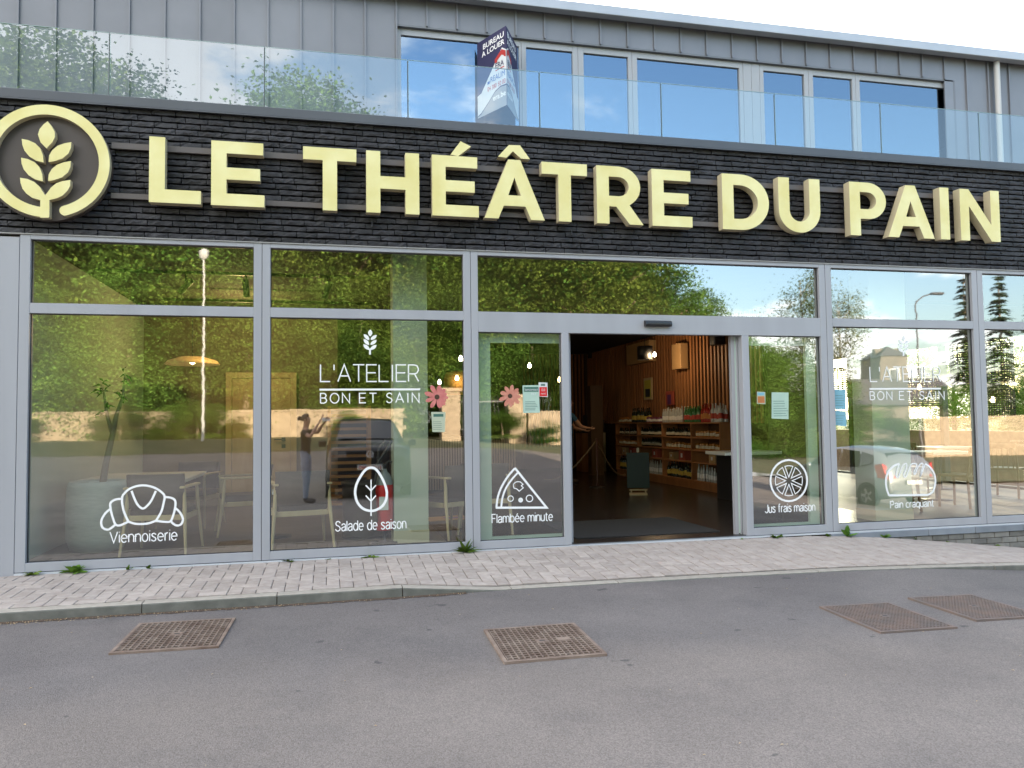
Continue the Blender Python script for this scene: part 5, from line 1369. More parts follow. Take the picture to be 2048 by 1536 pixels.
for i, (y, s_, mt, lb) in enumerate([(4.7, .16, PKY, 'kraft carton on the third shelf of the nearest bay'), (5.9, .18, PKR, 'red carton on the third shelf of the second bay'), (6.4, .14, PKY, 'small kraft carton beside the red one in the second bay'), (7.2, .17, PKR, 'red carton on the third shelf of the third bay'), (8.5, .16, PKR, 'red carton on the third shelf of the farthest bay'), (8.95, .15, PKY, 'kraft carton on the third shelf of the farthest bay')]):
    o = empty('carton', (SHX0+.05, y, FZ+lv[1]), 0, lb, 'box', 'cartons on the third shelf')
    m = MB(); m.box(0, .2, 0, s_*1.4, 0, s_, .003); m.build('box', mt, o); m = MB(); m.box(-.001, -.0005, s_*.5, s_*.9, .05, s_-.05); m.build('label_print', LBW, o)
# display boxes, posters and speakers on the slatted wall
def onwall(px, py): return onx(px, py, 6.80)
def wallbox(l, mt, label, depth=.12, name='wall_box', cat='display box'):
    ps = [onwall(*p) for p in l]; y0 = min(p.y for p in ps); y1 = max(p.y for p in ps); z0 = min(p.z for p in ps); z1 = max(p.z for p in ps)
    o = empty(name, (6.829, y0, z0), 0, label, cat)
    m = MB(); m.box(-depth, 0, 0, y1-y0, 0, z1-z0, .004); m.build('panel', mt, o); return o, y1-y0, z1-z0
MWOOD = mat('box_wood', (.42, .26, .12), .6)
wallbox([(1263, 692), (1310, 722)], MWOOD, 'wooden box high on the slatted wall behind the hanging black lamp', .16)
wallbox([(1355, 690), (1374, 737)], MWOOD, 'narrow wooden box high on the slatted wall, right of the hanging black lamp', .16)
o, yy, zz = wallbox([(1287, 757), (1304, 799)], WOODP, 'framed yellow poster with dark figures on the slatted wall', .03, 'poster', 'poster')
m = MB(); m.box(-.034, -.0305, .05, yy-.05, .05, zz-.05); m.build('print', mat('poster_yellow', (.50, .46, .08), .6), o)
m = MB(); m.box(-.037, -.0345, .09, yy-.1, .06, zz*.5); m.build('figures', mat('poster_dark', (.02, .03, .05), .6), o)
o, yy, zz = wallbox([(1331, 783), (1347, 810)], PKR, 'red poster with a dark purple bottle shape on the slatted wall', .03, 'poster', 'poster')
m = MB(); m.box(-.034, -.0305, yy*.3, yy*.75, .02, zz*.75); m.build('figures', mat('poster_purple', (.07, .02, .10), .6), o)
def speaker(px, py, X, Y, label):
    q = onx(px, py, X) if X else at(px, py, Y)
    o = empty('loudspeaker', (q.x, q.y, q.z), 0, label, 'loudspeaker', 'black loudspeakers in the shop')
    m = MB(); m.box(-.1, .1, -.1, .1, -.16, .16, .015); m.build('cabinet', BLACKP, o); m = MB(); m.lathe([(.001, -.004), (.05, 0), (.07, -.006), (.075, 0)], (0, -.1, 0), 16, True, 'y', False); m.build('cone', BLACK, o)
    m = MB(); m.box(-.02, .1, .08, .12, -.02, .02); m.build('bracket', BLACK, o)
speaker(1434, 673, 6.72, 0, 'black loudspeaker at the top right of the doorway view')
speaker(1184, 705, 0, 12.3, 'black loudspeaker at the top left of the doorway view')
# mirror-like round display and hanging black drum lamp
q = at(1290, 706, 6.2)
o = empty('drum_lamp', (q.x, 6.2, q.z), 0, 'black drum lamp hanging in the shop beside a bright bulb', 'lamp')
m = MB(); m.lathe([(.14, .13), (.15, .12), (.15, -.13), (.145, -.13), (.14, .1)], (0, 0, 0), 20); m.build('shade', BLACK, o)
m = MB(); m.tube([(0, 0, .13), (0, 0, 3.14-q.z)], .006, 6); m.build('cord', BLACK, o)
def bulb(px, py, y, label, watt, mt=None, r=.035, col=(1, .68, .36)):
    q = at(px, py, y); o = empty('hanging_bulb', (q.x, y, q.z), 0, label, 'lamp', 'bare bulbs hanging from cords')
    m = MB(); m.lathe([(.001, -r), (r*.7, -r*.75), (r, 0), (r*.7, r*.75), (r*.35, r*1.5), (.001, r*1.6)], (0, 0, 0), 12, True, 'z', False); m.build('bulb', mt or BULBC, o)
    m = MB(); m.tube([(0, 0, r*1.5), (0, 0, 3.14-q.z)], .004, 6); m.build('cord', BLACK, o)
    if watt: lamp_point((q.x, y, q.z-r*2.2), watt, col, .04)
bulb(1309, 710, 6.0, 'bright bare bulb right of the black drum lamp', 50)
bulb(921.5, 718, 4.4, 'bare bulb high in the second window, close to its right post', 5)
bulb(879, 765, 6.2, 'bare bulb just above the pink gerbera', 4)
bulb(914, 757, 5.0, 'warm filament bulb in front of the woven lamp', 4, BULB)
bulb(1059, 732, 5.0, 'bare bulb in the upper part of the side pane', 4)
bulb(1119.5, 760, 4.6, 'warm filament bulb at the right edge of the side pane', 5, BULB)
WICK = mat('wicker_orange', (0.34, 0.17, 0.05), 0.7)
q = at(922, 765, 5.4)
o = empty('woven_lamp', (q.x, 5.4, q.z), 0, 'warm orange woven drum lamp behind the right post of the second window', 'lamp')
m = MB(); m.lathe([(.1, .2), (.26, .17), (.3, .05), (.3, -.2), (.295, -.2), (.29, .05), (.25, .16)], (0, 0, 0), 24); m.build('shade', WICK, o)
m = MB(); m.tube([(0, 0, .19), (0, 0, 3.14-q.z)], .006, 6); m.build('cord', BLACK, o)
lamp_point((q.x, 5.4, q.z-.1), 8, (1, .6, .25), .08)
# counter block, partition, post with rope, pedestal board, cabinet
q0 = at(1164, 866, 10.9); q1 = at(1211, 866, 10.9)
o = empty('serving_block', (q0.x, 10.9, FZ), 0, 'pale serving block with a darker wooden left side at the back of the shop', 'counter')
w_ = q1.x-q0.x; h_ = q0.z-FZ
m = MB(); m.box(w_*.34, w_, 0, .5, 0, h_); m.build('front_panel', mat('pale_panel', (.40, .36, .29), .6), o); m = MB(); m.box(0, w_*.34-.002, 0, .5, 0, h_); m.build('wood_panel', WOODW, o)
m = MB(); m.box(-.01, w_+.01, -.02, .52, h_, h_+.03); m.build('top', BLACKP, o)
for k, (dx, hh_, lb_) in enumerate(((.12, .42, 'black till screen on the left of the serving block'), (.34, .30, 'smaller black box on the right of the serving block'))):
    t_ = empty('till', (q0.x+w_*(.15+.5*k), 10.95, h_+.03+FZ), 0, lb_, 'till')
    m = MB(); m.box(0, .22, .05, .2, 0, .05, .004); m.build('base', BLACK, t_); m = MB(); m.box(-.02, .24, .06, .09, .05, hh_, .004); m.build('screen', BLACKP, t_)
m = MB(); m.box(-.85, .85, 0, 1.35, 0, .012, .003); tag(m.build('entrance_mat', mat('mat_black', (.016, .015, .015), .95, c2=(.03, .028, .027), scale=60), None, (3.42, .32, FZ)), 'dark ribbed entrance mat just inside the open doorway', 'mat')
q = onz(1223, 955)
m = MB(); m.box(-.13, .17, 0, .25, 0, 2.1); o = tag(m.build('wood_partition', mat('dark_wood', (.09, .05, .028), .6), None, (6.05, 9.6, FZ)), 'dark wooden partition pillar left of the shelf unit', 'partition')
q = onz(1195, 975)
PO = empty('rope_post', (q.x, q.y, FZ), 0, 'slim dark post with ropes sagging to both sides in the shop', 'barrier post')
m = MB(); m.lathe([(.15, 0), (.15, .015), (.03, .03)], (0, 0, 0), 18); m.build('foot', BLACK, PO)
m = MB(); m.tube([(0, 0, .02), (0, 0, .93)], .022, 10); m.build('pole', mat('post_bronze', (.08, .03, .025), .4), PO)
ROPE = mat('rope', (.22, .15, .09), .9)
for sx in (-1, 1):
    pts = [(sx*.95*t, 1.0*t*(1 if sx > 0 else .4), .90-.75*math.sin(math.pi*t*.55)) for t in [i/10 for i in range(11)]]
    m = MB(); m.tube(pts, .014, 7); m.build('rope', ROPE, PO)
q = onz(1277, 990)
PB = empty('menu_stand', (q.x, q.y, FZ), R_(-20), 'dark teal menu board on a small wooden foot standing in the shop', 'stand')
m = MB(); m.box(-.19, .19, -.03, .0, .12, .72, .003); m.build('board', mat('board_teal', (.012, .026, .035), .4), PB)
m = MB(); m.box(-.15, .15, -.05, -.03, .08, .10); m.box(-.15, .15, -.05, -.03, .0, .022); m.box(-.13, -.11, -.045, -.032, .022, .08); m.box(.11, .13, -.045, -.032, .022, .08); m.box(-.15, .15, .02, .2, 0, .022); m.build('foot', WOODP, PB)
m = MB(); m.box(-.02, .02, -.035, -.0305, .73, .80); m.build('clip', LBL, PB)
m = MB(); m.box(-.005, .005, -.03, .0, .72, .74); m.build('peg', WOODP, PB)
CB = empty('chill_cabinet', (5.55, 2.75, FZ), 0, 'black cabinet with a white top just inside the right side of the doorway', 'cabinet')
q = at(1415, 912, 3.2)
CB.location = (q.x+.28, 3.2, FZ)
m = MB(); m.box(.18, .95, 0, .6, 0, q.z-FZ); m.build('body', BLACKP, CB); m = MB(); m.box(0, .98, -.03, .63, q.z-FZ, q.z-FZ+.05, .006); m.build('top', TABLEW, CB); m = MB(); m.box(.2, .9, -.006, 0, .08, q.z-FZ-.06); m.build('door_panel', BLACK, CB)
# ================================================================== INTERIOR: DINING ROOM, GLAZED ON ITS FAR SIDE
m = MB()
for y in (0.2, 2.6, 5.0, 6.9, 7.75, 9.6, 12.5): m.box(11.5, 11.62, y, y+.09, -.1, 2.66)
m.box(11.5, 11.62, .2, 12.6, 2.66, 3.14); m.box(11.5, 11.62, .2, 12.6, -.1, .06); m.build('side_glazing_frame', mat('dark_frame', (.10, .095, .085), .5), B)
m = MB(); m.box(11.501, 11.62, 6.99, 7.75, .06, 2.66); m.build('side_wall_pier', WALLB, B)
GS = glass('side_glass', 0.08, (0.92, 0.95, 0.92), wav=0)
for a, b in ((.29, 2.6), (2.69, 5.0), (5.09, 6.9), (7.84, 9.6), (9.69, 12.5)):
    m = MB(); m.quad((11.56, b, .06), (11.56, a, .06), (11.56, a, 2.66), (11.56, b, 2.66)); m.build('side_pane', GS, B)
q = at(1500, 900, 3); 
WOOD2 = mat('stool_wood', (0.26, 0.15, 0.08), 0.5, c2=(.2, .11, .055), scale=8)
def stool(x, y, rz, label, first=[None]):
    if first[0] is None:
        r = empty('bar_stool', (x, y, FZ), rz, label, 'stool', 'wooden stools in the dining room')
        m = MB(); m.lathe([(.001, .43), (.19, .43), (.2, .445), (.2, .46), (.19, .47), (.001, .47)], (0, 0, 0), 20, True, 'z', False); m.build('seat', WOOD2, r)
        for k in range(4):
            a = R_(45+90*k); m = MB(); m.tube([(.2*math.cos(a), .2*math.sin(a), 0), (.15*math.cos(a), .15*math.sin(a), .432)], [.017, .022], 8); m.build('leg', WOOD2, r)
        m = MB(); pts = [(.175*math.cos(k*math.pi/8), .175*math.sin(k*math.pi/8), .2) for k in range(17)]; m.tube(pts, .009, 6); m.build('foot_ring', WOOD2, r)
        first[0] = r; return r
    return dup(first[0], (x, y, FZ), rz, label)
def dchair(x, y, rz, label, first=[None]):
    if first[0] is None:
        r = empty('dining_chair', (x, y, FZ), rz, label, 'chair', 'dark slatted dining chairs')
        for sx in (-1, 1):
            m = MB(); m.tube([(sx*.2, .2, 0), (sx*.19, .19, .43)], .018, 8); m.build('leg', WOOD2, r)
            m = MB(); m.tube([(sx*.2, -.22, 0), (sx*.19, -.19, .43), (sx*.19, -.24, .82)], .018, 8); m.build('leg', WOOD2, r)
        m = MB(); m.box(-.21, .21, -.21, .21, .43, .46, .006); m.build('seat', WOOD2, r)
        m = MB(); m.box(-.2, .2, -.26, -.23, .76, .84, .006); m.build('top_rail', WOOD2, r)
        for k in range(5):
            m = MB(); x_ = -.14+k*.07; m.tube([(x_, -.2, .46), (x_, -.243, .77)], .009, 6); m.build('spindle', WOOD2, r)
        first[0] = r; return r
    return dup(first[0], (x, y, FZ), rz, label)
stool(7.55, 1.35, 0, 'wooden stool just right of the second sage column')
stool(8.15, 2.2, .4, 'wooden stool behind the one beside the second sage column')
stool(9.9, 1.3, .2, 'wooden stool in the rightmost visible window')
dchair(8.6, 1.5, R_(20), 'dark dining chair nearest the glass in the right hand dining room')
dchair(9.2, 3.2, R_(160), 'dark dining chair facing the window across the square table')
dchair(10.3, 2.4, R_(-60), 'dark dining chair at the right side of the dining room')
dchair(8.2, 4.6, R_(80), 'dark dining chair far back beside the shop wall')
ptable('dining_table', 9.0, 2.4, .8, .8, .74, 'square white dining table in the middle of the right hand room', grp='white tables in the dining room')
ptable('dining_table', 10.4, 3.9, .8, .8, .74, 'square white dining table near the side glazing', grp='white tables in the dining room')
ptable('dining_table', 8.3, 5.8, 1.2, .8, .74, 'long white dining table far back by the shop wall', grp='white tables in the dining room')
# woven pendant lamps
WK = mat('wicker_dark', (0.045, 0.034, 0.026), 0.8)
def wicker(px, py, y, rad, hh, label, lit=True):
    q = at(px, py, y); o = empty('wicker_lamp', (q.x, y, q.z), 0, label, 'lamp', 'dark wicker pendant lamps')
    m = MB(); nr_, nv = int(hh/.035), 26
    def prof(t): return rad*(min(1.0, math.sqrt(max(0, 1-((t-.0)/.30-1)**2))) if t < .30 else 1.0) if False else rad*min(1.0, .25+.75*min(1, (t/.22)**.5))
    for i in range(nr_+1):
        t = i/nr_; r_ = prof(t); z = hh*(.5-t)
        m.tube([(r_*math.cos(k*2*math.pi/28), r_*math.sin(k*2*math.pi/28), z) for k in range(29)], .0085, 4, False)
    for k in range(nv):
        a = k*2*math.pi/nv; m.tube([(prof(t)*math.cos(a), prof(t)*math.sin(a), hh*(.5-t)) for t in [i/8 for i in range(9)]], .0075, 4, False)
    m.build('woven_shade', WK, o)
    m = MB(); m.lathe([(.001, -.05), (.03, -.035), (.036, 0), (.02, .05), (.001, .06)], (0, 0, 0), 10, True, 'z', False); m.build('bulb', BULB, o)
    m = MB(); m.tube([(0, 0, .06), (0, 0, 3.14-q.z)], .006, 6); m.build('cord', BLACK, o)
    return q
qa = wicker(1839, 775, 3.6, .34, .62, 'dark wicker lamp crossed by the lettering of the bread window')
qb = wicker(1962, 715, 2.2, .42, .78, 'largest dark wicker lamp, at the post right of the bread window')
qc = wicker(1985, 800, 3.2, .32, .55, 'dark wicker lamp lower in the rightmost window')
qd = wicker(1676, 765, 5.2, .33, .55, 'dark wicker lamp behind the blue papers')
for q_ in (qa, qb, qc, qd): lamp_point((q_.x, q_.y, q_.z-.03), 3, (1, .66, .3), .05)
# upper floor tube light
q0, q1 = at(1722, 176, UY+1.6), at(1878, 191, UY+1.6)
o = tag(MB().box(q0.x, q1.x, UY+1.57, UY+1.63, q0.z, q0.z+.035).build('tube_light', mat('tube_glow', (1, 1, 1), .4, emit=(.95, .98, 1), estr=0.8)), 'lit tube lamp behind the rightmost upper window', 'lamp')
# ================================================================== PEOPLE
SKIN = mat('skin', (0.42, 0.24, 0.17), 0.55); HAIRB = mat('dark_hair', (0.022, 0.014, 0.010), 0.6); SHIRT = mat('black_shirt', (0.026, 0.024, 0.022), 0.9)
JEANS = mat('washed_jeans', (0.25, 0.27, 0.33), 0.9, c2=(.18, .20, .26), scale=14); BOOT = mat('dark_boots', (.03, .02, .018), .5); BLUESH = mat('blue_shirt', (.02, .085, .16), .85); DKTR = mat('dark_trousers', (.02, .02, .024), .9)
def skin_body(name, J, bones, mats_of, root=0, sub=2):
    """J: list of (pos, radius); bones: (i, j, material); one continuous skinned surface"""
    me = bpy.data.meshes.new(name); me.from_pydata([j[0] for j in J], [(a, b) for a, b, _ in bones], [])
    o = bpy.data.objects.new(name, me); COL.objects.link(o)
    md = o.modifiers.new('skin', 'SKIN'); md.use_smooth_shade = True; md.branch_smoothing = 0.6
    if not me.skin_vertices: pass
    d = me.skin_vertices[0].data
    for i, (p, r) in enumerate(J):
        d[i].radius = r if isinstance(r, tuple) else (r, r); d[i].use_root = (i == root)
    ms = o.modifiers.new('sub', 'SUBSURF'); ms.levels = sub; ms.render_levels = sub
    dg = bpy.context.evaluated_depsgraph_get(); m2 = bpy.data.meshes.new_from_object(o.evaluated_get(dg))
    bpy.data.objects.remove(o); bpy.data.meshes.remove(me)
    m2.materials.clear()
    for mm in mats_of: m2.materials.append(mm)
    P = [Vector(j[0]) for j in J]
    for pl in m2.polygons:
        c = pl.center; best = 1e9; bi = 0
        for a, b, mi in bones:
            ab = P[b]-P[a]; L = ab.length_squared; t = 0 if L < 1e-9 else max(0, min(1, (c-P[a]).dot(ab)/L))
            d_ = (c-(P[a]+ab*t)).length
            if d_ < best: best = d_; bi = mi
        pl.material_index = bi; pl.use_smooth = True
    m2.name = name; return m2
def person(loc, rz, label, top, trousers, hand_l, hand_r, bun=True, stance=0.1):
    """standing figure facing +x; hand targets in the figure's own frame"""
    J = []; bn = []
    def j(p, r): J.append((Vector(p), r)); return len(J)-1
    pel = j((0, 0, .95), (.125, .16)); wai = j((.0, 0, 1.10), (.10, .135)); che = j((.0, 0, 1.30), (.115, .165)); nb = j((-.01, 0, 1.45), (.07, .08)); nk = j((0, 0, 1.52), (.05, .052)); hd0 = j((.015, 0, 1.585), (.075, .065)); hd1 = j((.02, 0, 1.65), (.092, .077)); hd2 = j((.005, 0, 1.715), (.07, .06))
    bn += [(pel, wai, 0), (wai, che, 0), (che, nb, 0), (nb, nk, 2), (nk, hd0, 2), (hd0, hd1, 2), (hd1, hd2, 2)]
    for s_, tgt in ((1, hand_l), (-1, hand_r)):
        sh = Vector((0, s_*.185, 1.42)); ta = Vector(tgt)
        d = (ta-sh); L = d.length; u = .29; v_ = .26
        L2 = min(L, u+v_-.01); dn = d.normalized(); h = math.sqrt(max(u*u-(L2*u/(u+v_))**2, 0.0))
        el = sh+dn*(L2*u/(u+v_))+Vector((0, s_*.35, -1)).normalized()*h
        a = j(sh, .058); b = j(sh.lerp(el, .5), .047); e = j(el, .04); f = j(el.lerp(ta, .5), .035); w_ = j(ta-dn*.0, .024)
        bn += [(che, a, 0), (a, b, 0), (b, e, 2), (e, f, 2), (f, w_, 2)]
        fw = (ta-el).normalized(); sd = fw.cross(Vector((0, 0, 1))).normalized()
        pm_ = j(ta+fw*.06, (.034, .018)); bn.append((w_, pm_, 2))
        for k in range(4):
            o1 = ta+fw*(.095)+sd*(k-1.5)*.019; ln = (.062, .072, .067, .052)[k]
            f1 = j(o1, .0095); f2 = j(o1+fw*ln*.55+Vector((0, 0, .012)), .0088); f3 = j(o1+fw*ln*.75+Vector((0, 0, .034))-sd*0, .0075); bn += [(pm_, f1, 2), (f1, f2, 2), (f2, f3, 2)]
        t1 = j(ta+fw*.035-sd*.03*s_+Vector((0, 0, .018)), .011); t2 = j(ta+fw*.07-sd*.045*s_+Vector((0, 0, .04)), .009); bn += [(w_, t1, 2), (t1, t2, 2)]
        hp = j((0, s_*.09, .89), (.10, .09)); kn = j((.02+stance*.3*s_, s_*.095, .49), .062); an = j((-.01+stance*s_, s_*.10, .10), .042); he = j((-.02+stance*s_, s_*.10, .05), .042); fo = j((.13+stance*s_, s_*.115, .035), (.04, .028)); fo2 = j((.19+stance*s_, s_*.12, .03), (.032, .02))
        bn += [(pel, hp, 1), (hp, kn, 1), (kn, an, 1), (an, he, 3), (he, fo, 3), (fo, fo2, 3)]
    me = skin_body('body', J, bn, [top, trousers, SKIN, BOOT])
    r = empty('person', loc, rz, label, 'person'); link('body', me, None, r)
    m = MB(); n0 = 14
    vs = []; fs = []
    for i in range(9):       # hair cap over the back and top of the head
        th = math.pi*i/8*.62
        for k in range(n0+1):
            ph = R_(62)+R_(236)*k/n0; rr = .100; zf = math.cos(th)
            vs.append((.012+rr*1.02*math.sin(th)*math.cos(ph)-.008, rr*.86*math.sin(th)*math.sin(ph), 1.665+rr*1.08*zf))
    for i in range(8):
        for k in range(n0): a = i*(n0+1)+k; fs.append((a, a+1, a+n0+2, a+n0+1))
    m.add(vs, fs, True)
    # front of the hairline
    vs = []
    for i in range(5):
        th = math.pi*i/8*.40
        for k in range(9):
            ph = R_(-62)+R_(124)*k/8; vs.append((.004+.104*math.sin(th)*math.cos(ph), .088*math.sin(th)*math.sin(ph), 1.665+.108*math.cos(th)))
    m.add(vs, [(i*9+k, i*9+k+1, i*9+k+10, i*9+k+9) for i in range(4) for k in range(8)], True)
    if bun: m.lathe([(.001, -.045), (.035, -.035), (.048, 0), (.035, .035), (.001, .045)], (-.125, 0, 1.68), 12, True, 'z', False)
    m.build('hair', HAIRB, r)
    m = MB(); m.add([(.098, -.012, 1.64), (.098, .012, 1.64), (.122, 0, 1.628), (.098, 0, 1.672)], [(0, 1, 2), (0, 2, 3), (1, 3, 2)]); m.build('nose', SKIN, r)
    EYE = mat('eye_dark', (.03, .02, .015), .2)
    for s_ in (-1, 1):
        m = MB(); m.lathe([(.001, -.006), (.008, -.003), (.011, 0), (.008, .003), (.001, .006)], (.100, s_*.033, 1.668), 8, True, 'z', False); m.build('eye', EYE, r)
        m = MB(); m.lathe([(.001, -.026), (.012, -.012), (.015, .008), (.001, .026)], (.01, s_*.083, 1.645), 8, True, 'z', False); m.build('ear', SKIN, r)
    m = MB(); m.box(.090, .0985, -.022, .022, 1.598, 1.607, .003); m.build('mouth', mat('lips', (.30, .10, .08), .5), r)
    return r
gz = road_z(-.46, -8.15)
ph_w = Vector((-0.11, -7.96, 1.385))
rz_p = R_(18)
def to_local(wp, loc, rz): 
    d = Vector(wp)-Vector(loc); return Vector((d.x*math.cos(rz)+d.y*math.sin(rz), -d.x*math.sin(rz)+d.y*math.cos(rz), d.z))
PL_ = Vector((-.50, -8.22, gz))
hl = to_local(ph_w+Vector((-.07, -.03, -.05)), PL_, rz_p); hr = to_local(ph_w+Vector((.02, -.06, -.055)), PL_, rz_p)
person(PL_, rz_p, 'person in dark top and pale jeans taking the photo, mirrored in the second window', SHIRT, JEANS, hl-Vector((.06, 0, 0)), hr-Vector((.05, 0, 0)), True, .03)
PH = empty('phone', ph_w, R_(0), 'white phone held up by the photographer mirrored in the second window', 'phone')
m = MB(); m.box(-.078, .078, -.004, .004, -.037, .037, .003); m.build('case', mat('phone_white', (.6, .62, .64), .3), PH)
m = MB(); m.box(.045, .07, .004, .0055, .008, .030); m.build('camera_bump', BLACKP, PH)
q = at(1152, 968, 7.6)
person((q.x-.14, 7.6, FZ), R_(0), 'person in a blue shirt half hidden behind the left jamb of the open doorway', BLUESH, DKTR, (.36, .14, 1.08), (.40, -.12, 1.12), False, .05)
m = MB(); m.box(-.2, .06, -.16, .16, 0, .018)
# ================================================================== VEHICLES BEHIND THE CAMERA (seen mirrored in the glass)
SILV = mat('silver_paint', (0.24, 0.25, 0.26), 0.28, 0.55, coat=.6); VANP = mat('dark_paint', (0.012, 0.012, 0.013), 0.35, .0, coat=.15); TYRE = mat('tyre', (.015, .015, .016), .85); RIM = mat('alloy', (.42, .43, .44), .35, .8); TAIL = mat('tail_lamp', (.40, .012, .01), .15); HEADL = mat('head_lamp', (.16, .17, .18), .08); PLATE = mat('plate_white', (.42, .42, .40), .5); PLRED = mat('plate_red', (.45, .02, .03), .5); UNDER = mat('underbody', (.012, .012, .012), .9)
def wheel(parent, x, y, r, w_=.2):
    o = MB().lathe([(r*.62, -w_/2), (r*.92, -w_/2), (r, -w_*.36), (r, w_*.36), (r*.92, w_/2), (r*.62, w_/2)], (0, 0, 0), 26, True, 'y', False).build('wheel', TYRE, parent, (x, y, r))
    sgn = 1 if y > 0 else -1
    m = MB()
    for s_ in (-1, 1):
        m.lathe([(r*.64, s_*w_*.46), (r*.58, s_*w_*.30), (r*.2, s_*w_*.34), (r*.18, s_*w_*.42), (.001, s_*w_*.42)], (0, 0, 0), 26, True, 'y', False)
    m.build('rim', RIM, o)
    m = MB()
    for k in range(5):
        a = 2*math.pi*k/5; u = Vector((math.cos(a), 0, math.sin(a))); v_ = Vector((-math.sin(a), 0, math.cos(a))); yy = sgn*w_*.45
        m.add([u*r*.15+v_*.035+Vector((0, yy, 0)), u*r*.15-v_*.035+Vector((0, yy, 0)), u*r*.62-v_*.025+Vector((0, yy, 0)), u*r*.62+v_*.025+Vector((0, yy, 0))], [(0, 1, 2, 3)])
    m.build('spokes', RIM, o)
def car_body(st, mat_):
    """st: stations along x: (x, z_low, z_sill, z_belt, z_roof, half width low, half width belt, half width roof)"""
    m = MB(); vs = []; n = 0; rings = []
    for (x, zl, zs, zb, zr, wl, wb, wr) in st:
        half = [(wl*.80, zl), (wl*.985, zl+.06), (wl, zs), (wb, (zs+zb)/2), (wb*.985, zb), (wr+(wb-wr)*.45, zb+(zr-zb)*.55), (wr, zb+(zr-zb)*.9), (wr*.86, zr-.0), (0, zr+.015)]
        rg = [(x, a, b) for a, b in half]+[(x, -a, b) for a, b in half[:-1][::-1]]
        rings.append(rg)
    k = len(rings[0]); vs = [p for r in rings for p in r]
    fs = []
    for i in range(len(rings)-1):
        for q_ in range(k-1): a = i*k+q_; fs.append((a, a+1, a+k+1, a+k))
        fs.append((i*k+k-1, i*k, (i+1)*k, (i+1)*k+k-1))
    fs += [tuple(range(k))[::-1], tuple(range((len(rings)-1)*k, len(rings)*k))]
    m.add(vs, fs, True); me = m.mesh('body', mat_); fixn(me); return me, rings
def arch_cut(parent, x, y, r):
    m = MB(); m.lathe([(.001, -.012), (r, -.012), (r, .012), (.001, .012)], (x, y, r*.86), 24, False, 'y', False); m.build('wheel_arch', UNDER, parent)
# silver hatchback, rear towards the shop
hx, hy = 14.05, -11.0
gz2 = min(road_z(hx, hy-1), road_z(hx, hy+2))
CA = empty('parked_car', (hx, hy, gz2+.0), R_(-98), 'silver hatchback parked across the forecourt, mirrored beside the bread drawing', 'car')
CA.rotation_euler = (R_(0), 0, R_(-97))
st = [(2.02, .34, .42, .62, .70, .70, .66, .55), (1.9, .24, .42, .74, .82, .80, .78, .66), (1.3, .22, .42, .88, .98, .84, .84, .70), (.95, .20, .42, .94, 1.06, .845, .845, .70), (.25, .20, .42, .96, 1.46, .85, .85, .60), (-.3, .20, .42, .97, 1.53, .85, .85, .60), (-1.0, .20, .42, 1.0, 1.50, .85, .85, .585), (-1.52, .22, .42, 1.02, 1.42, .84, .84, .57), (-1.78, .26, .45, 1.02, 1.20, .81, .81, .60), (-1.90, .30, .5, .86, .98, .77, .77, .66), (-1.93, .38, .5, .7, .78, .72, .72, .66)]
me, rg = car_body(st, SILV); link('body', me, None, CA)
for x in (1.25, -1.27):
    for s_ in (-1, 1): arch_cut(CA, x, s_*.842, .345); wheel(CA, x, s_*.765, .30)
for s_ in (-1, 1):
    m = MB(); m.add([(.95-.15, s_*.80, 1.03), (.3, s_*.675, 1.40), (-.25, s_*.655, 1.455), (-.27, s_*.835, 1.0)], [(0, 1, 2, 3)]); m.add([(-.33, s_*.835, 1.0), (-.31, s_*.655, 1.455), (-.9, s_*.65, 1.43), (-1.0, s_*.825, 1.03)], [(0, 1, 2, 3)]); m.add([(-1.06, s_*.825, 1.05), (-.97, s_*.655, 1.42), (-1.36, s_*.665, 1.33), (-1.42, s_*.80, 1.12)], [(0, 1, 2, 3)])
    m.v = [(x, y+s_*.02, z) for x, y, z in m.v]; m.build('side_window', DARKGLASS, CA)
    m = MB(); vs = [(-1.60, s_*.83, .78), (-1.52, s_*.83, 1.10), (-1.74, s_*.80, 1.13), (-1.83, s_*.56, 1.0), (-1.93, s_*.56, .78), (-1.86, s_*.80, .76)]
    m.add([(x-.02, y+s_*.012, z) for x, y, z in vs], [(0, 1, 2, 5), (2, 3, 4, 5)]); m.build('tail_light', TAIL, CA)
    m = MB(); m.lathe([(.001, -.07), (.06, -.05), (.08, 0), (.06, .05), (.001, .06)], (.72, s_*.93, 1.0), 10, True, 'z', False); m.build('door_mirror', SILV, CA)
m = MB(); m.add([(-1.545, .53, 1.38), (-1.545, -.53, 1.38), (-1.80, -.63, 1.07), (-1.80, .63, 1.07)], [(0, 1, 2, 3)]); m.v = [(x-.035, y, z+.012) for x, y, z in m.v]; m.build('rear_window', DARKGLASS, CA)
m = MB(); m.add([(.93, .60, 1.07), (.93, -.60, 1.07), (.27, -.52, 1.44), (.27, .52, 1.44)], [(0, 1, 2, 3)]); m.v = [(x+.03, y, z+.03) for x, y, z in m.v]; m.build('windscreen', DARKGLASS, CA)
m = MB(); m.box(-1.985, -1.95, -.26, .26, .60, .71); m.build('number_plate', PLATE, CA)
m = MB(); m.box(-1.96, -1.86, -.68, .68, .33, .46, .03); m.build('bumper', SILV, CA)
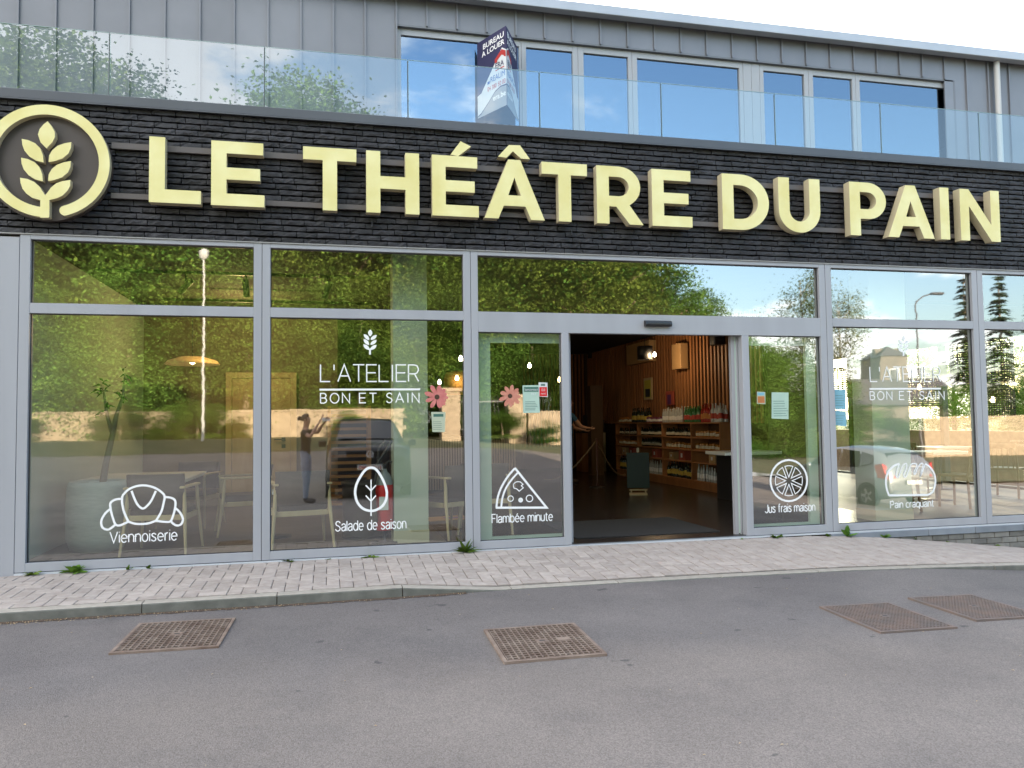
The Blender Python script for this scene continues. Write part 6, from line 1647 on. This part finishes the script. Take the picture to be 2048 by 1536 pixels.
# dark hatchback facing the shop, right behind the photographer
vx, vy = 0.775, -8.98
gz3 = road_z(vx, vy-1)
VA = empty('parked_car', (vx, vy, gz3), R_(90), 'black car facing the shop, badge and plate mirrored behind the salad drawing', 'car')
st = [(.46, .36, .5, .80, .86, .74, .70, .56), (.40, .26, .5, .96, 1.01, .84, .81, .66), (.1, .22, .5, 1.03, 1.09, .88, .87, .70), (-.45, .20, .5, 1.06, 1.19, .89, .89, .68), (-1.15, .20, .5, 1.08, 1.60, .89, .89, .62), (-1.5, .20, .5, 1.10, 1.66, .89, .89, .62), (-2.8, .20, .5, 1.12, 1.62, .89, .89, .60), (-3.4, .3, .5, 1.1, 1.30, .86, .86, .62)]
me, rg = car_body(st, VANP); link('body', me, None, VA)
for x in (-.45, -2.75):
    for s_ in (-1, 1): arch_cut(VA, x, s_*.886, .36); wheel(VA, x, s_*.80, .31, .2)
m = MB(); m.add([(-.48, .66, 1.20), (-.48, -.66, 1.20), (-1.12, -.56, 1.57), (-1.12, .56, 1.57)], [(0, 1, 2, 3)]); m.v = [(x+.03, y, z+.03) for x, y, z in m.v]; m.build('windscreen', DARKGLASS, VA)
for s_ in (-1, 1):
    m = MB(); m.add([(.42, s_*.48, .84), (.39, s_*.48, .94), (.25, s_*.80, .97), (.30, s_*.80, .86)], [(0, 1, 2, 3)]); m.v = [(x+.05, y, z) for x, y, z in m.v]; m.build('headlight', HEADL, VA)
    m = MB(); m.box(-.62, -.52, s_*.97-.08, s_*.97+.08, 1.06, 1.20, .02); m.build('door_mirror', VANP, VA)
m = MB()
for z in (.84, .90, .96): m.box(.44, .475, -.5, .5, z, z+.03)
m.build('grille', BLACKP, VA)
PLx = .50
NP = MB().box(PLx-.02, PLx, -.26, .26, .60, .71, .004).build('number_plate', PLATE, VA)
link('plate_text', text_mesh('plate_text', '1-VXE-382', None, 0, PLRED, -.01, 0, (Vector((PLx+.001, -.22, .625)), Vector((0, .44, 0)), Vector((0, 0, .06)))), None, NP)
BDG = mat('badge_chrome', (.72, .73, .75), .25, .4)
EMB = MB().lathe([(.001, .48), (.075, .48), (.075, .485), (.001, .485)], (0, 0, .92), 24, False, 'x', False).build('badge', BLACKP, VA)
m = MB(); m.lathe([(.062, .4865), (.075, .4865)], (0, 0, .92), 28, False, 'x', False)
def bars(pts):
    for a, b in zip(pts, pts[1:]):
        a = Vector((0, *a)); b = Vector((0, *b)); d = (b-a).normalized(); n_ = Vector((0, -d.z, d.y))*.0065
        q_ = [a-n_, b-n_, b+n_, a+n_]; m.add([(.4872, p.y, p.z+.92) for p in q_], [(0, 1, 2, 3)])
bars([(-.03, .055), (-.0, .008), (.03, .055)]); bars([(-.055, .03), (-.028, -.05), (0, .002), (.028, -.05), (.055, .03)])
m.build('badge_mark', BDG, EMB)

# ================================================================== ACROSS THE STREET: walls, lamps, fence, house, trees
STONE = mat('sunlit_stone', (0.27, 0.21, 0.14), 0.9, c2=(.19, .145, .095), scale=5, bump=.02, bscale=10)
STN2 = mat('stone_block', (0.28, 0.22, 0.15), 0.9, c2=(.19, .15, .10), scale=7, bump=.01, bscale=30, rnd=.2)
def low_wall(x0, x1, y, h, label):
    z = min(verge_z(x0, y), verge_z(x1, y)); r = empty('stone_wall', (x0, y, z), 0, label, 'wall')
    L = x1-x0; m = MB(); m.box(0, L, .02, .4, -.4, h-.08); m.build('core', STONE, r)
    m = MB(); m.box(-.05, L+.05, -.05, .45, h-.08, h); m.build('cap', STN2, r)
    bme = [MB().box(0, .56, 0, .05, 0, .22, .015).mesh('stone_block', STN2) for _ in range(1)]
    nrow = int((h-.1)/.24)
    for i in range(nrow):
        x = -.28 if i % 2 else 0
        while x < L-.3:
            o = link('stone_block', bme[0], None, r, (max(x, 0), -.02+random.uniform(-.02, .015), .01+i*.24)); o.scale = (random.uniform(.9, .99), 1, random.uniform(.92, 1)); x += .58
    return r
low_wall(-19, -5.5, -26.5, 1.15, 'low sunlit stone wall along the verge, mirrored in the left window')
low_wall(-4.6, 3.0, -26.5, 1.15, 'low sunlit stone wall mirrored behind the photographer')
def pillar(x, y, h, w_, label):
    z = verge_z(x, y); r = empty('stone_pillar', (x, y, z), 0, label, 'pillar', 'stone gate pillars across the street')
    m = MB(); m.box(-w_/2, w_/2, -w_/2, w_/2, -.4, h); m.build('shaft', STONE, r); m = MB(); m.box(-w_/2-.08, w_/2+.08, -w_/2-.08, w_/2+.08, h, h+.14); m.build('cap', STN2, r)
    return r
qx = lambda px, Y: at(px, 840, Y).x
pillar(qx(900, 26), -26, 1.9, .8, 'stone gate pillar mirrored right of the pink gerbera')
pillar(qx(1032, 26), -26, 1.9, .8, 'stone gate pillar mirrored below the salmon gerbera')
low_wall(qx(1032, 26)+.5, qx(1150, 26), -26, 1.6, 'pale sunlit stone wall mirrored below the red sticker')
# iron railings between the pillars
xa_, xb_ = qx(912, 26)+.2, qx(1015, 26)-.2
RL = empty('iron_railing', (xa_, -26, verge_z(xa_, -26)), 0, 'black iron railing between the two stone gate pillars', 'railing')
L = xb_-xa_
for z in (.25, 1.45):
    m = MB(); m.box(0, L, -.02, .02, z, z+.04); m.build('rail', BLACK, RL)
bm_ = MB().tube([(0, 0, 0), (0, 0, 1.7)], .016, 6).mesh('bar', BLACK)
for k in range(int(L/.16)): link('bar', bm_, None, RL, (.1+k*.16, 0, 0))
low_wall(qx(1840, 30), qx(2060, 30), -30, 2.3, 'warm brick toned wall mirrored in the dining room windows')
# street lamps
def street_lamp(x, y, h, arm, label, mt):
    z = verge_z(x, y) if y < -24.8 else road_z(x, y); r = empty('street_lamp', (x, y, z), 0, label, 'street lamp')
    m = MB(); m.tube([(0, 0, 0), (0, 0, h)], [.055, .035], 10); m.build('pole', mt, r)
    if arm:
        m = MB(); m.tube([(0, 0, h-.05), (arm*.4, 0, h+.25), (arm, 0, h+.42)], .035, 8); m.build('arm', mt, r); m = MB(); m.box(arm-.1, arm+.65, -.14, .14, h+.36, h+.46, .04); m.build('lamp_head', mt, r)
    else:
        m = MB(); m.lathe([(.05, 0), (.16, .1), (.18, .32), (.05, .42)], (0, 0, h), 12); m.build('lamp_head', mt, r)
LMPW = mat('lamp_pale', (.30, .30, .28), .5); LMPD = mat('lamp_dark', (.06, .06, .065), .5)
q = at(406, 700, 22); street_lamp(q.x, -22, at(409, 497, 22).z-road_z(q.x, -22)-.4, 0, 'pale street lamp mirrored in the left window', LMPW)
q = at(1838, 700, 25); street_lamp(q.x, -25, at(1838, 602, 25).z-verge_z(q.x, -25), at(1868, 600, 25).x-q.x, 'dark street lamp with angled arm mirrored in the bread window', LMPD)
# brick house with a tower
q = at(1767, 705, 62); hz = -2.2
HS = empty('brick_house', (q.x, -62, hz), R_(20), 'distant brick house with twin chimneys mirrored in the bread window', 'house')
BRH = mat('house_brick', (.15, .12, .10), .9, c2=(.11, .09, .075), scale=2); RFH = mat('house_roof', (.07, .065, .07), .7)
hh = q.z-hz
m = MB(); m.box(-1.3, 1.3, -3, 3, 0, hh-.6); m.build('tower', BRH, HS); m = MB(); m.box(-6, 6, -.5, 6, 0, hh*.45); m.build('wall', BRH, HS)
m = MB(); m.add([(-6.3, -.9, hh*.45), (6.3, -.9, hh*.45), (6.3, 6.4, hh*.45), (-6.3, 6.4, hh*.45), (-4, 2.8, hh*.72), (4, 2.8, hh*.72)], [(0, 1, 5, 4), (1, 2, 5), (2, 3, 4, 5), (3, 0, 4)]); m.add([(-1.5, -3.2, hh-.6), (1.5, -3.2, hh-.6), (1.5, 3.2, hh-.6), (-1.5, 3.2, hh-.6), (0, -1.5, hh+.5), (0, 1.5, hh+.5)], [(0, 1, 4), (1, 2, 5, 4), (2, 3, 5), (3, 0, 4, 5)]); m.build('roof', RFH, HS)
for sx in (-.8, .8): m = MB(); m.box(sx-.4, sx+.4, .5, 1.3, hh-.6, hh+.3); m.build('chimney', BRH, HS)
for zz in (.55, .75):
    f_ = MB().box(-.5, .5, 3.0, 3.06, hh*zz-.7, hh*zz+.7).build('window', PWHT, HS); MB().box(-.42, .42, 3.06, 3.07, hh*zz-.62, hh*zz+.62).build('pane', DARKGLASS, f_)
# trees
BARK = mat('bark', (.13, .095, .065), .95, c2=(.20, .15, .10), scale=4, bump=.03, bscale=12)
LF = leafmat('broad_leaf', (0.04, 0.092, 0.014), (0.18, 0.275, 0.05), .3); LFD = leafmat('dark_leaf', (0.024, 0.064, 0.012), (0.115, 0.195, 0.036), .3); LFC = leafmat('conifer_needles', (0.05, 0.085, 0.03), (0.09, 0.12, 0.045), .1); LFB = leafmat('birch_leaf', (0.07, 0.095, 0.022), (0.12, 0.13, 0.03), .35)  # wide dark-to-lime mix paints shaded hollows and lit clusters into the broadleaf crowns
def leaf_cloud(blobs, n, size, seed, flat=.5, droop=0.0):
    rd = random.Random(seed); vs = []; fs = []; tot = sum(b[3]*b[4] for b in blobs)
    clumps = []; per = 60
    for b in blobs:
        k = max(3, int(n/60*b[3]*b[4]/tot))
        for _ in range(k):
            d = Vector((rd.gauss(0, 1), rd.gauss(0, 1), rd.gauss(0, 1))).normalized(); r = rd.uniform(.45, 1.0)**.6
            clumps.append(Vector((b[0]+d.x*b[3]*r, b[1]+d.y*b[3]*r, b[2]+d.z*b[4]*r)))
    for c in clumps:
        cr = rd.uniform(.18, .55)
        for _ in range(60):
            p = c+Vector((rd.gauss(0, cr), rd.gauss(0, cr), rd.gauss(0, cr*flat)-abs(rd.gauss(0, droop))))
            a = Vector((rd.gauss(0, 1), rd.gauss(0, 1), rd.gauss(0, .5)-droop)).normalized(); nn = Vector((rd.gauss(0, .7), rd.gauss(0, .7), 1)).normalized(); b_ = a.cross(nn)
            if b_.length < .05: continue
            b_.normalize(); L = size*rd.uniform(.6, 1.3); w_ = L*.36
            k = len(vs); vs += [p, p+a*L*.5+b_*w_, p+a*L, p+a*L*.5-b_*w_]; fs.append((k, k+1, k+2, k+3))
    m = MB(); m.add(vs, fs); return m
def tree_proto(kind, seed):
    rd = random.Random(seed)
    if kind == 'broad':
        H = 10.0; blobs = [(0, 0, 6.6, 2.6, 2.4)]+[(2.6*math.cos(a)*rd.uniform(.7, 1.1), 2.6*math.sin(a)*rd.uniform(.7, 1.1), rd.uniform(3.6, 7.6), rd.uniform(1.3, 1.9), rd.uniform(1.1, 1.7)) for a in [k*6.283/8+rd.uniform(-.3, .3) for k in range(8)]]+[(rd.uniform(-1, 1), rd.uniform(-1, 1), 8.7, 1.4, 1.2), (rd.uniform(-2, 2), rd.uniform(-2, 2), 3.2, 1.6, 1.0), (rd.uniform(-2.5, 2.5), 1.5, 2.6, 1.5, .9)]
        cr = leaf_cloud(blobs, 90000, .11, seed)
        t = MB(); t.tube([(0, 0, -.6), (.05, .0, 1.5), (0, .1, 4), (.1, 0, 7.4)], [.3, .24, .18, .06], 9)
        for b in blobs[1:9]: t.tube([(0, 0, rd.uniform(2.2, 4)), (b[0]*.5, b[1]*.5, b[2]*.8), (b[0], b[1], b[2]+.3)], [.11, .07, .03], 6)
    elif kind == 'bushy':
        blobs = [(0, 0, 4.8, 2.4, 2.6)]+[(2.3*math.cos(a)*rd.uniform(.6, 1.1), 2.3*math.sin(a)*rd.uniform(.6, 1.1), rd.uniform(.9, 7.4), rd.uniform(1.1, 1.7), rd.uniform(1.0, 1.5)) for a in [k*6.283/14+rd.uniform(-.3, .3) for k in range(14)]]+[(rd.uniform(-1, 1), rd.uniform(-1, 1), 8.6, 1.2, 1.2), (rd.uniform(-1.6, 1.6), 1.6, .8, 1.6, .8), (rd.uniform(-1.6, 1.6), -1.6, .8, 1.6, .8), (1.7, 0, .8, 1.5, .8), (-1.7, 0, .8, 1.5, .8)]
        cr = leaf_cloud(blobs, 84000, .095, seed)
        t = MB(); t.tube([(0, 0, -.6), (.05, .0, 1.5), (0, .1, 4), (.1, 0, 7.4)], [.2, .16, .12, .04], 8)
    elif kind == 'conifer':
        cr = MB(); rdn = rd
        for lv_ in range(46):
            t = lv_/46+rd.uniform(-.01, .01); t = max(0, t); z = 1.2+t*8.6; rr = 2.3*(1-t)**.85+.12
            for k in range(int(6+8*(1-t))):
                a = rd.uniform(0, 6.283); L = rr*rd.uniform(.6, 1.1); dz = -L*rd.uniform(.1, .35)
                for s_ in range(int(6+L*7)):
                    f_ = rd.uniform(.15, 1); p = Vector((math.cos(a)*L*f_, math.sin(a)*L*f_, z+dz*f_*f_)); sd = Vector((-math.sin(a), math.cos(a), 0)); w_ = .34*(1.15-f_)+.08
                    s2 = sd*rd.choice((-1, 1))*w_; o_ = Vector((math.cos(a), math.sin(a), -.3))*.28
                    cr.add([p, p+s2*.6+o_*.2, p+s2+o_, p+o_*.8], [(0, 1, 2, 3)])
        t = MB(); t.tube([(0, 0, -.6), (0, 0, 5), (0, 0, 9.9)], [.2, .12, .02], 8)
    else:
        blobs = [(rd.uniform(-.9, .9), rd.uniform(-.9, .9), z, rd.uniform(.7, 1.2), rd.uniform(.8, 1.3)) for z in (3.2, 4, 4.8, 5.6, 6.4, 7.2, 8, 8.8, 9.4)]
        cr = leaf_cloud(blobs, 12000, .11, seed, 1.1, .45)
        t = MB(); t.tube([(0, 0, -.5), (.1, 0, 3), (0, .1, 6), (.1, 0, 9.5)], [.16, .12, .07, .02], 8)
        for b in blobs: t.tube([(0, 0, b[2]-.8), (b[0], b[1], b[2]+.3)], [.04, .012], 5)
    return cr, t
PROTO = {}
def open_tree(seed):
    rd = random.Random(seed); t = MB(); blobs = []
    t.tube([(0, 0, -.6), (.1, 0, 1.6), (-.05, .1, 3.4), (.15, .0, 5.2), (.1, .1, 8)], [.26, .21, .17, .12, .03], 9)
    for k in range(9):
        a = k*2.4+rd.uniform(-.3, .3); z0 = rd.uniform(2.6, 6); L = rd.uniform(1.8, 3.0)*(1-.05*z0)
        p1 = Vector((math.cos(a)*L*.5, math.sin(a)*L*.5, z0+L*.45)); p2 = Vector((math.cos(a+.2)*L, math.sin(a+.2)*L, z0+L*.7))
        t.tube([(0, 0, z0), p1, p2], [.10, .07, .03], 7); t.tube([p1, p1+Vector((math.cos(a-.8)*.9, math.sin(a-.8)*.9, .8))], [.05, .015], 6)
        blobs += [(p2.x, p2.y, p2.z+.2, 1.0, .8), (p1.x+math.cos(a-.8)*.9, p1.y+math.sin(a-.8)*.9, p1.z+.9, .8, .7)]
    blobs += [(0, 0, 8.4, 1.5, 1.2), (.6, -.4, 7.2, 1.3, 1.0)]
    return leaf_cloud(blobs, 20000, .12, seed), t
for k in range(4):
    cr, t = tree_proto('broad', 11+k); PROTO['b%d' % k] = (cr.mesh('crown', LF if k % 2 else LFD), t.mesh('trunk', BARK))
for k in range(3):
    cr, t = tree_proto('bushy', 51+k); PROTO['s%d' % k] = (cr.mesh('crown', LFD if k == 1 else LF), t.mesh('trunk', BARK))
for k in range(2):
    cr, t = open_tree(71+k); PROTO['o%d' % k] = (cr.mesh('crown', LF), t.mesh('trunk', mat('lit_bark', (.12, .078, .052), .95, c2=(.18, .12, .08), scale=4)))
cr, t = tree_proto('conifer', 31); PROTO['c'] = (cr.mesh('crown', LFC), t.mesh('trunk', BARK))
cr, t = tree_proto('birch', 41); PROTO['w'] = (cr.mesh('crown', LFB), t.mesh('trunk', mat('birch_bark', (.45, .43, .38), .8, c2=(.1, .09, .08), scale=6)))
def tree(kind, x, y, h, name, label, group, wide=1.0, z=None):
    zz = verge_z(x, y) if z is None else z
    r = empty(name, (x, y, zz), random.uniform(0, 6.28), label, 'tree', group); s_ = h/9.9
    r.scale = (s_*wide, s_*wide, s_)
    link('crown', PROTO[kind][0], None, r); link('trunk', PROTO[kind][1], None, r); return r
GRP = 'broadleaf trees across the street'
back = [(-60, 23, 33), (60, 24, 33), (190, 24, 34), (320, 17, 33), (440, 16.5, 32), (560, 22.5, 33), (680, 22, 33), (800, 16, 33), (910, 15.5, 34), (1010, 20, 33), (1120, 20.5, 34), (1250, 14, 33), (1400, 12.5, 34), (1500, 10, 36)]
for k, (px, h, Y) in enumerate(back):
    x = at(px, 840, Y).x; y = -Y
    htop = h*.78
    side = 'left window' if px < 520 else ('second window' if px < 930 else 'entrance glass')
    tree('b%d' % (k % 4), x, y, htop, 'broadleaf_tree', '%s tall tree from the left, back row, mirrored in the %s' % (['first', 'second', 'third', 'fourth', 'fifth', 'sixth', 'seventh', 'eighth', 'ninth', 'tenth', 'eleventh', 'twelfth', 'thirteenth', 'fourteenth', 'fifteenth', 'sixteenth'][k], side), GRP, 1.0)
front = [(20, 8, 28.5), (140, 7, 29), (260, 8.5, 28.5), (380, 7, 29), (490, 8, 28.5), (610, 8.5, 29), (720, 7.5, 28.5), (830, 8.5, 29), (940, 8, 29), (1070, 6.2, 28.5), (1180, 6.5, 29), (1290, 6.2, 29), (1400, 6.5, 29), (1490, 7, 30), (1570, 6.2, 31), (1630, 5.5, 32)]
for k, (px, h, Y) in enumerate(front):
    x = at(px, 840, Y).x
    tree('s%d' % ((k*2+1) % 3), x, -Y, h, 'leafy_shrub_tree', '%s bushy tree from the left in the front row behind the low wall' % (['first', 'second', 'third', 'fourth', 'fifth', 'sixth', 'seventh', 'eighth', 'ninth', 'tenth', 'eleventh', 'twelfth', 'thirteenth', 'fourteenth', 'fifteenth', 'sixteenth'][k]), 'bushy trees behind the low wall', 1.25)
for k, (px, h, Y, lb) in enumerate(((365, 13.5, 30.5, 'tree with bare limbs showing, mirrored behind the pale street lamp'), (690, 15, 30.5, 'tree with reddish trunk and open crown mirrored above the white wheat logo'), (575, 13.5, 31, 'tree with open limbs mirrored at the left of the second window'), (1165, 14, 30.5, 'open tree with forked trunk mirrored over the entrance beam'), (1330, 11.5, 31, 'smaller open tree mirrored above the open doorway'))):
    x = at(px, 840, Y).x; tree('o%d' % (k % 2), x, -Y, h, 'open_crowned_tree', lb, 'open crowned trees by the road', 1.05)
for px, ytop, Y, lb in ((1602, 545, 40, 'slender drooping birch mirrored right of the entrance glass'), (1678, 590, 38, 'drooping birch mirrored at the left edge of the bread window')):
    q = at(px, ytop, Y); tree('w', q.x, -Y, (q.z-verge_z(q.x, -Y)), 'birch_tree', lb, 'birch trees across the street', 1.0)
for px, ytop, Y, lb in ((1928, 545, 42, 'pointed conifer mirrored behind the dark street lamp'), (1998, 540, 38, 'tall pointed conifer mirrored in the rightmost window'), (2065, 560, 42, 'conifer mirrored at the right edge of the picture')):
    q = at(px, ytop, Y); tree('c', q.x, -Y, (q.z-verge_z(q.x, -Y)), 'conifer_tree', lb, 'conifers across the street', .72)
for k, (px, h, Y) in enumerate(((1700, 3.6, 36), (1790, 3.2, 40), (1880, 4.4, 36), (1960, 5.0, 40), (2050, 5.0, 38))):
    x = at(px, 840, Y).x; tree('s%d' % (k % 3), x, -Y, h, 'garden_shrub', '%s rounded garden shrub from the left, mirrored in the right hand windows' % ['first', 'second', 'third', 'fourth', 'fifth'][k], 'garden shrubs far across the street', 1.5)
# garden beside the dining room, seen through its side glazing
GARD = mat('terrace_paving', (.16, .145, .115), .9, c2=(.12, .11, .085), scale=2)
mb = MB(); mb.box(11.75, 60, -1.0, 60, -.9, -.25); tag(mb.build('side_garden', GARD), kind='structure')
for k, (x, y, h, lb) in enumerate(((18.5, 12.4, 4.7, 'bright bushy tree beyond the side glazing, right of the lettered lamp'), (19, 16.6, 3.0, 'bushy tree beyond the side glazing, left of the lettered lamp'), (18.5, 8.6, 4.4, 'bright bushy tree beyond the side glazing in the rightmost window'), (25, 16.5, 3.6, 'bright bushy tree farthest back beyond the side glazing'), (18.5, 19.5, 2.6, 'low bushy tree beyond the side glazing behind the blue papers'), (22, 12, 3.4, 'second bushy tree beyond the side glazing behind the bright one'))):
    tree('s%d' % (k % 3), x, y, h, 'garden_tree', lb, 'garden trees beyond the dining room', 1.1, -.3)
for k, (px, h, Y) in enumerate(((35, 1.1, 25.0), (240, 1.5, 25.0), (330, 1.0, 24.6), (395, 1.6, 25.2), (470, .9, 24.8), (700, 1.1, 25), (1005, 1.3, 24.8), (1090, 1.0, 24.6))):
    x = at(px, 840, Y).x; tree('s%d' % (k % 3), x, -Y, h, 'verge_bush', '%s low bush from the left, growing in front of the sunlit stone wall' % ['first', 'second', 'third', 'fourth', 'fifth', 'sixth', 'seventh', 'eighth'][k], 'low bushes before the stone wall', 2.2)
for k, px in enumerate((0, 110, 230, 350, 470, 590, 710, 830, 950, 1070, 1190, 1310, 1430, 1540)):
    x = at(px, 840, 40).x; tree('s%d' % (k % 3), x, -40, 9.5 if px < 900 else 6.0, 'leafy_shrub_tree', '%s bushy tree from the left in the rear row, dark between the trunks' % ['first', 'second', 'third', 'fourth', 'fifth', 'sixth', 'seventh', 'eighth', 'ninth', 'tenth', 'eleventh', 'twelfth', 'thirteenth', 'fourteenth'][k], 'bushy trees of the rear row', 1.3)
low = MB(); low.box(14.2, 14.5, 0, 20, -.3, .95); tag(low.build('garden_wall', mat('garden_brick', (.22, .125, .075), .9, c2=(.28, .18, .11), scale=6)), 'low brown brick garden wall beyond the dining room glazing', 'wall')
